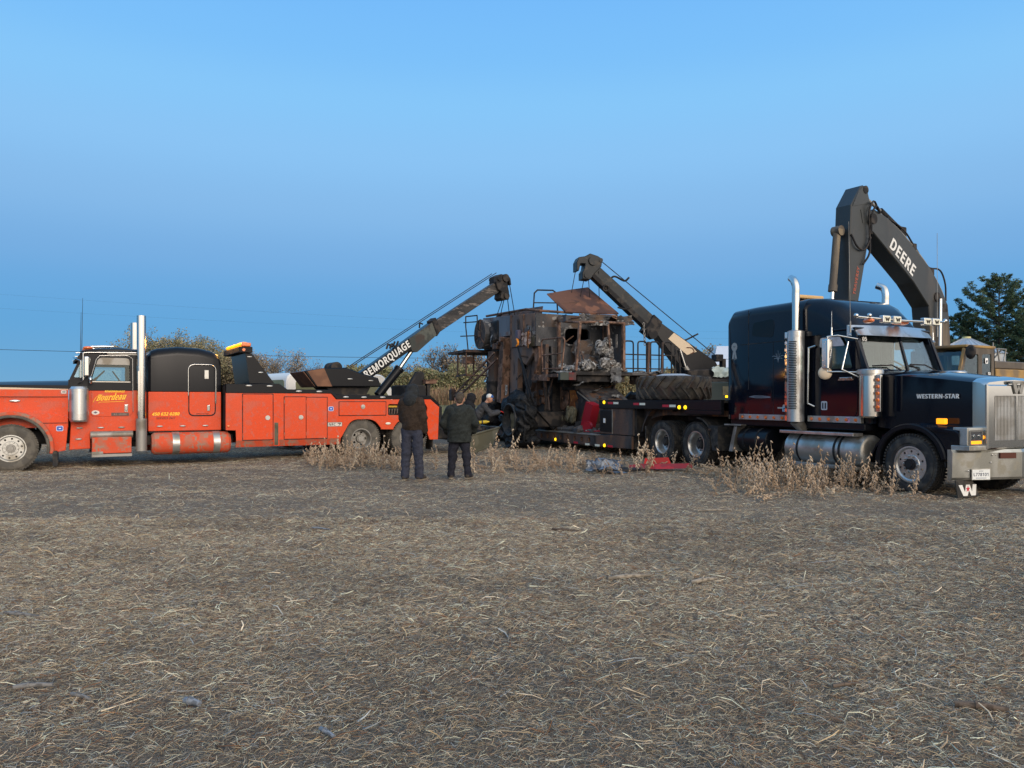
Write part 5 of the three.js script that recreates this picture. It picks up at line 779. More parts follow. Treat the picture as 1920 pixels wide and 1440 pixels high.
  P(T, 'step_platform', [B(-13.8, -11.95, 2.3, 2.4, 1.05, 1.68, 0.01), BEAM([-13.75, 2.3, 1.66], [-12.6, 2.25, 1.66], 0.1, 0.12)], M.rustlight);
  PP(T, 'support_strut', [BEAM([-13.0, 2.3, 1.6], [-13.0, 1.3, 1.5], 0.05, 0.08), BEAM([-12.6, 2.3, 1.5], [-12.95, 1.7, 1.5], 0.04, 0.04), BEAM([-12.95, 1.7, 1.5], [-12.85, 1.25, 1.5], 0.04, 0.04), BEAM([-13.75, 3.4, 1.5], [-13.75, 2.3, 1.5], 0.06, 0.12), BEAM([-13.3, 3.4, 1.4], [-13.35, 2.4, 1.4], 0.12, 0.2)], M.rust);
  P(T, 'lamp_box', B(-11.95, -11.8, 2.2, 2.44, 1.36, 1.66, 0.01), S({ color: rgb(0.05, 0.06, 0.055), roughness: 0.7 })); P(T, 'red_box', B(-11.95, -11.8, 2.2, 2.44, 1.1, 1.355, 0.01), S({ map: mottle([0.13, 0.03, 0.03], [[[0.07, 0.04, 0.04], 0.5, 0.1, 6, 198]], { rep: 2 }), roughness: 0.7 }));
  P(T, 'platform_ash', [crumple(0.8, 0.5, 0.06, 340).rotateX(-1.5).translate(-12.3, 2.46, 1.4), crumple(0.5, 0.24, 0.06, 341).rotateX(-1.2).translate(-12.0, 2.08, 0.9)], M.ash);
  // far side platform with hoop rails
  P(T, 'far_platform', [B(-12.9, -11.9, 2.38, 2.46, -3.1, -0.85, 0.01), B(-12.6, -11.95, 2.1, 2.38, -2.2, -1.35, 0.03)], M.char);
  for (const z of [-0.98, -1.5, -2.0, -2.5]) P(T, 'hoop_rail', RODS(rp([[-12.4, 2.46], [-12.4, 3.52], [-12.4, 3.52], [-12.4, 2.46]].map(([x, y], i) => [z + (i > 1 ? -0.34 : 0), y]), [0, 0.1, 0.1, 0]).map(([zz, y]) => [-12.3, y, zz]), 0.026), M.soot);
  P(T, 'rail_bar', [...RODS([[-12.3, 3.08, -0.98], [-12.3, 3.08, -3.0]], 0.022), ...RODS([[-12.3, 2.62, -0.98], [-12.3, 2.62, -3.0]], 0.022), ...RODS([[-12.3, 2.46, -3.0], [-12.3, 3.4, -3.0]], 0.03), ...RODS([[-12.3, 2.46, -3.2], [-12.3, 3.3, -3.15]], 0.03)], M.soot);
  PP(T, 'rail_post', [[-1.75, 0.08], [-2.3, 0.06]].map(([z, w]) => BEAM([-12.1, 2.46, z], [-12.1, 3.5, z - 0.04], w, w, [1, 0, 0])), M.rust);
  P(T, 'far_ash', [crumple(1.2, 0.4, 0.07, 350).rotateX(-1.4).rotateY(1.2).translate(-12.1, 2.48, -1.6)], M.ash);
  // feeder house, pointing down and forward between the deck and the cab
  P(T, 'feeder_house', X([[-13.95, 2.08], [-13.62, 1.25], [-11.85, 0.58], [-11.5, 1.4], [-12.95, 2.14]], 0.6, -0.85, { bevel: 0.02 }), S({ map: mottle([0.028, 0.028, 0.034], [[[0.1, 0.055, 0.035], 0.56, 0.06, 5, 201], [[0.06, 0.06, 0.066], 0.6, 0.08, 8, 202]], { rep: 0.8 }), roughness: 0.75 }));
  P(T, 'feeder_side_plate', X(rp([[-14.0, 1.95], [-13.9, 1.4], [-13.55, 1.22], [-13.2, 1.42], [-13.15, 1.8], [-13.5, 2.05]], 0.12), 0.61, 0.65, { bevel: 0.006, holes: [arc(-13.78, 1.74, 0.07, 0, 360, 12).slice(0, -1), arc(-13.48, 1.62, 0.09, 0, 360, 12).slice(0, -1), arc(-13.3, 1.72, 0.03, 0, 360, 8).slice(0, -1)] }), M.rustlight);
  P(T, 'bare_rust_patch', X([[-13.1, 1.95], [-12.75, 1.9], [-12.55, 1.62], [-12.75, 1.55], [-12.72, 0.96], [-12.95, 1.05], [-13.3, 1.18], [-13.05, 1.5]], 0.615, 0.63, { bevel: 0.003 }), M.rustorange);
  P(T, 'feeder_edge', [BEAM([-13.6, 1.2, 0.62], [-12.0, 0.6, 0.62], 0.03, 0.05), BEAM([-12.6, 1.85, 0.62], [-11.55, 1.42, 0.62], 0.03, 0.03)], M.dullsteel);
  P(T, 'feeder_top_scrap', [crumple(0.7, 0.3, 0.05, 360).rotateX(-1.2).translate(-12.5, 1.92, 0.1), crumple(0.4, 0.2, 0.05, 361).rotateX(-1.2).rotateY(0.5).translate(-12.0, 1.72, -0.4)], M.ash);
  P(T, 'feeder_top_rust', [crumple(0.9, 0.25, 0.05, 362).rotateX(-1.3).translate(-12.7, 2.0, -0.5), crumple(0.5, 0.2, 0.05, 364).rotateX(-1.3).translate(-12.0, 1.68, 0.2)], M.rustorange);
  P(T, 'feeder_drum', [C([-11.9, 0.72, 1.0], [-11.9, 0.72, -1.3], 0.2, 0.2, 18), B(-12.2, -11.4, 0.56, 0.64, -0.9, 0.9, 0.02)], M.soot);
  P(T, 'under_cab_machinery', [...Array.from({ length: 34 }, () => { const x = -13.4 + 1.4 * R(), y = 1.95 + 0.4 * R(), z = -0.9 + 1.7 * R(); return R() < 0.5 ? B(x, x + 0.06 + 0.25 * R(), y, y + 0.06 + 0.2 * R(), z, z + 0.06 + 0.22 * R(), 0.01) : C([x, y, z], [x + 0.4 * (R() - 0.5), y + 0.4 * (R() - 0.3), z + 0.4 * (R() - 0.5)], 0.025, 0.025, 7); }), B(-13.5, -12.6, 1.9, 2.3, -0.7, 0.7, 0.04)], M.soot);
  P(T, 'side_machinery', Array.from({ length: 44 }, () => { const x = -17.4 + 3.6 * R(), y = 1.2 + 2.0 * R(), z = 1.0 + 0.5 * R(); return R() < 0.45 ? B(x, x + 0.06 + 0.3 * R(), y, y + 0.06 + 0.3 * R(), z, z + 0.1, 0.01) : R() < 0.6 ? C([x, y, z], [x + 0.9 * (R() - 0.5), y + 0.9 * (R() - 0.5), z + 0.3], 0.03, 0.03, 7) : C([x, y, z], [x, y, z + 0.12], 0.1 + 0.12 * R(), 0.1, 14); }), M.rust);
  P(T, 'wire_tangle', Array.from({ length: 16 }, () => { const x = -17.2 + 4.5 * R(), y = 1.6 + 1.8 * R(); return TU([[x, y, 1.5], [x + 0.2 * R(), y - 0.3 * R(), 1.65], [x + 0.4 * R(), y - 0.5 * R(), 1.55], [x + 0.3 * R(), y - 0.9 * R(), 1.6]], 0.014, 14, 5); }), M.soot);
  P(T, 'deck_debris', [...Array.from({ length: 26 }, (_, i) => lump(0.08 + 0.1 * R(), 500 + i, 1.4, 0.7, 1.3, 1).translate(-15.5 + 4.4 * R(), 0.62 + 0.06 * R(), 0.3 + 0.85 * R())), ...RODS([[-13.0, 0.66, 1.1], [-10.9, 0.66, 1.05]], 0.05), B(-12.9, -10.9, 0.58, 0.62, 0.7, 1.15)], M.char);
  P(T, 'deck_bits', Array.from({ length: 14 }, (_, i) => lump(0.03 + 0.04 * R(), 600 + i, 1.4, 0.7, 1.3, 1).translate(-14.5 + 3.6 * R(), 0.66, 0.7 + 0.5 * R())), M.ash);
  P(T, 'hanging_pods', Array.from({ length: 10 }, (_, i) => lump(0.05 + 0.05 * R(), 700 + i, 1, 1.8, 1, 1).translate(-13.2 + 0.7 * R(), 0.95 + 0.3 * R(), 0.75 + 0.2 * R())), M.canvas);
}
{ // lifting slings on the near side and the hook that holds them
  const T = onTrailer('lifting_sling', 'dark lifting straps hanging from an orange hook on the near side of the burnt combine', 'sling'); OFF = [14, 0, 0];
  PP(T, 'strap', [BEAM([-14.55, 3.46, 1.84], [-13.2, 1.45, 2.0], 0.1, 0.012, [0, 0, 1]), BEAM([-14.5, 3.46, 1.88], [-12.9, 1.2, 1.95], 0.1, 0.012, [0, 0, 1]), BEAM([-13.2, 1.45, 2.0], [-12.8, 0.62, 1.36], 0.1, 0.012, [0, 0, 1])], M.dark);
  PP(T, 'cable', [C([-15.1, 4.66, 1.6], [-14.64, 3.9, 1.78], 0.016, 0.016, 6), C([-14.95, 4.66, 1.6], [-14.56, 3.9, 1.78], 0.016, 0.016, 6)], M.soot);
  P(T, 'block', [B(-14.72, -14.48, 3.62, 3.96, 1.72, 1.86, 0.05)], S({ color: rgb(0.1, 0.085, 0.12), roughness: 0.6 }));
  P(T, 'hook', [TU([[-14.56, 3.64, 1.86], [-14.44, 3.58, 1.88], [-14.42, 3.47, 1.88], [-14.52, 3.41, 1.88]], 0.04, 12, 8)], S({ color: rgb(0.85, 0.28, 0.02), roughness: 0.4 }));
}
{ // the combine's loose drive tyre lying flat on the gooseneck
  const T = onTrailer('loose_tyre', 'large muddy lugged tyre lying flat on the front deck of the low bed trailer', 'tyre');
  const cx = -8.3 + 14, y0 = 1.58, R0 = 1.02, w = 0.66; OFF = [0, 0, 0];
  const pr = [[0.6, 0.05], [0.72, 0.0], [0.9, 0.03], [0.965, 0.12], [0.975, w / 2], [0.965, w - 0.12], [0.9, w - 0.03], [0.72, w], [0.6, w - 0.05], [0.56, w - 0.15], [0.6, w / 2], [0.56, 0.15], [0.6, 0.05]];
  const mud = S({ map: mottle([0.045, 0.042, 0.039], [[[0.1, 0.084, 0.068], 0.5, 0.16, 6, 211], [[0.08, 0.055, 0.046], 0.62, 0.1, 4, 212]], { rep: 1, size: 512 }), roughness: 0.95 });
  P(T, 'carcass', [toCreasedNormals(new THREE.LatheGeometry(pr.map((p) => new THREE.Vector2(...p)), 64), 0.6).translate(cx, y0, 0)], mud);
  const lug = (a, up) => { const n = 5, secs = []; for (let i = 0; i <= n; i++) { const t = i / n, aa = a + (up ? 1 : -1) * 0.0 + t * 0.27, y = up ? w - 0.02 - t * (w * 0.5 - 0.0) : 0.02 + t * (w * 0.5), r = R0 - (t < 0.12 ? 0.03 : 0), hw = 0.032 + 0.01 * (1 - t); const c = Math.cos(aa), s = Math.sin(aa); secs.push([[0.955 * c - hw * s, y, 0.955 * s + hw * c], [r * c - hw * 0.75 * s, y, r * s + hw * 0.75 * c], [r * c + hw * 0.75 * s, y, r * s - hw * 0.75 * c], [0.955 * c + hw * s, y, 0.955 * s - hw * c]]); } return loft(secs, { crease: 0.3 }).translate(cx, y0, 0); };
  const N = 22; for (let i = 0; i < N; i++) { P(T, 'lug', lug(i / N * 6.2832, true), mud); P(T, 'lug', lug((i + 0.5) / N * 6.2832, false), mud); }
  P(T, 'rim_dish', [toCreasedNormals(new THREE.LatheGeometry([[0, w + 0.07], [0.3, w + 0.06], [0.5, w + 0.01], [0.6, w - 0.05], [0.6, w - 0.1], [0, w - 0.05]].map((p) => new THREE.Vector2(...p)), 40), 0.5).translate(cx, y0, 0)], S({ color: rgb(0.42, 0.44, 0.47), roughness: 0.6 }));
}
OFF = [0, 0, 0];

// ---------- black long-nose tractor ----------
{
  const T = thing('tractor_truck', 'black semi truck tractor with chrome grille and sleeper on the right', 'truck');
  place(T, ...RTX);
  const K = M.gloss, Z = 1.05;
  P(T, 'chassis_frame', [B(-8.6, 0.6, 0.72, 1.0, -0.46, -0.36), B(-8.6, 0.6, 0.72, 1.0, 0.36, 0.46), B(-0.15, 0.1, 0.42, 0.6, -0.95, 0.95), B(-5.9, -5.7, 0.45, 0.65, -0.9, 0.9), B(-7.25, -7.05, 0.45, 0.65, -0.9, 0.9), B(-1, 0.4, 0.6, 1.3, -0.35, 0.35), B(-4.7, -1.2, 0.7, 1.15, -0.35, 0.35)], M.dark);
  P(T, 'fifth_wheel', [B(-7.0, -5.9, 1.05, 1.22, -0.5, 0.5, 0.03)], M.dark);
  for (const s of [-1, 1]) {
    wheel(T, -0.03, 0.49, s * 1.02, s, { R: 0.52, rim: 0.3, rimMat: M.alu, hub: M.dark, spin: 0.3 });
    for (const x of [-5.8, -7.17]) wheel(T, x, 0.53, s * 1.06, s, { kind: 'dual', dual: true, rim: 0.3, rimMat: M.alu, hub: M.soot });
    P(T, 'quarter_fender', [X([...arc(-5.8, 0.53, 0.62, 88, 0, 12), [-5.02, 0.42], [-4.98, 0.42], [-4.98, 0.56], ...arc(-5.8, 0.53, 0.655, 4, 88, 12)], s * 0.42, s * 1.18), X([[-5.2, 0.42], [-5.0, 0.42], [-5.0, 0.98], [-5.3, 1.0]], s * 0.42, s * 1.18)], M.rubber);
    P(T, 'fender_bracket', C([-5.25, 0.9, s * 0.4], [-5.25, 0.9, s * 1.24], 0.025, 0.025, 8), M.rust);
    P(T, 'mud_flap', [B(-7.92, -7.89, 0.14, 0.75, s * 0.45, s * 1.18), B(-7.93, -7.88, 0.72, 0.9, s * 0.45, s * 1.18)], M.rubber);
  }
  // sleeper: rounded tall box with a roof fairing that runs down to the windshield
  const sl = (x, w, y0, y1, r) => { const o = [[x, y0, -w]]; for (const [cx, a0, a1] of [[-1, 180, 90], [1, 90, 0]]) for (let k = 0; k <= 6; k++) { const a = (a0 + (a1 - a0) * k / 6) * Math.PI / 180; o.push([x, y1 - r + r * Math.sin(a), cx * (w - r) + r * Math.cos(a)]); } o.push([x, y0, w]); return o; };
  P(T, 'sleeper', loft([[-4.78, 1.02, 3.38, 0.3], [-4.74, 1.09, 3.52, 0.26], [-4.6, 1.12, 3.6, 0.22], [-3.9, 1.12, 3.62, 0.2], [-3.0, 1.12, 3.62, 0.22], [-2.45, 1.12, 3.63, 0.26]].map(([x, w, t, r]) => sl(x, w, 1.16, t, r)), { crease: 0.5 }), K);
  P(T, 'roof_fairing', loft([[-2.45, 1.115, 3.628, 0.26], [-2.15, 1.08, 3.6, 0.34], [-1.85, 1.02, 3.48, 0.4], [-1.6, 0.94, 3.26, 0.36], [-1.44, 0.86, 3.02, 0.14]].map(([x, w, t, r]) => sl(x, w, 2.86, t, r)), { crease: 0.5 }), K);
  P(T, 'sleeper_base', B(-4.72, -2.4, 1.02, 1.18, -1.05, 1.05, 0.03), M.black);
  for (const s of [-1, 1]) {
    P(T, 'sleeper_seam', [B(-4.05, -4.035, 1.25, 3.55, s * 1.119, s * 1.123), B(-4.3, -2.5, 2.8, 2.815, s * 1.119, s * 1.124), B(-3.3, -3.29, 1.25, 2.8, s * 1.119, s * 1.123)], M.soot);
    P(T, 'upper_window', X(rp([[-3.95, 2.98], [-3.3, 2.9], [-3.25, 3.2], [-3.32, 3.3], [-3.9, 3.26]], 0.08), s * 1.118, s * 1.125, { bevel: 0.003 }), S({ color: rgb(0.003, 0.004, 0.005), roughness: 0.15 }));
    P(T, 'locker_door', X(rect(-4.1, -3.35, 1.36, 1.82, 0.03), s * 1.118, s * 1.124, { bevel: 0.002 }), K);
  }
  // cab
  const cw = 1.03;
  P(T, 'cab_lower', X([[-0.98, 2.16], [-2.45, 2.16], [-2.45, 1.08], [-1.2, 1.06], [-0.9, 1.16], [-0.86, 2.0]], -cw, cw, { bevel: 0.02 }), K);
  const wn = rp([[-1.34, 2.19], [-2.12, 2.19], [-2.12, 2.8], [-1.5, 2.8]], [0.05, 0.06, 0.08, 0.1]);
  for (const s of [-1, 1]) {
    P(T, 'cab_side', X([[-1.0, 2.162], [-2.46, 2.162], [-2.46, 2.9], [-1.3, 2.9]], s * cw, s * (cw - 0.06), { holes: [wn] }), K);
    P(T, 'side_window', X(rp([[-1.32, 2.17], [-2.14, 2.17], [-2.14, 2.81], [-1.49, 2.81]], 0.06), s * (cw - 0.03), s * (cw - 0.034)), M.tint);
    const d = P(T, 'door', X(rp([[-1.22, 1.24], [-2.24, 1.24], [-2.24, 2.165], [-1.2, 2.165]], [0.2, 0.08, 0, 0]), s * (cw - 0.002), s * (cw + 0.012), { bevel: 0.006 }), K);
    P(d, 'handle', [B(-1.62, -1.32, 1.98, 2.02, s * (cw + 0.01), s * (cw + 0.035), 0.008), B(-1.66, -1.3, 1.96, 1.985, s * (cw + 0.012), s * (cw + 0.02))], M.chrome);
    P(d, 'window_deflector', X(rp([[-1.5, 2.62], [-2.12, 2.62], [-2.1, 2.8], [-1.62, 2.8]], 0.04), s * (cw + 0.006), s * (cw + 0.014)), M.alu);
    P(T, 'grab_handle', RODS([[-2.2, 2.66, s * 1.06], [-2.32, 2.62, s * 1.12], [-2.34, 1.52, s * 1.12], [-2.24, 1.46, s * 1.05]], 0.022, 8), M.chrome);
    // exhaust with perforated shield
    const sx = -2.52, sz = s * 1.26;
    P(T, 'exhaust_shield', [C([sx, 1.16, sz], [sx, 2.96, sz], 0.165, 0.165, 36), C([sx, 2.96, sz], [sx, 2.985, sz], 0.168, 0.1, 36)], M.alu);
    P(T, 'shield_panel', B(sx - 0.17, sx - 0.1, 1.17, 2.95, sz - 0.05 * s, sz + 0.13 * s, 0.008), M.chrome);
    { const holes = []; for (let j = 0; j < 40; j++) for (let i = 0; i < 8; i++) { const a = (s > 0 ? 0 : Math.PI) + s * (-0.15 + (i + (j % 2) / 2) * 0.13), y = 1.42 + j * 0.034; holes.push(new THREE.CircleGeometry(0.0135, 8).translate(0, 0, 0.1665).rotateY(a + (s > 0 ? 0.0 : 0)).translate(sx, y, sz)); } P(T, 'shield_perforations', holes, M.soot).userData.kind = 'stuff'; }
    P(T, 'exhaust_pipe', [C([sx, 2.98, sz], [sx, 3.72, sz], 0.075, 0.075, 24), new THREE.TubeGeometry(new THREE.CatmullRomCurve3([[sx, 3.7, sz], [sx, 3.86, sz], [sx - 0.05, 3.98, sz], [sx - 0.17, 4.05, sz - 0.05 * s]].map(V)), 14, 0.075, 20)], M.chrome);
    P(T, 'exhaust_elbow', [C([sx, 1.0, sz - 0.2 * s], [sx, 1.18, sz], 0.1, 0.12, 16)], M.dullsteel);
    const ax = -0.86, az = s * 1.12;
    P(T, 'air_cleaner', [C([ax, 1.3, az], [ax, 2.02, az], 0.19, 0.19, 36), C([ax, 1.27, az], [ax, 1.3, az], 0.19, 0.205, 36), C([ax, 1.9, az], [ax, 1.915, az], 0.194, 0.194, 36), C([ax, 1.42, az], [ax, 1.435, az], 0.194, 0.194, 36)], M.chrome);
    P(T, 'air_cleaner_cap', [C([ax, 2.02, az], [ax, 2.06, az], 0.19, 0.19, 36), C([ax, 2.06, az], [ax, 2.13, az], 0.225, 0.225, 36), C([ax, 2.13, az], [ax, 2.15, az], 0.225, 0.19, 36)], M.alu);
    const lb = P(T, 'light_strip', B(ax + 0.2, ax + 0.3, 1.38, 2.04, az + 0.04 * s, az + 0.1 * s, 0.01), M.chrome);
    for (let k = 0; k < 5; k++) P(lb, 'marker_lamp', C([ax + 0.25, 1.47 + k * 0.12, az + 0.1 * s], [ax + 0.25, 1.47 + k * 0.12, az + 0.13 * s], 0.034, 0.028, 12), M.amberOff);
    // mirrors
    const mir = P(T, 'mirror', [B(-1.52, -1.68, 2.16, 2.74, s * 1.32, s * 1.46, 0.03)], M.chrome);
    P(mir, 'bracket', [...RODS([[-1.2, 2.72, s * 1.04], [-1.45, 2.8, s * 1.28], [-1.58, 2.78, s * 1.4], [-1.58, 2.12, s * 1.4], [-1.45, 2.12, s * 1.3], [-1.1, 2.1, s * 1.04]], 0.016), ...RODS([[-1.35, 2.68, s * 1.12], [-1.35, 2.16, s * 1.28], [-1.1, 1.98, s * 1.04]], 0.014)], M.chrome);
    P(mir, 'round_mirror', [new THREE.SphereGeometry(0.125, 20, 12).scale(1, 1, 0.45).rotateY(0.8 * s).translate(-1.64, 2.1, s * 1.4)], M.cream);
    P(T, 'antenna', [C([-1.5, 2.8, s * 1.38], [-1.5, 2.95, s * 1.38], 0.02, 0.014, 8), C([-1.5, 2.95, s * 1.38], [-1.5, 3.25, s * 1.38], 0.005, 0.003, 5)], M.chrome);
    P(T, 'tall_antenna', [C([-1.25, 2.84, s * 1.18], [-1.25, 3.05, s * 1.18], 0.016, 0.014, 8), C([-1.25, 3.05, s * 1.18], [-1.27, 4.9, s * 1.2], 0.006, 0.004, 5)], M.dullsteel);
    // rocker strips and lamps
    for (const [x0, x1, n] of [[-4.34, -2.9, 6], [-2.34, -1.06, 6]]) { const st = P(T, 'rocker_strip', B(x0, x1, 1.16, 1.28, s * 1.05, s * 1.135, 0.008), M.steel); for (let k = 0; k < n; k++) { const x = mix(x0, x1, (k + 0.5) / n); P(st, 'marker_lamp', C([x, 1.22, s * 1.135], [x, 1.22, s * 1.155], 0.034, 0.028, 12), M.amberOff); } }
    P(T, 'cab_skirt', B(-2.4, -1.0, 1.02, 1.16, s * 0.7, s * 1.1, 0.03), M.black);
    // tanks and steps
    const tank = P(T, 'fuel_tank', [C([-2.85, 0.63, s * 0.92], [-1.0, 0.63, s * 0.92], 0.315, 0.315, 40), new THREE.SphereGeometry(0.315, 40, 12).scale(0.25, 1, 1).translate(-1.0, 0.63, s * 0.92), new THREE.SphereGeometry(0.315, 40, 12).scale(0.2, 1, 1).translate(-2.85, 0.63, s * 0.92)], M.steel);
    for (const x of [-2.55, -1.62, -1.5]) P(tank, 'strap', C([x, 0.63, s * 0.92], [x + 0.05, 0.63, s * 0.92], 0.322, 0.322, 40), M.dark);
    P(T, 'tank_step', B(-2.95, -1.1, 0.92, 0.98, s * 1.02, s * 1.28, 0.01), M.alu); P(T, 'lower_step', B(-2.9, -1.1, 0.3, 0.36, s * 1.0, s * 1.26, 0.01), M.dullsteel);
    const t2 = P(T, 'rear_tank', [C([-4.35, 0.71, s * 0.9], [-3.5, 0.71, s * 0.9], 0.27, 0.27, 32), new THREE.SphereGeometry(0.27, 32, 10).scale(0.2, 1, 1).translate(-3.5, 0.71, s * 0.9)], M.black);
    PP(t2, 'strap', [-4.2, -3.8].map((x) => C([x, 0.71, s * 0.9], [x + 0.05, 0.71, s * 0.9], 0.277, 0.277, 32)), M.dark);
    P(T, 'step_plate', [X([[-4.62, 0.44], [-4.5, 0.44], [-4.35, 1.0], [-4.45, 1.0]], s * 0.7, s * 1.18), B(-4.75, -4.2, 1.02, 1.05, s * 0.6, s * 1.2)], M.dullsteel);
  }
  P(T, 'cab_roof', B(-2.45, -1.28, 2.9, 2.96, -1.02, 1.02, 0.03), K);
  P(T, 'windshield', [quad([-0.98, 2.14, 0.02], [-1.08, 2.14, 0.97], [-1.33, 2.8, 0.92], [-1.18, 2.82, 0.02], 0.008), quad([-0.98, 2.14, -0.02], [-1.08, 2.14, -0.97], [-1.33, 2.8, -0.92], [-1.18, 2.82, -0.02], 0.008)], M.glass);
  P(T, 'windshield_pillar', [BEAM([-0.97, 2.12, 0], [-1.19, 2.84, 0], 0.045, 0.05), ...sides((s) => BEAM([-1.06, 2.1, s * 0.98], [-1.34, 2.84, s * 0.94], 0.06, 0.1))], K);
  P(T, 'cowl', X([[-0.8, 2.02], [-0.95, 2.14], [-1.1, 2.14], [-1.1, 1.8], [-0.8, 1.8]], -0.98, 0.98), K);
  PP(T, 'wiper', [RODS([[-0.9, 2.14, 0.25], [-0.98, 2.24, 0.42], [-1.04, 2.22, 0.85]], 0.014), RODS([[-0.9, 2.14, -0.25], [-0.95, 2.23, -0.1], [-0.99, 2.24, -0.02]], 0.014), RODS([[-0.9, 2.14, -0.7], [-1.0, 2.26, -0.5], [-0.97, 2.26, -0.05]], 0.014)].map(geo), M.soot);
  const interior = S({ color: rgb(0.05, 0.055, 0.06), roughness: 0.8 });
  P(T, 'dashboard', B(-1.15, -1.5, 1.9, 2.16, -0.95, 0.95, 0.06), interior);
  P(T, 'steering_wheel', [new THREE.TorusGeometry(0.22, 0.018, 8, 24).rotateY(Math.PI / 2).rotateZ(0.9).translate(-1.6, 2.25, -0.45), C([-1.6, 2.25, -0.45], [-1.4, 2.05, -0.45], 0.03, 0.03, 8)], M.soot);
  PP(T, 'seat', [-0.48, 0.48].map((z) => geo([B(-2.0, -2.4, 1.9, 2.05, z - 0.24, z + 0.24, 0.06), B(-2.32, -2.42, 2.0, 2.7, z - 0.22, z + 0.22, 0.05)])), interior);
  P(T, 'cab_rear_wall', [B(-2.44, -2.4, 1.9, 2.9, -0.95, 0.95)], interior);
  P(T, 'dash_paper', B(-1.16, -1.3, 2.162, 2.168, -0.82, -0.5), M.white);
  // stainless visor and roof bar
  P(T, 'sun_visor', loft([[1.06, -1.42, 2.8, -1.42, 3.0], [0.95, -1.2, 2.8, -1.36, 3.0], [0, -1.0, 2.78, -1.2, 3.0], [-0.95, -1.2, 2.8, -1.36, 3.0], [-1.06, -1.42, 2.8, -1.42, 3.0]].map(([z, x0, y0, x1, y1]) => [[x0, y0, z], [x1, y1, z], [x1 - 0.02, y1, z], [x0 - 0.02, y0, z]]), { crease: 0.5 }), M.alu);
  P(T, 'roof_bar', RODS([[-1.1, 3.12, 1.2], [-1.0, 3.09, 0.6], [-0.98, 3.08, 0], [-1.0, 3.09, -0.6], [-1.1, 3.12, -1.2]], 0.022, 8), M.chrome);
  PP(T, 'roof_bar_ball', [[-1.1, 3.14, 1.2], [-1.05, 3.15, 0.92], [-1.1, 3.14, -1.2]].map((p) => new THREE.SphereGeometry(0.045, 12, 8).translate(...p)), M.chrome);
  for (const z of [0.58, 0.3, -0.52, -0.76]) { const l = P(T, 'driving_lamp', B(-1.05, -0.95, 3.02, 3.16, z - 0.1, z + 0.1, 0.02), M.alu); P(l, 'lens', XF(rect(z - 0.085, z + 0.085, 3.035, 3.145, 0.015), -0.95, -0.944), M.reflwhite); P(l, 'emblem', XF([[z + 0.06, 3.12], [z + 0.03, 3.12], [z + 0.015, 3.08], [z, 3.12], [z - 0.015, 3.08], [z - 0.03, 3.12], [z - 0.06, 3.12], [z - 0.03, 3.05], [z - 0.015, 3.05], [z, 3.085], [z + 0.015, 3.05], [z + 0.03, 3.05]], -0.943, -0.938), M.soot); }
  for (const z of [0.86, 0.12, -0.05]) P(T, 'roof_lamp', new THREE.SphereGeometry(1, 12, 8).scale(0.12, 0.05, 0.075).translate(-1.12, 3.06, z), M.amberOff);
  P(T, 'roof_light_bar', [B(-3.05, -2.85, 3.69, 3.77, 0.15, 0.85, 0.03)], S({ color: rgb(0.55, 0.36, 0.16), roughness: 0.4 })); P(T, 'light_bar_foot', [B(-3.04, -2.86, 3.58, 3.69, 0.3, 0.7, 0.02)], M.dark);
  // hood and nose
  const hr = (x, w, y0, top, sh) => [[x, y0, -w], [x, sh, -w], [x, sh + (top - sh) * 0.7, -w * 0.86], [x, top, -w * 0.5], [x, top + 0.02, 0], [x, top, w * 0.5], [x, sh + (top - sh) * 0.7, w * 0.86], [x, sh, w], [x, y0, w]];
  P(T, 'hood', loft([[-0.86, 0.92, 1.1, 2.13, 2.05], [-0.4, 0.9, 1.05, 2.1, 2.02], [0.3, 0.84, 1.05, 2.03, 1.95], [0.84, 0.76, 1.0, 1.95, 1.88]].map((a) => hr(...a)), { crease: 0.45 }), K);
  P(T, 'nose_shell', loft([[0.83, 0.765, 0.84, 1.965, 1.89], [0.95, 0.755, 0.82, 1.95, 1.87], [1.02, 0.74, 0.82, 1.9, 1.82]].map((a) => hr(...a)), { crease: 0.5 }), M.chrome);
  const gr = P(T, 'grille', XF([[0.74, 0.8], [0.74, 1.84], [-0.74, 1.84], [-0.74, 0.8]], 1.0, 1.07, { bevel: 0.02, holes: [rect(-0.6, 0.6, 0.92, 1.68, 0.04)] }), M.chrome);
  for (let k = 0; k < 34; k++) { const z = -0.59 + k * 1.18 / 33; P(gr, 'grille_bar', B(1.02, 1.045, 0.92, 1.68, z - 0.011, z + 0.011), M.alu); }
  P(gr, 'grille_mesh', B(1.0, 1.01, 0.9, 1.7, -0.62, 0.62), S({ color: rgb(0.2, 0.2, 0.19), roughness: 0.6, metalness: 0.5 })); P(gr, 'centre_bar', B(1.02, 1.065, 0.92, 1.7, -0.02, 0.02, 0.005), M.chrome);
  P(gr, 'emblem', [XF([[0.15, 1.86], [0.07, 1.86], [0.035, 1.77], [0, 1.84], [-0.035, 1.77], [-0.07, 1.86], [-0.15, 1.86], [-0.085, 1.69], [-0.035, 1.69], [0, 1.77], [0.035, 1.69], [0.085, 1.69]], 1.07, 1.095, { bevel: 0.004 }), XF(rect(-0.16, 0.16, 1.86, 1.9, 0.01), 1.05, 1.095)], M.dullsteel);
  P(gr, 'side_lamp', [C([0.98, 0.99, 0.745], [0.98, 0.99, 0.775], 0.035, 0.03, 10)], M.amberLit);
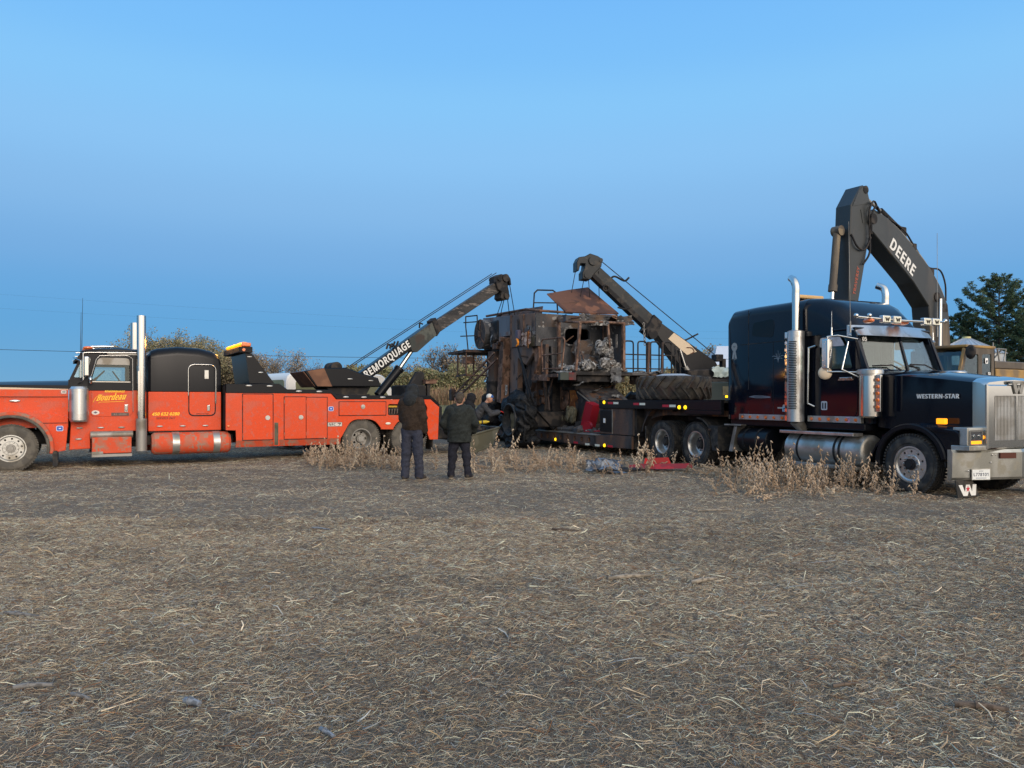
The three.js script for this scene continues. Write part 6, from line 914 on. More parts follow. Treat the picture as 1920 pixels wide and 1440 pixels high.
  for (const s of [-1, 1]) {
    const c = [-0.03, 0.49];
    P(T, 'fender', loft([[-0.86, 0.56], [-0.72, 0.84], [-0.5, 1.06], [-0.2, 1.18], [0.15, 1.2], [0.5, 1.17], [0.8, 1.14], [0.86, 1.1]].map(([x, y]) => [[x, y, s * 0.8], [x, y, s * 1.06], [x + 0.0, y - 0.05, s * 1.15], [x, y - 0.1, s * 1.15], [x, y - 0.1, s * 0.8]]), { crease: 0.5 }), K);
    P(T, 'fender_flare', X([...arc(...c, 0.7, 185, 10, 22), ...arc(...c, 0.6, 10, 185, 22)], s * 0.9, s * 1.17, { bevel: 0.02 }), M.black);
    P(T, 'fender_side', X([...arc(...c, 0.66, 178, 8, 20), [0.7, 0.72], [0.86, 0.78], [0.86, 1.1], [0.5, 1.14], [0.1, 1.17], [-0.3, 1.12], [-0.6, 0.96]], s * 1.0, s * 1.13), K);
    P(T, 'inner_fender', X([...arc(...c, 0.64, 180, 0, 16), ...arc(...c, 0.62, 0, 180, 16)], s * 0.6, s * 1.1), M.soot);
    P(T, 'fender_front', X([[0.5, 0.8], [0.86, 0.8], [0.86, 1.12], [0.3, 1.15]], s * 0.72, s * 1.06), K);
    const hl = P(T, 'headlamp_housing', [B(0.74, 0.99, 0.86, 1.15, s * 0.74, s * 1.12, 0.015), B(0.72, 1.04, 0.78, 0.86, s * 0.7, s * 1.14, 0.01)], M.steel);
    P(hl, 'headlamp', [XF(rect(s * 0.8 - 0.0, s * 0.8 + s * 0.26, 0.94, 1.08, 0.0).map((p) => p), 0.99, 1.002)], S({ color: rgb(0.2, 0.2, 0.22), metalness: 0.9, roughness: 0.15 }));
    PP(hl, 'lens', [0.86, 0.99].map((z) => new THREE.SphereGeometry(0.04, 14, 8).scale(0.4, 1, 1).translate(1.004, 1.01, s * z)), M.glass);
    P(hl, 'bezel', XF(rect(s > 0 ? 0.77 : -1.09, s > 0 ? 1.09 : -0.77, 0.88, 1.11, 0.02), 0.99, 1.01, { holes: [rect(s > 0 ? 0.8 : -1.06, s > 0 ? 1.06 : -0.8, 0.885, 1.085, 0.015)] }), M.chrome);
    P(hl, 'turn_signal', B(0.97, 1.005, 0.885, 0.935, s * 0.8, s * 1.08, 0.006), M.amberLit);
    P(T, 'fender_lamp', [B(0.38, 0.54, 1.19, 1.285, s * 0.96, s * 1.04, 0.015)], M.amberLit);
    const fl = P(T, 'front_flap', XF([[s * 1.2, 0.3], [s * 0.8, 0.3], [s * 0.6, 0.02], [s * 1.14, 0.02]].map((p) => p), 0.83, 0.845), M.rubber);
    if (s > 0) { P(fl, 'flap_letter', [XF([[1.13, 0.22], [1.04, 0.22], [0.975, 0.1], [0.95, 0.22], [0.86, 0.22], [0.8, 0.1], [0.79, 0.22], [0.7, 0.22], [0.71, 0.04], [0.82, 0.04], [0.88, 0.13], [0.91, 0.04], [1.01, 0.04]], 0.846, 0.849)], M.white); P(fl, 'flap_star', XF(Array.from({ length: 10 }, (_, i) => { const a = Math.PI / 2 + i * Math.PI / 5, r = i % 2 ? 0.022 : 0.056; return [0.905 + r * Math.cos(a), 0.15 + r * Math.sin(a)]; }), 0.85, 0.852), M.reflred); }
  }
  // bumper, swept to the corners
  const bp = [[0.78, 1.22], [0.96, 0.62], [1.12, 0.0], [0.96, -0.62], [0.78, -1.22]];
  P(T, 'bumper', loft(bp.map(([x, z]) => [[x, 0.3, z], [x + 0.02, 0.34, z], [x + 0.03, 0.74, z], [x, 0.79, z], [x - 0.06, 0.79, z], [x - 0.06, 0.3, z]]), { crease: 0.35 }), S({ map: mottle([0.5, 0.5, 0.47], [[[0.36, 0.36, 0.33], 0.5, 0.14, 4, 221, 0.5], [[0.42, 0.4, 0.34], 0.62, 0.08, 9, 222]], { rep: 0.8 }), metalness: 0.85, roughness: 0.3 }));
  P(T, 'tow_slot', [BEAM([1.04, 0.69, 0.42], [1.115, 0.69, 0.14], 0.06, 0.09)], S({ color: rgb(0.09, 0.03, 0.02), roughness: 0.7 }));
  PP(T, 'bumper_bolt', [[1.005, 0.7, 0.55], [1.0, 0.58, 0.58], [1.01, 0.7, 0.48], [0.9, 0.45, 0.98]].map((p) => new THREE.SphereGeometry(0.014, 8, 6).translate(p[0] + 0.01, p[1], p[2])), M.chrome);
  { const pl = P(T, 'licence_plate', B(-0.008, 0.008, -0.09, 0.09, -0.165, 0.165, 0.004), M.steel); pl.position.set(0.965, 0.39, 0.76); pl.rotation.y = -0.29;
    const d = decal(pl, 'plate_number', 0.31, 0.16, 310, 160, (g, w, h) => { g.fillStyle = '#d9dcda'; g.fillRect(0, 0, w, h); g.fillStyle = '#26304a'; g.textAlign = 'center'; g.font = 'bold 74px sans-serif'; g.fillText('L778101', w / 2, 106, 280); g.font = 'bold 22px sans-serif'; g.fillText('Québec', w / 2, 32); g.fillStyle = '#8a8f98'; g.fillRect(60, 132, 190, 12); }); d.position.set(0.0095, 0, 0); d.rotation.y = Math.PI / 2; }
  // lettering
  const nearTxt = (n, str, size, x, y, z, m, wide = 1) => P(T, n, TXT(str, size, 0.006, wide).translate(x, y, z), m);
  P(T, 'hood_lettering', TXT('WESTERN-STAR', 0.075, 0.008, 1.0).rotateY(0.068).translate(0.27, 1.655, 0.852), M.white);
  'WESTERN STAR'.split('').forEach((ch, i) => { if (ch !== ' ') P(T, 'shield_letter', TXT(ch, 0.078, 0.004).rotateY(-0.0).translate(-2.655, 2.8 - i * 0.135, 1.391), M.soot); });
  { const d = decal(T, 'ribbon_emblem', 0.22, 0.44, 128, 256, (g) => { g.fillStyle = '#8d9190'; for (let k = 0; k < 14; k++) { const a = k / 14 * 6.283; g.beginPath(); g.arc(64 + 42 * Math.cos(a), 62 + 42 * Math.sin(a), 15, 0, 7); g.fill(); } g.beginPath(); g.arc(64, 62, 46, 0, 7); g.fill(); g.beginPath(); g.moveTo(44, 100); g.lineTo(14, 226); g.lineTo(42, 208); g.lineTo(58, 238); g.lineTo(66, 150); g.lineTo(76, 238); g.lineTo(92, 208); g.lineTo(116, 226); g.lineTo(86, 100); g.fill(); g.fillStyle = '#5a605f'; g.fillRect(40, 50, 48, 10); g.fillRect(52, 66, 24, 8); }); d.position.set(-4.5, 2.66, 1.1235); }
  { const d = decal(T, 'scroll_emblem', 0.36, 0.3, 180, 150, (g) => { g.strokeStyle = '#7f878c'; g.lineWidth = 5; for (const s of [-1, 1]) { g.beginPath(); g.moveTo(90, 130); g.quadraticCurveTo(90 + s * 10, 80, 90 + s * 34, 42); g.stroke(); g.beginPath(); g.moveTo(90, 100); g.quadraticCurveTo(90 + s * 40, 60, 90 + s * 84, 74); g.stroke(); g.beginPath(); g.moveTo(90, 110); g.quadraticCurveTo(90 + s * 20, 90, 90 + s * 60, 100); g.stroke(); } g.beginPath(); g.moveTo(90, 140); g.lineTo(90, 14); g.stroke(); }); d.position.set(-3.15, 2.5, 1.1245); }
  { const d = decal(T, 'pinstripe', 0.7, 0.14, 280, 56, (g) => { g.strokeStyle = '#69707a'; g.lineWidth = 4; for (let k = 0; k < 4; k++) { g.beginPath(); g.moveTo(10 + k * 8, 30); g.quadraticCurveTo(100, 8 + k * 12, 270, 30 + k * 2); g.stroke(); } }); d.position.set(-3.7, 1.66, 1.1255); }
  { const d = decal(T, 'maker_badge', 0.26, 0.12, 130, 60, (g) => { g.fillStyle = '#a8a39a'; g.fillRect(6, 34, 74, 16); g.beginPath(); g.arc(100, 28, 22, 0, 7); g.fill(); }); d.position.set(-3.05, 1.45, 1.1255); }
  { const d = decal(T, 'door_badge', 0.16, 0.18, 96, 108, (g, w, h) => { g.fillStyle = '#b8bcc2'; g.beginPath(); g.roundRect(2, 2, w - 4, h - 4, 20); g.fill(); g.fillStyle = '#30343c'; g.fillRect(16, 20, 24, 70); g.fillRect(54, 20, 26, 70); }); d.position.set(-2.0, 1.48, cw + 0.0155); }
  { const d = decal(T, 'windshield_number', 0.22, 0.1, 132, 60, (g) => { g.fillStyle = '#d8d8d4'; g.font = 'bold 62px sans-serif'; g.fillText('05', 14, 50); }); d.position.set(-1.24, 2.73, 0.79); d.rotation.set(0, Math.PI / 2 - 0.1, 0); }
  for (const [x, y, w, c] of [[-2.98, 1.4, 0.1, '#8fb5c8'], [-1.34, 1.22, 0.1, '#c79ab0']]) { const d = decal(T, 'permit_sticker', w, w, 32, 32, (g) => { g.fillStyle = c; g.fillRect(0, 0, 32, 32); g.fillStyle = '#555'; g.fillRect(6, 8, 20, 6); g.fillRect(6, 18, 12, 6); }); d.position.set(x, y, x < -2 ? 1.126 : 1.14); }
}

// ---------- second wrecker, behind the trailer ----------
{
  const T = thing('second_wrecker', 'dark tow truck behind the trailer with its boom raised over the combine', 'tow truck'); place(T, 7.04, 27.5, 0.98, 0.2);
  const mv = S({ map: mottle([0.009, 0.013, 0.017], [[[0.016, 0.02, 0.024], 0.5, 0.14, 4, 231], [[0.04, 0.036, 0.032], 0.68, 0.08, 8, 232]], { rep: 0.7 }), roughness: 0.45, specularIntensity: 0.45 });
  P(T, 'boom', X([[-2.15, 4.42], [-1.62, 4.06], [0.1, 2.95], [0.3, 2.62], [-1.1, 2.6], [-2.1, 3.86]], -0.28, 0.28, { bevel: 0.02 }), M.black);
  P(T, 'boom_panel', X([[-1.47, 3.93], [-1.68, 3.72], [-0.98, 3.16], [-0.62, 3.28], [-0.9, 3.56]], 0.28, 0.292), M.cream);
  P(T, 'panel_scroll', TU([[-1.0, 3.42, 0.295], [-0.8, 3.4, 0.295], [-0.72, 3.28, 0.295], [-0.85, 3.2, 0.295]], 0.02), M.tan);
  P(T, 'boom_extension', X([[-4.2, 6.2], [-1.95, 4.32], [-2.2, 3.92], [-4.5, 5.9]], -0.2, 0.2, { bevel: 0.012 }), mv);
  P(T, 'boom_belly', X([[-4.42, 5.98], [-2.15, 4.02], [-2.26, 3.9], [-4.5, 5.88]], -0.15, 0.212), M.soot);
  P(T, 'boom_collar', [X([[-2.2, 4.55], [-1.9, 4.3], [-2.15, 3.72], [-2.55, 4.0]], -0.32, 0.32, { bevel: 0.03 }), B(-2.5, -2.2, 3.75, 4.05, 0.2, 0.4, 0.05), C([-2.3, 3.85, 0.36], [-2.3, 3.85, 0.46], 0.16, 0.16, 14)], M.soot);
  P(T, 'hanging_chain', Array.from({ length: 9 }, (_, i) => new THREE.TorusGeometry(0.05, 0.018, 6, 10).scale(0.7, 1, 1).rotateY(i % 2 ? 1.57 : 0).translate(-2.62 + 0.006 * i, 4.2 - i * 0.085, 0.36)), M.dullsteel);
  P(T, 'boom_head', [X([[-4.1, 6.16], [-4.06, 6.42], [-4.22, 6.52], [-4.5, 6.6], [-4.68, 6.5], [-4.9, 6.46], [-4.98, 6.3], [-4.98, 6.0], [-4.9, 6.0], [-4.84, 6.24], [-4.68, 6.24], [-4.7, 6.08], [-4.78, 5.95], [-4.78, 5.72], [-4.5, 5.7], [-4.36, 5.9]], -0.24, 0.24, { bevel: 0.02, holes: [rp([[-4.64, 5.78], [-4.56, 5.78], [-4.56, 5.92], [-4.64, 5.92]], 0.02)] }), C([-4.4, 6.35, -0.3], [-4.4, 6.35, 0.3], 0.16, 0.16, 18), C([-4.62, 5.85, -0.28], [-4.62, 5.85, 0.28], 0.1, 0.1, 14), C([-4.12, 6.38, -0.26], [-4.12, 6.38, 0.26], 0.07, 0.07, 12)], mv);
  P(T, 'cable_ring', [new THREE.TorusGeometry(0.1, 0.03, 8, 18).translate(-3.95, 5.42, 0.28), TU([[-3.8, 5.7, 0.1], [-3.6, 5.86, 0.1], [-3.2, 5.72, 0.1], [-3.05, 5.84, 0.1]], 0.035)], M.soot);
  PP(T, 'cable_arm', [RODS([[-1.15, 3.66, 0.1], [-0.95, 3.7, 0.15], [-0.5, 3.92, 0.15]], 0.03), RODS([[-3.0, 4.8, 0.2], [-3.25, 4.72, 0.2], [-3.5, 4.78, 0.2]], 0.03)].map(geo), M.soot);
  PP(T, 'lift_cylinder', [0.2, 0.34].map((z) => C([-0.8, 2.3, z], [-1.08, 2.75, z], 0.09, 0.09, 14)), M.dullsteel); PP(T, 'cylinder_rod', [0.2, 0.34].map((z, i) => C([-1.08, 2.75, z], [-1.46 + 0.18 * i, 3.34, z], 0.05, 0.05, 12)), M.chrome);
  PP(T, 'winch_cable', [C([-4.1, 6.4, 0.1], [0.25, 3.1, 0.15], 0.016, 0.016, 6), C([-4.95, 6.05, 0], [-5.15, 4.6, -0.3], 0.013, 0.013, 6), C([-4.68, 5.74, 0.1], [-4.85, 4.6, -0.2], 0.013, 0.013, 6), C([-4.52, 5.74, 0.1], [-4.3, 4.5, -0.3], 0.013, 0.013, 6), C([-4.2, 6.0, 0.22], [-4.02, 4.5, -0.2], 0.013, 0.013, 6)], M.soot);
  P(T, 'winch_box', [B(0.12, 0.4, 2.95, 3.2, -0.1, 0.3, 0.03)], M.soot); P(T, 'winch_post', B(0.4, 0.55, 2.4, 3.05, -0.05, 0.2, 0.02), M.soot);
  P(T, 'turret', [X([[-1.1, 2.62], [0.45, 2.7], [0.6, 2.3], [-1.0, 2.2]], -0.6, 0.6, { bevel: 0.03 }), B(-1.2, 0.5, 1.9, 2.3, -0.8, 0.8, 0.03)], M.soot);
  P(T, 'crumpled_wrap', crumple(0.7, 0.35, 0.1, 811).translate(0.1, 2.56, 0.75), S({ color: rgb(0.4, 0.48, 0.47), roughness: 0.3, side: THREE.DoubleSide }));
  P(T, 'body_side', [B(-1.6, 4.6, 0.95, 2.2, -1.2, 1.2, 0.04)], S({ color: rgb(0.012, 0.026, 0.03), roughness: 0.3 }));
  P(T, 'lower_panel', B(-0.1, 0.9, 1.75, 2.05, 1.2, 1.215), M.canvas); for (let k = 0; k < 5; k++) P(T, 'amber_lamp', B(0.0 + k * 0.12, 0.09 + k * 0.12, 1.66, 1.74, 1.2, 1.225, 0.01), M.yellowLit);
  P(T, 'white_lamp', [new THREE.SphereGeometry(0.07, 12, 8).translate(0.52, 2.36, 1.2)], M.white);
  P(T, 'chassis_frame', [B(-2.2, 8.6, 0.6, 0.95, -0.45, 0.45)], M.dark);
  P(T, 'cab', X(rp([[4.8, 0.7], [4.8, 2.75], [6.2, 2.75], [6.45, 2.0], [8.5, 1.8], [8.6, 0.7]], [0.05, 0.2, 0.15, 0.05, 0.15, 0.05]), -1.0, 1.0, { bevel: 0.04 }), M.white);
  for (const s of [-1, 1]) { P(T, 'side_window', X(rp([[5.1, 2.0], [5.1, 2.55], [6.05, 2.55], [6.25, 2.0]], 0.06), s * 1.0, s * 1.008), M.soot); for (const x of [-1.2, 0.2, 7.6]) wheel(T, x, 0.52, s * 1.06, s, { kind: x > 5 ? 'steer' : 'dual', dual: x < 5, rim: 0.29 }); }
}
// ---------- excavator ----------
{
  const T = thing('excavator', 'large excavator with raised dark grey boom and yellow trimmed cab behind the black tractor', 'excavator'); place(T, 14.57, 26, -0.85, -0.527);
  const grey = S({ map: mottle([0.024, 0.027, 0.028], [[[0.015, 0.017, 0.018], 0.5, 0.2, 3, 241, 0.4], [[0.045, 0.038, 0.032], 0.64, 0.12, 5, 242, 0.3]], { rep: 0.45, size: 512 }), roughness: 0.42, specularIntensity: 1 });
  const worn = S({ map: mottle([0.12, 0.1, 0.08], [[[0.06, 0.05, 0.04], 0.5, 0.2, 3, 243, 0.3], [[0.2, 0.16, 0.11], 0.62, 0.12, 5, 244, 0.3]], { rep: 0.45 }), roughness: 0.6 });
  const yellow = S({ map: mottle([0.36, 0.22, 0.075], [[[0.2, 0.14, 0.08], 0.5, 0.2, 4, 245]], { rep: 0.6 }), roughness: 0.55 });
  const z0 = -0.3, z1 = 0.3;
  P(T, 'boom', X([[4.62, 7.3], [4.35, 7.4], [3.6, 7.2], [2.9, 6.86], [1.3, 5.86], [0.78, 5.36], [0.3, 4.75], [0.2, 4.2], [1.36, 4.2], [1.42, 4.62], [2.27, 5.33], [4.48, 6.72], [4.7, 7.0]], z0, z1, { bevel: 0.025 }), grey);
  P(T, 'boom_foot', X([[0.2, 4.22], [0.12, 3.3], [-0.1, 2.0], [0.9, 1.9], [1.28, 3.5], [1.36, 4.22]], z0, z1, { bevel: 0.025 }), worn);
  P(T, 'boom_lettering', TXT('DEERE', 0.38, 0.008, 0.98).rotateY(Math.PI).rotateZ(0.575).translate(2.87, 6.07, z0 - 0.002), M.white);
  P(T, 'boom_bracket', [C([0.95, 4.95, z0 - 0.03], [0.95, 4.95, z0], 0.16, 0.16, 16), X(rp([[0.35, 4.5], [0.8, 4.5], [0.8, 4.75], [0.35, 4.75]], 0.05), z0 - 0.02, z0), C([4.45, 7.08, z0 - 0.06], [4.45, 7.08, z1 + 0.06], 0.16, 0.16, 16)], M.soot);
  PP(T, 'lift_cylinder', [-0.42, 0.42].map((z) => C([1.05, 1.8, z], [1.0, 3.2, z], 0.12, 0.12, 14)), M.dark); PP(T, 'lift_rod', [-0.42, 0.42].map((z) => C([1.0, 3.2, z], [0.97, 4.88, z], 0.06, 0.06, 12)), M.chrome);
  P(T, 'arm', X([[4.86, 8.06], [4.66, 7.98], [4.5, 7.55], [4.45, 7.1], [4.6, 6.4], [5.15, 4.3], [5.3, 3.6], [5.55, 3.6], [5.52, 6.1], [5.44, 7.4], [4.98, 8.02]], -0.27, 0.27, { bevel: 0.025 }), grey);
  P(T, 'arm_plate', [X([[4.86, 8.03], [4.7, 7.93], [4.55, 7.54], [5.4, 7.36], [5.1, 7.85]], -0.285, -0.27), X([[4.6, 7.4], [4.55, 7.0], [4.9, 6.9], [5.0, 7.3]], -0.282, -0.27)], grey);
  P(T, 'arm_lettering', TXT('TRAVERSY', 0.12, 0.004, 1.1).rotateY(Math.PI).rotateZ(-1.32).translate(5.22, 5.15, -0.274), S({ color: rgb(0.35, 0.1, 0.07), roughness: 0.7 }));
  P(T, 'bucket_cylinder', [C([5.75, 6.55, 0], [5.95, 4.9, 0], 0.11, 0.11, 16), C([5.72, 6.62, -0.14], [5.72, 6.62, 0.14], 0.15, 0.15, 16), C([5.93, 5.0, 0], [5.96, 4.8, 0], 0.13, 0.13, 16)], worn); P(T, 'bucket_rod', C([5.95, 4.85, 0], [6.1, 3.7, 0], 0.06, 0.06, 12), M.chrome);
  P(T, 'bucket', X([[5.2, 3.7], [6.2, 3.6], [6.4, 2.9], [5.9, 2.4], [5.0, 2.6], [5.3, 3.0]], -0.6, 0.6, { bevel: 0.03 }), worn);
  P(T, 'arm_cylinder', [C([2.5, 6.98, 0], [3.6, 7.5, 0], 0.1, 0.1, 14), B(2.4, 2.7, 6.75, 7.1, -0.15, 0.15, 0.03)], M.dark); P(T, 'arm_rod', C([3.6, 7.5, 0], [4.74, 7.96, 0], 0.05, 0.05, 12), M.dullsteel); P(T, 'arm_pin', C([4.76, 7.93, -0.3], [4.76, 7.93, 0.3], 0.12, 0.12, 14), M.soot);
  PP(T, 'hydraulic_hose', [TU([[4.2, 7.36, -0.33], [4.5, 7.6, -0.38], [4.72, 7.3, -0.38], [4.66, 6.7, -0.34], [4.7, 6.0, -0.36], [4.95, 5.65, -0.32]], 0.03, 30), TU([[4.1, 7.3, -0.33], [4.4, 7.45, -0.4], [4.62, 7.2, -0.4], [4.6, 6.6, -0.36]], 0.03, 24), TU([[5.5, 6.5, -0.3], [5.25, 6.15, -0.34], [4.9, 6.1, -0.34], [4.6, 6.5, -0.34]], 0.03, 24), TU([[3.4, 7.3, -0.1], [2.6, 7.0, -0.15], [1.9, 6.55, -0.1], [1.1, 5.95, -0.1], [0.45, 5.9, -0.12], [0.15, 5.5, -0.12], [0.1, 4.9, -0.12]], 0.028, 40), TU([[3.2, 7.25, 0.1], [2.0, 6.6, 0.05], [1.2, 5.95, 0.05], [0.9, 5.6, 0.05]], 0.028, 30)], M.soot);
  PP(T, 'boom_pipe', [TU([[4.0, 7.36, -0.2], [2.9, 6.92, -0.2], [1.3, 5.92, -0.2], [0.3, 4.85, -0.2], [0.1, 3.4, -0.2]], 0.03, 40)], M.dullsteel); P(T, 'pipe_clamp', [B(2.0, 2.2, 6.4, 6.6, -0.25, 0.1, 0.02), B(1.0, 1.2, 5.66, 5.86, -0.25, 0.1, 0.02)], M.soot);
  // cab
  const cz0 = -1.62, cz1 = -0.62;
  const cabSide = rp([[1.95, 1.7], [2.08, 2.35], [1.8, 3.1], [1.62, 3.2], [0.06, 3.24], [0.06, 1.7]], [0.05, 0.1, 0.12, 0.1, 0.06, 0.05]);
  for (const z of [cz0, cz1 - 0.05]) P(T, 'cab_side', X(cabSide, z, z + 0.05, { holes: [rp([[1.78, 1.95], [1.9, 2.35], [1.66, 3.0], [0.98, 3.02], [0.98, 1.95]], 0.08), rp([[0.76, 1.95], [0.76, 3.02], [0.2, 3.04], [0.2, 1.95]], 0.06)] }), worn);
  P(T, 'cab_glass', [X(rp([[1.8, 1.93], [1.92, 2.35], [1.68, 3.02], [0.18, 3.06], [0.18, 1.93]], 0.05), cz0 + 0.02, cz0 + 0.025), X(rp([[1.8, 1.93], [1.92, 2.35], [1.68, 3.02], [0.18, 3.06], [0.18, 1.93]], 0.05), cz1 - 0.03, cz1 - 0.025), quad([2.06, 2.35, cz0 + 0.06], [2.06, 2.35, cz1 - 0.06], [1.8, 3.08, cz1 - 0.06], [1.8, 3.08, cz0 + 0.06], 0.006)], M.tint);
  P(T, 'cab_roof', [B(-0.02, 1.72, 3.21, 3.3, cz0 - 0.03, cz1 + 0.02, 0.03)], yellow); P(T, 'cab_pillar', [BEAM([2.07, 2.33, cz0 + 0.03], [1.76, 3.18, cz0 + 0.03], 0.07, 0.06), BEAM([2.07, 2.33, cz1 - 0.03], [1.76, 3.18, cz1 - 0.03], 0.07, 0.06)], yellow);
  P(T, 'cab_rear', B(0.0, 0.06, 1.7, 3.2, cz0, cz1), M.dark); P(T, 'cab_floor', B(0.06, 2.0, 1.6, 1.72, cz0, cz1), M.dark);
  P(T, 'seat', [B(0.5, 1.0, 1.72, 2.2, -1.4, -0.9, 0.06), B(0.45, 0.6, 2.1, 2.75, -1.36, -0.94, 0.05)], M.soot);
  P(T, 'mirror', [new THREE.SphereGeometry(0.2, 14, 10).scale(0.4, 1.1, 0.8).translate(1.82, 3.05, cz0 - 0.2), ...RODS([[1.7, 3.2, cz0], [1.82, 3.2, cz0 - 0.16]], 0.02)], M.soot);
  { const d = decal(T, 'window_emblem', 0.2, 0.2, 64, 64, (g) => { g.fillStyle = '#e8e8e8'; g.beginPath(); g.roundRect(4, 4, 56, 56, 10); g.fill(); g.fillStyle = '#222'; g.beginPath(); g.moveTo(12, 50); g.lineTo(30, 22); g.lineTo(54, 30); g.lineTo(40, 50); g.fill(); }); d.position.set(0.5, 2.82, cz0 - 0.004); d.rotation.y = Math.PI; }
  { const d = decal(T, 'cab_notice', 0.16, 0.08, 32, 16, (g) => { g.fillStyle = '#ddd'; g.fillRect(0, 0, 32, 16); g.fillStyle = '#333'; g.fillRect(4, 4, 24, 3); g.fillRect(4, 10, 16, 3); }); d.position.set(0.34, 2.42, cz0 - 0.004); d.rotation.y = Math.PI; }
  // house, counterweight, undercarriage
  P(T, 'engine_house', [B(-3.6, -0.02, 1.3, 2.58, cz0 - 0.04, -0.55, 0.04), B(-3.6, 0.2, 1.3, 2.75, -0.5, 1.6, 0.04)], yellow); P(T, 'engine_cover', B(-3.55, -0.04, 2.585, 2.84, cz0, -0.55, 0.05), worn);
  PP(T, 'hand_rail', [RODS([[-0.75, 2.82, -1.4], [-0.6, 3.25, -1.4], [-1.15, 3.25, -1.4], [-1.0, 2.82, -1.4]], 0.025), RODS([[-0.9, 3.25, -1.4], [-0.78, 2.82, -1.1]], 0.025)].map(geo), M.dullsteel); P(T, 'exhaust', [C([-0.3, 2.8, -1.3], [-0.3, 3.05, -1.3], 0.05, 0.05, 10)], M.white);
  P(T, 'platform', B(-3.4, 1.6, 1.1, 1.3, -1.6, 1.6), M.dark); P(T, 'counterweight', B(-4.0, -3.6, 1.2, 2.5, -1.6, 1.6, 0.15), M.dark); P(T, 'slew_ring', C([-0.8, 0.9, 0], [-0.8, 1.1, 0], 0.8, 0.8, 28), M.soot);
  for (const s of [-1, 1]) P(T, 'track', [X(rp([[-3.0, 0.02], [1.7, 0.02], [2.0, 0.45], [1.7, 0.88], [-3.0, 0.88], [-3.3, 0.45]], 0.25), s * 1.0, s * 1.6, { bevel: 0.02 }), ...Array.from({ length: 22 }, (_, i) => B(-3.0 + i * 0.215, -2.87 + i * 0.215, 0.86, 0.93, s * 0.98, s * 1.62))], M.soot);
  P(T, 'right_tank', B(0.3, 1.9, 1.2, 2.2, 0.6, 1.6, 0.05), yellow);
}

// ---------- people ----------
// bones: [a, ra, b, rb]; the skin is the zero surface of their smooth union
const sdBone = (p, [a, ra, b, rb]) => { const bx = b[0] - a[0], by = b[1] - a[1], bz = b[2] - a[2], px = p[0] - a[0], py = p[1] - a[1], pz = p[2] - a[2], t = clamp((px * bx + py * by + pz * bz) / (bx * bx + by * by + bz * bz + 1e-9)); return Math.hypot(px - bx * t, py - by * t, pz - bz * t) - mix(ra, rb, t); };
function skin(bones, k, cell, { fold = 0, seed = 1, cut } = {}) {
  const lo = [9, 9, 9], hi = [-9, -9, -9];
  for (const [a, ra, b, rb] of bones) for (let i = 0; i < 3; i++) { lo[i] = Math.min(lo[i], a[i] - ra, b[i] - rb); hi[i] = Math.max(hi[i], a[i] + ra, b[i] + rb); }
  const c = lo.map((v, i) => (v + hi[i]) / 2), half = Math.max(...lo.map((v, i) => (hi[i] - v) / 2)) + cell * 4, N = Math.ceil(2 * half / cell);
  const mc = new MarchingCubes(N, M.dark, false, false, 400000); mc.isolation = 0; const f = mc.field; f.fill(-1);
  const at = (i) => (i - N / 2) / (N / 2) * half, r = (v, i) => Math.round((v - c[i]) / half * (N / 2) + N / 2);
  const x0 = Math.max(1, r(lo[0], 0) - 4), x1 = Math.min(N - 2, r(hi[0], 0) + 4), y0 = Math.max(1, r(lo[1], 1) - 4), y1 = Math.min(N - 2, r(hi[1], 1) + 4), z0 = Math.max(1, r(lo[2], 2) - 4), z1 = Math.min(N - 2, r(hi[2], 2) + 4);
  for (let z = z0; z <= z1; z++) for (let y = y0; y <= y1; y++) for (let x = x0; x <= x1; x++) {
    const p = [c[0] + at(x), c[1] + at(y), c[2] + at(z)]; let s = 0, m = 1e9;
    for (const b of bones) { const d = sdBone(p, b); if (d < m) m = d; s += Math.exp(-Math.min(60, Math.max(-60, d / k))); }
    let d = m > 6 * k ? m : -k * Math.log(s);
    if (fold) d += fold * (noise2(p[0] * 9 + p[1] * 3, p[1] * 11 + p[2] * 7, seed) - 0.5) + fold * 0.6 * (noise2(p[2] * 17, p[1] * 23 + p[0] * 5, seed + 1) - 0.5);
    if (cut) d = Math.max(d, cut(p));
    f[x + y * N + z * N * N] = -d;
  }
  mc.update(); const n = mc.count, g = new THREE.BufferGeometry();
  const pos = mc.positionArray.slice(0, n * 3), nor = mc.normalArray.slice(0, n * 3);
  for (let i = 0; i < n * 3; i++) pos[i] = pos[i] * half + c[i % 3];
  g.setAttribute('position', new THREE.BufferAttribute(pos, 3)); g.setAttribute('normal', new THREE.BufferAttribute(nor, 3)); return g;
}
const cloth = (c, s) => S({ map: mottle(c, [[c.map((v) => v * 0.72), 0.52, 0.12, 9, s], [c.map((v) => v * 1.25), 0.62, 0.1, 24, s + 1]], { rep: 2.2, size: 128 }), roughness: 0.95, bumpMap: grain, bumpScale: 0.004 });
const fleshM = S({ color: rgb(0.42, 0.22, 0.15), roughness: 0.6 }), eyeM = S({ color: rgb(0.5, 0.48, 0.45), roughness: 0.3 }), hairM = S({ map: mottle([0.045, 0.035, 0.028], [[[0.09, 0.075, 0.06], 0.55, 0.1, 24, 251]], { rep: 6, size: 128 }), roughness: 0.9 });
const add3 = (a, b) => a.map((v, i) => v + b[i]), lerp3 = (a, b, t) => a.map((v, i) => mix(v, b[i], t));
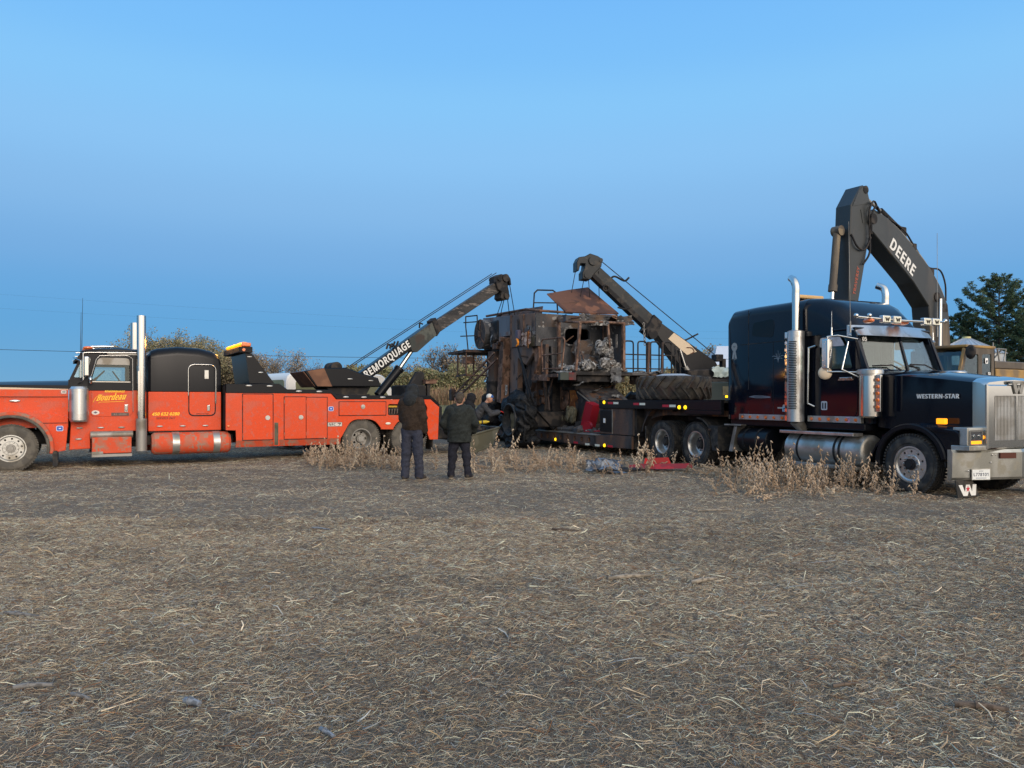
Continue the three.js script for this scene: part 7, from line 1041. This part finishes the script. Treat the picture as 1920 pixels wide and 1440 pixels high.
// closed, curled hand; reach along +z, palm down, thumb at +x side
function handGeo(curl) {
  const bones = [[[-0.028, 0, 0.01], 0.02, [-0.026, 0, 0.075], 0.017], [[0, 0, 0.0], 0.021, [0, 0.002, 0.08], 0.018], [[0.026, 0, 0.01], 0.02, [0.026, 0, 0.078], 0.017]];
  [[-0.033, 0.062, 0.0085], [-0.011, 0.078, 0.0095], [0.012, 0.082, 0.0098], [0.034, 0.074, 0.0095]].forEach(([x, L, r], i) => {
    let p = [x, 0.004, 0.078], a = -0.25 * curl; for (const q of [0.45, 0.32, 0.23]) { const n = [p[0] + x * 0.06, p[1] + Math.sin(a) * L * q * 1.05, p[2] + Math.cos(a) * L * q * 1.05]; bones.push([p, r, n, r * 0.9]); p = n; a -= 0.75 * curl; }
  });
  bones.push([[0.03, -0.004, 0.02], 0.015, [0.058, -0.016, 0.05], 0.012], [[0.058, -0.016, 0.05], 0.012, [0.056, -0.03, 0.078], 0.0105]);
  return skin(bones, 0.005, 0.0045);
}
const HAND = { relaxed: handGeo(0.7), grip: handGeo(1.25) };
function putHand(parent, name, kind, wrist, dir, roll, mat, mirror, k = 1.05) {
  const g = HAND[kind].clone(), z = V(dir).normalize(), x = V(roll).cross(z).normalize(), y = z.clone().cross(x);
  if (mirror) g.scale(-1, 1, 1);
  g.scale(k, k, k); g.applyMatrix4(new THREE.Matrix4().makeBasis(x, y, z)); g.translate(...wrist); return P(parent, name, g, mat);
}
function head(center, fwd, up = [0, 1, 0]) { // bones of the head, looking along fwd
  const f = V(fwd).normalize(), u0 = V(up), r = f.clone().cross(u0).normalize(), u = r.clone().cross(f), at = (x, y, z) => [0, 1, 2].map((i) => center[i] + r.getComponent(i) * x + u.getComponent(i) * y + f.getComponent(i) * z);
  return { at, bones: [[at(0, 0.035, -0.02), 0.088, at(0, 0.03, 0.012), 0.082], [at(0, -0.04, 0.03), 0.062, at(0, -0.075, 0.055), 0.038], [at(-0.03, -0.03, 0.05), 0.036, at(0.03, -0.03, 0.05), 0.036], [at(0, 0.012, 0.088), 0.009, at(0, -0.022, 0.108), 0.014], [at(-0.018, -0.062, 0.082), 0.01, at(0.018, -0.062, 0.082), 0.01], [at(-0.04, 0.022, 0.074), 0.012, at(0.04, 0.022, 0.074), 0.012], [at(-0.082, 0.012, -0.004), 0.012, at(-0.09, -0.02, -0.006), 0.009], [at(0.082, 0.012, -0.004), 0.012, at(0.09, -0.02, -0.006), 0.009]] };
}
// J: joints in metres, standing frame looking along +z
function person(label, X, D, yaw, J, W) {
  const T = thing('person', label, 'person'); T.position.set(X, groundY(X, -D) + 0.01, -D); T.rotation.y = yaw; T.scale.setScalar(W.scale || 1);
  const H = head(J.head, J.look || [0, 0, 1], J.headUp), k = W.bulk || 1, neck = [J.neck, 0.058, lerp3(J.neck, J.head, 0.75), 0.055];
  const arm = (s) => [[J['sh' + s], 0.058, J['el' + s], 0.046], [J['el' + s], 0.044, J['wr' + s], 0.03]], leg = (s) => [[J['hip' + s], 0.076, J['kn' + s], 0.062], [J['kn' + s], 0.062, J['an' + s], 0.04]];
  const torso = [[J.pelvis, 0.1, J.waist, 0.105], [J.waist, 0.115, J.chest, 0.135], [lerp3(J.shL, J.shR, 0.2), 0.085, lerp3(J.shL, J.shR, 0.8), 0.085], [lerp3(J.chest, J.shL, 0.5), 0.1, lerp3(J.chest, J.shR, 0.5), 0.1]];
  const body = P(T, 'body', skin([...H.bones, neck, ...torso, ...arm('L'), ...arm('R'), ...leg('L'), ...leg('R')], 0.018, 0.0135), fleshM);
  PP(body, 'eye', [-0.033, 0.033].map((x) => new THREE.SphereGeometry(0.012, 10, 8).translate(...H.at(x, 0.008, 0.076))), eyeM);
  const grow = (l, d) => l.map(([a, ra, b, rb]) => [a, ra + d, b, rb + d]);
  const hem = J.hem;
  const jb = [[hem[0], 0.15 * k, J.waist, 0.145 * k], [J.waist, 0.145 * k, J.chest, 0.16 * k], [add3(lerp3(J.shL, J.shR, 0.12), [0, 0, 0]), 0.1, lerp3(J.shL, J.shR, 0.88), 0.1], [add3(hem[0], [-0.09 * k, 0, 0]), 0.115 * k, add3(J.chest, [-0.08, 0.02, 0]), 0.135 * k], [add3(hem[0], [0.09 * k, 0, 0]), 0.115 * k, add3(J.chest, [0.08, 0.02, 0]), 0.135 * k], ...grow(arm('L'), 0.026), ...grow(arm('R'), 0.026)];
  for (const s of 'LR') jb.push([lerp3(J['el' + s], J['wr' + s], 0.8), 0.058, J['wr' + s], 0.05]);
  const hemCut = (p) => hem[1] ? (p[0] - hem[0][0]) * hem[1][0] + (p[1] - hem[0][1]) * hem[1][1] + (p[2] - hem[0][2]) * hem[1][2] : -1;
  const jk = P(T, 'jacket', skin(jb, 0.022, 0.0135, { fold: 0.022, seed: W.seed, cut: (p) => { let near = 1e9; for (const s of 'LR') near = Math.min(near, sdBone(p, [J['el' + s], 0.08, J['wr' + s], 0.075])); return near < 0.02 ? -1 : -hemCut(p); } }), W.jacket);
  if (W.hood === 'down') P(jk, 'hood', skin([[add3(J.neck, [-0.1, 0.02, -0.03]), 0.05, add3(J.neck, [-0.02, -0.1, -0.12]), 0.05], [add3(J.neck, [0.1, 0.02, -0.03]), 0.05, add3(J.neck, [0.02, -0.1, -0.12]), 0.05], [add3(J.neck, [-0.06, 0.01, 0.05]), 0.035, add3(J.neck, [0.06, 0.01, 0.05]), 0.035], [add3(J.neck, [0, -0.06, -0.11]), 0.06, add3(J.neck, [0, -0.12, -0.13]), 0.05]], 0.02, 0.012, { fold: 0.014, seed: W.seed + 3 }), W.hoodM || W.jacket);
  P(jk, 'waistband', skin([[add3(hem[0], [-0.09 * k, 0.03, 0]), 0.118 * k, add3(hem[0], [0.09 * k, 0.03, 0]), 0.118 * k]], 0.01, 0.012, { cut: (p) => Math.max(-hemCut(p) - 0.004, hemCut(p) - 0.055) }), W.hoodM || W.jacket);
  P(T, 'trousers', skin([[J.pelvis, 0.138 * k, J.waist, 0.13 * k], ...['L', 'R'].flatMap((s) => [[J['hip' + s], 0.112, J['kn' + s], 0.086], [J['kn' + s], 0.086, add3(J['an' + s], [0, -0.02, 0]), 0.074]])], 0.016, 0.0135, { fold: 0.026, seed: W.seed + 7, cut: (p) => 0.045 - p[1] + Math.min(0, 0) }), W.trousers);
  for (const s of 'LR') { const a = J['an' + s], t = J['toe' + s] || [0, 0, 1], q = add3(a, [t[0] * 0.16, -0.045, t[2] * 0.16]), b = P(T, 'boot', skin([[add3(a, [0, 0.02, 0]), 0.05, add3(a, [-t[0] * 0.03, -0.035, -t[2] * 0.03]), 0.046], [add3(a, [0, -0.03, 0]), 0.046, q, 0.038]], 0.014, 0.01, { cut: (p) => (a[1] - 0.075) - p[1] }), W.boots); P(b, 'sole', [BEAM(add3(a, [-t[0] * 0.075, -0.08, -t[2] * 0.075]), add3(a, [t[0] * 0.2, -0.08, t[2] * 0.2]), 0.085, 0.026)], W.soles || M.canvas); }
  if (W.hair) P(body, 'hair', skin([[H.at(0, 0.045, -0.03), 0.094, H.at(0, 0.058, 0.008), 0.088], [H.at(0, -0.01, -0.05), 0.075, H.at(0, -0.045, -0.055), 0.058]], 0.012, 0.009, { fold: 0.012, seed: 5, cut: (p) => { const f = V(J.look || [0, 0, 1]).normalize(); const d = (p[0] - J.head[0]) * f.x + (p[1] - J.head[1]) * f.y + (p[2] - J.head[2]) * f.z, h = p[1] - J.head[1]; return d - 0.02 - Math.max(0, h - 0.02) * 0.9; } }), hairM);
  if (W.hoodUp) P(jk, 'hood', skin([[H.at(0, 0.05, -0.04), 0.116, H.at(0, 0.045, 0.02), 0.108], [H.at(0, -0.03, -0.05), 0.105, H.at(0, -0.1, -0.07), 0.1], [H.at(-0.06, -0.05, 0.0), 0.06, H.at(0.06, -0.05, 0), 0.06], [H.at(0, -0.1, -0.04), 0.12, add3(J.neck, [0, -0.02, -0.04]), 0.14]], 0.02, 0.011, { fold: 0.02, seed: W.seed + 5, cut: (p) => { const f = V(J.look || [0, 0, 1]).normalize(), o = H.at(0, -0.02, 0.075); return p[1] < J.head[1] - 0.1 ? -1 : (p[0] - o[0]) * f.x + (p[1] - o[1]) * f.y + (p[2] - o[2]) * f.z; } }), W.hoodM);
  if (W.cap) { const c = P(body, 'cap', skin([[H.at(0, 0.05, -0.025), 0.1, H.at(0, 0.055, 0.012), 0.096]], 0.01, 0.009, { cut: (p) => { const u = V(J.headUp || [0, 1, 0]); return 0.028 - ((p[0] - J.head[0]) * u.x + (p[1] - J.head[1]) * u.y + (p[2] - J.head[2]) * u.z); } }), W.cap[0]); P(c, 'peak', skin([[H.at(-0.05, 0.034, 0.09), 0.014, H.at(0.05, 0.034, 0.09), 0.014], [H.at(-0.035, 0.03, 0.125), 0.011, H.at(0.035, 0.03, 0.125), 0.011], [H.at(-0.02, 0.026, 0.152), 0.009, H.at(0.02, 0.026, 0.152), 0.009]], 0.01, 0.007), W.cap[1]); if (W.cap[2]) P(c, 'cap_front', skin([[H.at(0, 0.052, 0.0), 0.1, H.at(0, 0.056, 0.014), 0.0985]], 0.008, 0.008, { cut: (p) => { const f = V(J.look).normalize(), d = (p[0] - J.head[0]) * f.x + (p[1] - J.head[1]) * f.y + (p[2] - J.head[2]) * f.z; return Math.max(0.01 - d, 0.03 - (p[1] - J.head[1])); } }), W.cap[2]); }
  return { T, H, jk };
}
const navy = cloth([0.034, 0.037, 0.055], 261), navy2 = cloth([0.017, 0.018, 0.027], 263), brown = cloth([0.034, 0.023, 0.017], 265), greenGrey = cloth([0.022, 0.026, 0.025], 267), charcoal = cloth([0.014, 0.014, 0.017], 269), greyCloth = cloth([0.05, 0.052, 0.058], 271), bootM = S({ color: rgb(0.05, 0.042, 0.036), roughness: 0.9 }), soleM = S({ color: rgb(0.2, 0.17, 0.13), roughness: 0.9 });
{ // hooded man in the brown jacket, from behind, turned a little to the right
  const J = { head: [0.02, 1.61, 0.09], look: [0.1, -0.4, 1], neck: [0.01, 1.5, 0.0], chest: [0, 1.32, 0], waist: [0, 1.08, -0.01], pelvis: [0, 0.95, 0], shL: [0.165, 1.43, -0.01], shR: [-0.165, 1.43, -0.01], elL: [0.205, 1.16, 0.05], elR: [-0.225, 1.17, -0.02], wrL: [0.15, 0.98, 0.2], wrR: [-0.21, 0.93, 0.08], hipL: [0.1, 0.92, 0], hipR: [-0.1, 0.92, 0], knL: [0.11, 0.5, 0.01], knR: [-0.12, 0.5, 0.0], anL: [0.13, 0.1, -0.04], anR: [-0.14, 0.1, 0.02], toeL: [0.2, 0, 1], toeR: [-0.25, 0, 1], hem: [[0, 0.93, 0], [0, 1, 0]] };
  const { T } = person('person in brown jacket and dark hood standing with back turned, left of two', -1.98, 15.25, Math.PI - 0.25, J, { jacket: brown, scale: 1.075, hoodUp: true, hoodM: cloth([0.022, 0.024, 0.026], 273), trousers: navy, boots: bootM, soles: soleM, seed: 11, bulk: 0.9 });
  putHand(T, 'hand', 'relaxed', J.wrR, [0.05, -1, 0.25], [-1, 0, 0], fleshM, true); putHand(T, 'hand', 'relaxed', J.wrL, [-0.5, -0.6, 0.5], [1, 0, 0], fleshM, false);
}
{ // bare-headed man in the dark hooded sweatshirt, from behind
  const J = { head: [0, 1.62, 0.04], look: [0.12, -0.1, 1], neck: [0, 1.46, 0.0], chest: [0, 1.28, 0], waist: [0, 1.04, 0], pelvis: [0, 0.92, 0], shL: [0.21, 1.4, 0], shR: [-0.21, 1.4, 0], elL: [0.33, 1.13, 0.0], elR: [-0.33, 1.13, 0.0], wrL: [0.27, 0.96, 0.17], wrR: [-0.27, 0.96, 0.17], hipL: [0.11, 0.9, 0], hipR: [-0.11, 0.9, 0], knL: [0.14, 0.48, 0.02], knR: [-0.14, 0.48, 0.02], anL: [0.17, 0.1, 0], anR: [-0.18, 0.1, 0], toeL: [0.25, 0, 1], toeR: [-0.3, 0, 1], hem: [[0, 0.75, 0], [0, 1, 0]] };
  const { T } = person('bare headed person in dark green grey hooded sweatshirt standing with back turned', -1.07, 15.65, Math.PI - 0.08, J, { jacket: greenGrey, hood: 'down', trousers: navy2, boots: bootM, soles: soleM, seed: 23, bulk: 1.18, hair: true });
  putHand(T, 'hand', 'relaxed', J.wrR, [0.6, -0.5, 0.5], [-1, 0, 0], fleshM, true); putHand(T, 'hand', 'relaxed', J.wrL, [-0.6, -0.5, 0.5], [1, 0, 0], fleshM, false);
  P(T, 'collar', new THREE.TorusGeometry(0.072, 0.02, 8, 20).rotateX(Math.PI / 2 - 0.2).translate(0, 1.475, 0.0), S({ color: rgb(0.12, 0.015, 0.012), roughness: 0.9 }));
}
{ // man in black with a peaked cap, seen from the side
  const J = { head: [0, 1.63, 0.12], look: [0, -0.25, 1], neck: [0, 1.47, 0.04], chest: [0, 1.29, 0.01], waist: [0, 1.05, 0], pelvis: [0, 0.93, 0], shL: [0.19, 1.4, 0.02], shR: [-0.19, 1.4, 0.02], elL: [0.25, 1.14, 0.04], elR: [-0.25, 1.13, 0.06], wrL: [0.2, 1.0, 0.26], wrR: [-0.2, 0.96, 0.27], hipL: [0.1, 0.91, 0], hipR: [-0.1, 0.91, 0], knL: [0.11, 0.49, 0.03], knR: [-0.11, 0.49, 0.03], anL: [0.12, 0.1, 0], anR: [-0.12, 0.1, -0.02], hem: [[0, 0.86, 0], [0, 1, 0]] };
  const { T } = person('person in black jacket and peaked cap with yellow glove, facing right', -1.28, 22.6, Math.PI / 2 + 0.55, J, { jacket: charcoal, hoodUp: true, hoodM: charcoal, trousers: navy2, boots: bootM, seed: 31, cap: [S({ color: rgb(0.016, 0.016, 0.018), roughness: 0.9 }), S({ color: rgb(0.014, 0.014, 0.016), roughness: 0.9 })] });
  const gl = S({ color: rgb(0.5, 0.36, 0.05), roughness: 0.8 });
  putHand(T, 'glove', 'grip', J.wrR, [0.1, -0.2, 1], [0, 1, 0], gl, true, 1.25); putHand(T, 'glove', 'grip', J.wrL, [-0.1, -0.2, 1], [0, 1, 0], gl, false, 1.25);
  P(T, 'back_stripe', skin([[[0.06, 1.36, -0.13], 0.035, [-0.1, 1.38, -0.12], 0.03]], 0.01, 0.01), S({ color: rgb(0.6, 0.6, 0.58), roughness: 0.6 }));
}
{ // man in grey bending toward the burnt wheel
  const J = { head: [0, 1.64, 0.5], look: [0, -0.55, 1], neck: [0, 1.47, 0.38], chest: [0, 1.3, 0.27], waist: [0, 1.06, 0.07], pelvis: [0, 0.95, -0.02], shL: [0.19, 1.41, 0.34], shR: [-0.19, 1.41, 0.34], elL: [0.24, 1.2, 0.56], elR: [-0.24, 1.14, 0.54], wrL: [0.16, 1.22, 0.8], wrR: [-0.16, 1.2, 0.79], hipL: [0.1, 0.92, -0.03], hipR: [-0.1, 0.92, -0.03], knL: [0.12, 0.5, 0.1], knR: [-0.12, 0.5, 0.02], anL: [0.13, 0.1, 0.12], anR: [-0.13, 0.1, -0.14], hem: [[0, 0.95, -0.03], [0, 0.93, 0.36]] };
  const { T } = person('person in grey with blue and white cap and red gloves bending to the burnt wheel', -1.22, 24.4, Math.PI / 2 + 0.05, J, { jacket: greyCloth, hood: 'down', trousers: cloth([0.02, 0.028, 0.042], 275), boots: bootM, seed: 41, cap: [S({ color: rgb(0.62, 0.6, 0.56), roughness: 0.85 }), S({ color: rgb(0.03, 0.09, 0.26), roughness: 0.85 }), S({ color: rgb(0.03, 0.1, 0.3), roughness: 0.85 })] });
  const gl = S({ color: rgb(0.55, 0.03, 0.025), roughness: 0.75 });
  putHand(T, 'glove', 'grip', J.wrR, [0.15, -0.05, 1], [0, 1, 0], gl, true, 1.25); putHand(T, 'glove', 'grip', J.wrL, [-0.15, -0.05, 1], [0, 1, 0], gl, false, 1.25);
}
{ // power tool in the yellow gloves
  const T = thing('power_tool', 'small yellow and black power tool held by the person in black', 'tool');
  P(T, 'housing', [C([-0.1, 0, 0], [0.16, 0.02, 0], 0.045, 0.05, 14), C([0.16, 0.02, 0], [0.24, 0.025, 0], 0.035, 0.02, 12)], S({ color: rgb(0.5, 0.36, 0.03), roughness: 0.5 })); P(T, 'band', C([0.02, 0.008, 0], [0.06, 0.01, 0], 0.053, 0.053, 14), M.soot); P(T, 'grip', [BEAM([-0.02, -0.02, 0], [-0.05, -0.16, 0], 0.04, 0.055), B(-0.1, 0.03, -0.22, -0.16, -0.035, 0.035, 0.01)], M.soot);
  T.position.set(-0.9, 0.93, -22.42);
}

// ---------- debris and standing plants ----------
{
  const T = thing('curved_panel', 'grey green curved panel leaning on the ground between the two men at the combine', 'panel');
  const sec = (t) => { const a = -0.7 + t * 1.5; return Array.from({ length: 9 }, (_, i) => { const b = i / 8, r = 0.62 - 0.05 * b; return [r * Math.sin(a) * 1.0 - 0.1 + 0.22 * b, 0.08 + b * 0.62 + 0.34 * t * (1 - 0.35 * b) - 0.1, 0.3 - r * Math.cos(a) * 0.6]; }); };
  const o = Array.from({ length: 9 }, (_, i) => sec(i / 8)), inn = o.map((r) => r.map(([x, y, z]) => [x, y - 0.01, z - 0.035]));
  P(T, 'shell', o.map((r, i) => [...r, ...inn[i].slice().reverse()]).length ? loft(o.map((r, i) => [...r, ...inn[i].slice().reverse()]), { crease: 0.5 }) : null, M.canvas);
  P(T, 'rim', [TU(o.map((r) => r[8]), 0.03, 30, 8), TU(o.map((r) => r[0]), 0.025, 30, 8)], M.canvas);
  T.position.set(-0.88, 0.0, -21.6);
}
{
  const T = thing('torn_panel', 'bright red torn panel lying on the straw in front of the trailer wheels', 'panel'), m = S({ map: mottle([0.46, 0.018, 0.012], [[[0.3, 0.02, 0.014], 0.55, 0.1, 4, 281]], { rep: 1 }), roughness: 0.45 });
  P(T, 'flat_sheet', loft([[-0.62, 0.02, -0.2], [-0.3, 0.06, -0.26], [0.2, 0.07, -0.2], [0.75, 0.1, -0.08], [0.98, 0.12, 0.0]].map(([x, y, w]) => [[x, y, w], [x, y + 0.13, w - 0.05], [x, y + 0.14, w + 0.1], [x, y + 0.02, 0.32 + w * 0.4]]), { crease: 0.4 }), m);
  P(T, 'upright_sheet', quad([-0.25, 0.1, -0.35], [0.5, 0.14, -0.45], [0.42, 0.36, -0.6], [-0.2, 0.34, -0.5], 0.02), m); P(T, 'dark_edge', quad([-0.75, 0.03, 0.1], [-0.2, 0.03, 0.2], [-0.1, 0.05, -0.1], [-0.7, 0.06, -0.2], 0.03), M.soot);
  T.position.set(3.15, 0.0, -17.2); T.rotation.y = -0.15; T.scale.set(0.85, 0.75, 0.85);
}
{
  const T = thing('crumpled_sheet', 'crumpled grey metal sheet left of the red panel on the ground', 'debris');
  P(T, 'sheet', [crumple(0.75, 0.5, 0.1, 821, 14).rotateX(-1.2).translate(0, 0.14, 0), crumple(0.6, 0.35, 0.06, 822, 12).rotateX(-1.45).translate(0.15, 0.06, 0.22)], S({ map: mottle([0.2, 0.22, 0.25], [[[0.05, 0.055, 0.065], 0.5, 0.1, 5, 283]], { rep: 2 }), metalness: 0.4, roughness: 0.5, side: THREE.DoubleSide }));
  T.position.set(2.02, 0, -17.0);
}
{
  const T = thing('dark_shard', 'flat dark shard lying between the crumpled sheet and the red panel', 'debris'); P(T, 'plate', [loft([[[-0.3, 0.02, 0.1], [0.3, 0.03, 0.14], [0.34, 0.05, -0.1], [-0.26, 0.06, -0.12]], [[-0.3, 0.05, 0.1], [0.3, 0.06, 0.14], [0.34, 0.08, -0.1], [-0.26, 0.09, -0.12]]], { crease: 0.3 })], M.soot); T.position.set(2.5, 0.02, -16.9);
}
// dry soybean plants: ribbed stem, short branches, drooping pods
const podPal = [[0.47, 0.345, 0.235], [0.38, 0.275, 0.185], [0.56, 0.44, 0.31], [0.3, 0.215, 0.145], [0.44, 0.335, 0.24]];
function soy(seed, h) {
  const R = rng(seed), st = [], pods = [], pod = (p) => { const a = R() * 6.28, t = [p[0] + Math.cos(a) * 0.045, p[1] - 0.03 - 0.05 * R(), p[2] + Math.sin(a) * 0.045]; pods.push(C(p, lerp3(p, t, 0.5), 0.006, 0.017, 5), C(lerp3(p, t, 0.5), t, 0.017, 0.003, 5)); };
  const stalk = (p, d, L, r, n) => { let q = p; for (let i = 0; i < n; i++) { const e = [q[0] + d[0] * L / n + (R() - 0.5) * 0.02, q[1] + d[1] * L / n, q[2] + d[2] * L / n + (R() - 0.5) * 0.02]; st.push(C(q, e, r * (1 - 0.6 * i / n), r * (1 - 0.6 * (i + 1) / n), 4, true)); if (i > 0) for (let k = 0; k < 2; k++) pod(lerp3(q, e, R())); q = e; } };
  stalk([0, 0, 0], [(R() - 0.5) * 0.25, 1, (R() - 0.5) * 0.25], h, 0.007, 8);
  for (let b = 0; b < 3; b++) { const a = R() * 6.28; stalk([0, h * (0.15 + 0.13 * b), 0], [Math.cos(a) * 0.55, 0.85, Math.sin(a) * 0.55], h * (0.35 + 0.25 * R()), 0.0045, 4); }
  return { st: geo(st), pods: geo(pods) };
}
{
  const R = rng(990), kinds = [[1, 0.85], [2, 0.72], [3, 0.95], [4, 0.6], [5, 0.78]].map(([s, h]) => soy(s + 2000, h));
  kinds.forEach((k) => { boxUV(k.st); boxUV(k.pods); });
  const mats = [0, 1, 2].map((i) => [S({ color: rgb(...podPal[[1, 3, 4][i]].map((v) => v * 0.85)), roughness: 0.9 }), S({ color: rgb(...podPal[i]), roughness: 0.9 })]);
  const plant = (X, D, kind, mat, s, lean, yaw, label, group) => {
    const T = thing('soybean_plant', label, 'plant', group), a = new THREE.Mesh(kinds[kind].st, mats[mat][0]), b = new THREE.Mesh(kinds[kind].pods, mats[mat][1]);
    a.name = 'stem'; b.name = 'pods'; for (const m of [a, b]) { m.castShadow = m.receiveShadow = true; T.add(m); }
    T.position.set(X, groundY(X, -D) - 0.01, -D); T.rotation.set(lean[0], yaw, lean[1]); T.scale.setScalar(s); return T;
  };
  const one = (u, D, s, kind, lean, label) => plant((u - 960) / 1445 * D, D, kind, kind % 3, s, [0, lean], u * 0.37, label);
  one(648, 18.6, 0.8, 0, 0.1, 'dry soybean plant in front of the first rear wheel of the orange tow truck');
  one(722, 17.6, 0.85, 2, -0.1, 'dry soybean plant just left of the person in the brown jacket');
  one(818, 17.6, 0.95, 1, 0.2, 'dry soybean plant standing between the two people with turned backs');
  one(892, 17.9, 0.95, 4, -0.05, 'thick dry soybean plant just right of the dark green grey sweatshirt');
  one(928, 18.9, 0.95, 0, 0.05, 'dry soybean plant in front of the curved grey green panel');
  one(957, 18.4, 0.95, 2, -0.06, 'tall dry soybean plant in front of the burnt wheel');
  one(1004, 18.8, 0.9, 1, 0.3, 'leaning dry soybean plant right of the burnt wheel');
  one(1040, 18.7, 0.75, 3, -0.1, 'short dry soybean plant below the left amber lamp of the low deck');
  one(1072, 18.5, 0.9, 4, 0.15, 'dry soybean plant below the middle of the low deck');
  one(1143, 18.6, 0.6, 3, 0.1, 'small dry soybean plant below the right amber lamp of the low deck');
  one(1166, 17.4, 0.65, 0, -0.25, 'small leaning dry soybean plant left of the rear drive wheel');
  one(1194, 16.3, 0.95, 2, -0.12, 'dry soybean plant in front of the left part of the torn red panel');
  one(1216, 16.4, 0.95, 1, 0.08, 'tall dry soybean plant in front of the middle of the torn red panel');
  one(1358, 15.6, 0.85, 4, 0.25, 'leaning dry soybean plant right of the front drive wheel');
  one(1383, 15.3, 0.8, 0, -0.15, 'dry soybean plant left of the dense patch beside the black tractor');
  // patches too dense to count
  const dense = (label, list) => {
    for (const [part, col] of [['st', 0.85], ['pods', 1]]) {
      const per = kinds.map(() => []), Q = rng(4400 + list.length); for (const [u0, u1, d0, d1, n, s0, s1] of list) for (let i = 0; i < n; i++) { const u = mix(u0, u1, (i + Q()) / n), D = mix(d0, d1, Q()); per[Math.floor(Q() * 5)].push([(u - 960) / 1445 * D, -D, mix(s0, s1, Q()), Q() * 6.28, (Q() - 0.5) * 0.34, (Q() - 0.5) * 0.5, Math.floor(Q() * 5), 0.8 + 0.4 * Q()]); }
      per.forEach((a, k) => { if (!a.length) return; const im = new THREE.InstancedMesh(kinds[k][part], S({ roughness: 0.9 }), a.length), m4 = new THREE.Matrix4(), q = new THREE.Quaternion(), c = new THREE.Color();
        a.forEach(([x, z, s, yaw, lx, lz, pi, w], i) => { q.setFromEuler(new THREE.Euler(lx, yaw, lz)); m4.compose(new THREE.Vector3(x, groundY(x, z) - 0.01, z), q, new THREE.Vector3(s, s, s)); im.setMatrixAt(i, m4); c.setRGB(...podPal[pi].map((v) => v * w * col)); im.setColorAt(i, c); });
        im.name = numbered('soybean_patch'); im.castShadow = im.receiveShadow = true; scene.add(im); tag(im, label, 'plants', null, 'stuff'); });
    }
  };
  dense('dense patch of dry soybean plants beside the black tractor', [[1395, 1690, 12.9, 15.3, 76, 0.5, 0.98]]);
  dense('patch of dry soybean plants below the rear wheels of the orange tow truck', [[575, 705, 18.0, 19.5, 34, 0.5, 0.85], [700, 760, 17.2, 18.4, 9, 0.5, 0.75]]);
  dense('thin scatter of low dry soybean plants in front of the low deck', [[900, 1110, 17.0, 19.0, 16, 0.35, 0.6]]);
  // flattened plants and weed tangle around them: a mass
  const N = 300, im = new THREE.InstancedMesh(kinds[1].st, S({ roughness: 0.9 }), N), im2 = new THREE.InstancedMesh(kinds[1].pods, S({ roughness: 0.9 }), N), m4 = new THREE.Matrix4(), q = new THREE.Quaternion(), c = new THREE.Color();
  const zones = [[1340, 1730, 12.2, 16.4, 0.36], [570, 780, 17.3, 19.8, 0.24], [880, 1130, 16.6, 20, 0.28], [1120, 1330, 15.4, 18.5, 0.12]];
  for (let i = 0; i < N; i++) {
    let r = R(), z = zones.find((k) => (r -= k[4]) < 0) || zones[3], u = mix(z[0], z[1], R()), D = mix(z[2], z[3], R()), X = (u - 960) / 1445 * D; const flatLie = R() < 0.45;
    q.setFromEuler(new THREE.Euler(flatLie ? 1.25 + 0.4 * (R() - 0.5) : (R() - 0.5) * 1.1, R() * 6.28, flatLie ? 0 : (R() - 0.5) * 1.1, 'YXZ')); const s = 0.35 + 0.5 * R();
    m4.compose(new THREE.Vector3(X, groundY(X, -D) + (flatLie ? 0.05 : -0.01), -D), q, new THREE.Vector3(s, s, s)); im.setMatrixAt(i, m4); im2.setMatrixAt(i, m4);
    const k = podPal[Math.floor(R() * 5)], w = 0.7 + 0.4 * R(); c.setRGB(k[0] * w, k[1] * w, k[2] * w); im2.setColorAt(i, c); im.setColorAt(i, c.multiplyScalar(0.85));
  }
  for (const [m, l] of [[im, 'flattened dry stems tangled around the standing plants'], [im2, 'dry pods on the flattened stems around the standing plants']]) { m.name = numbered('flattened_plants'); m.castShadow = m.receiveShadow = true; scene.add(m); tag(m, l, 'plants', null, 'stuff'); }
}

renderer.render(scene, camera);
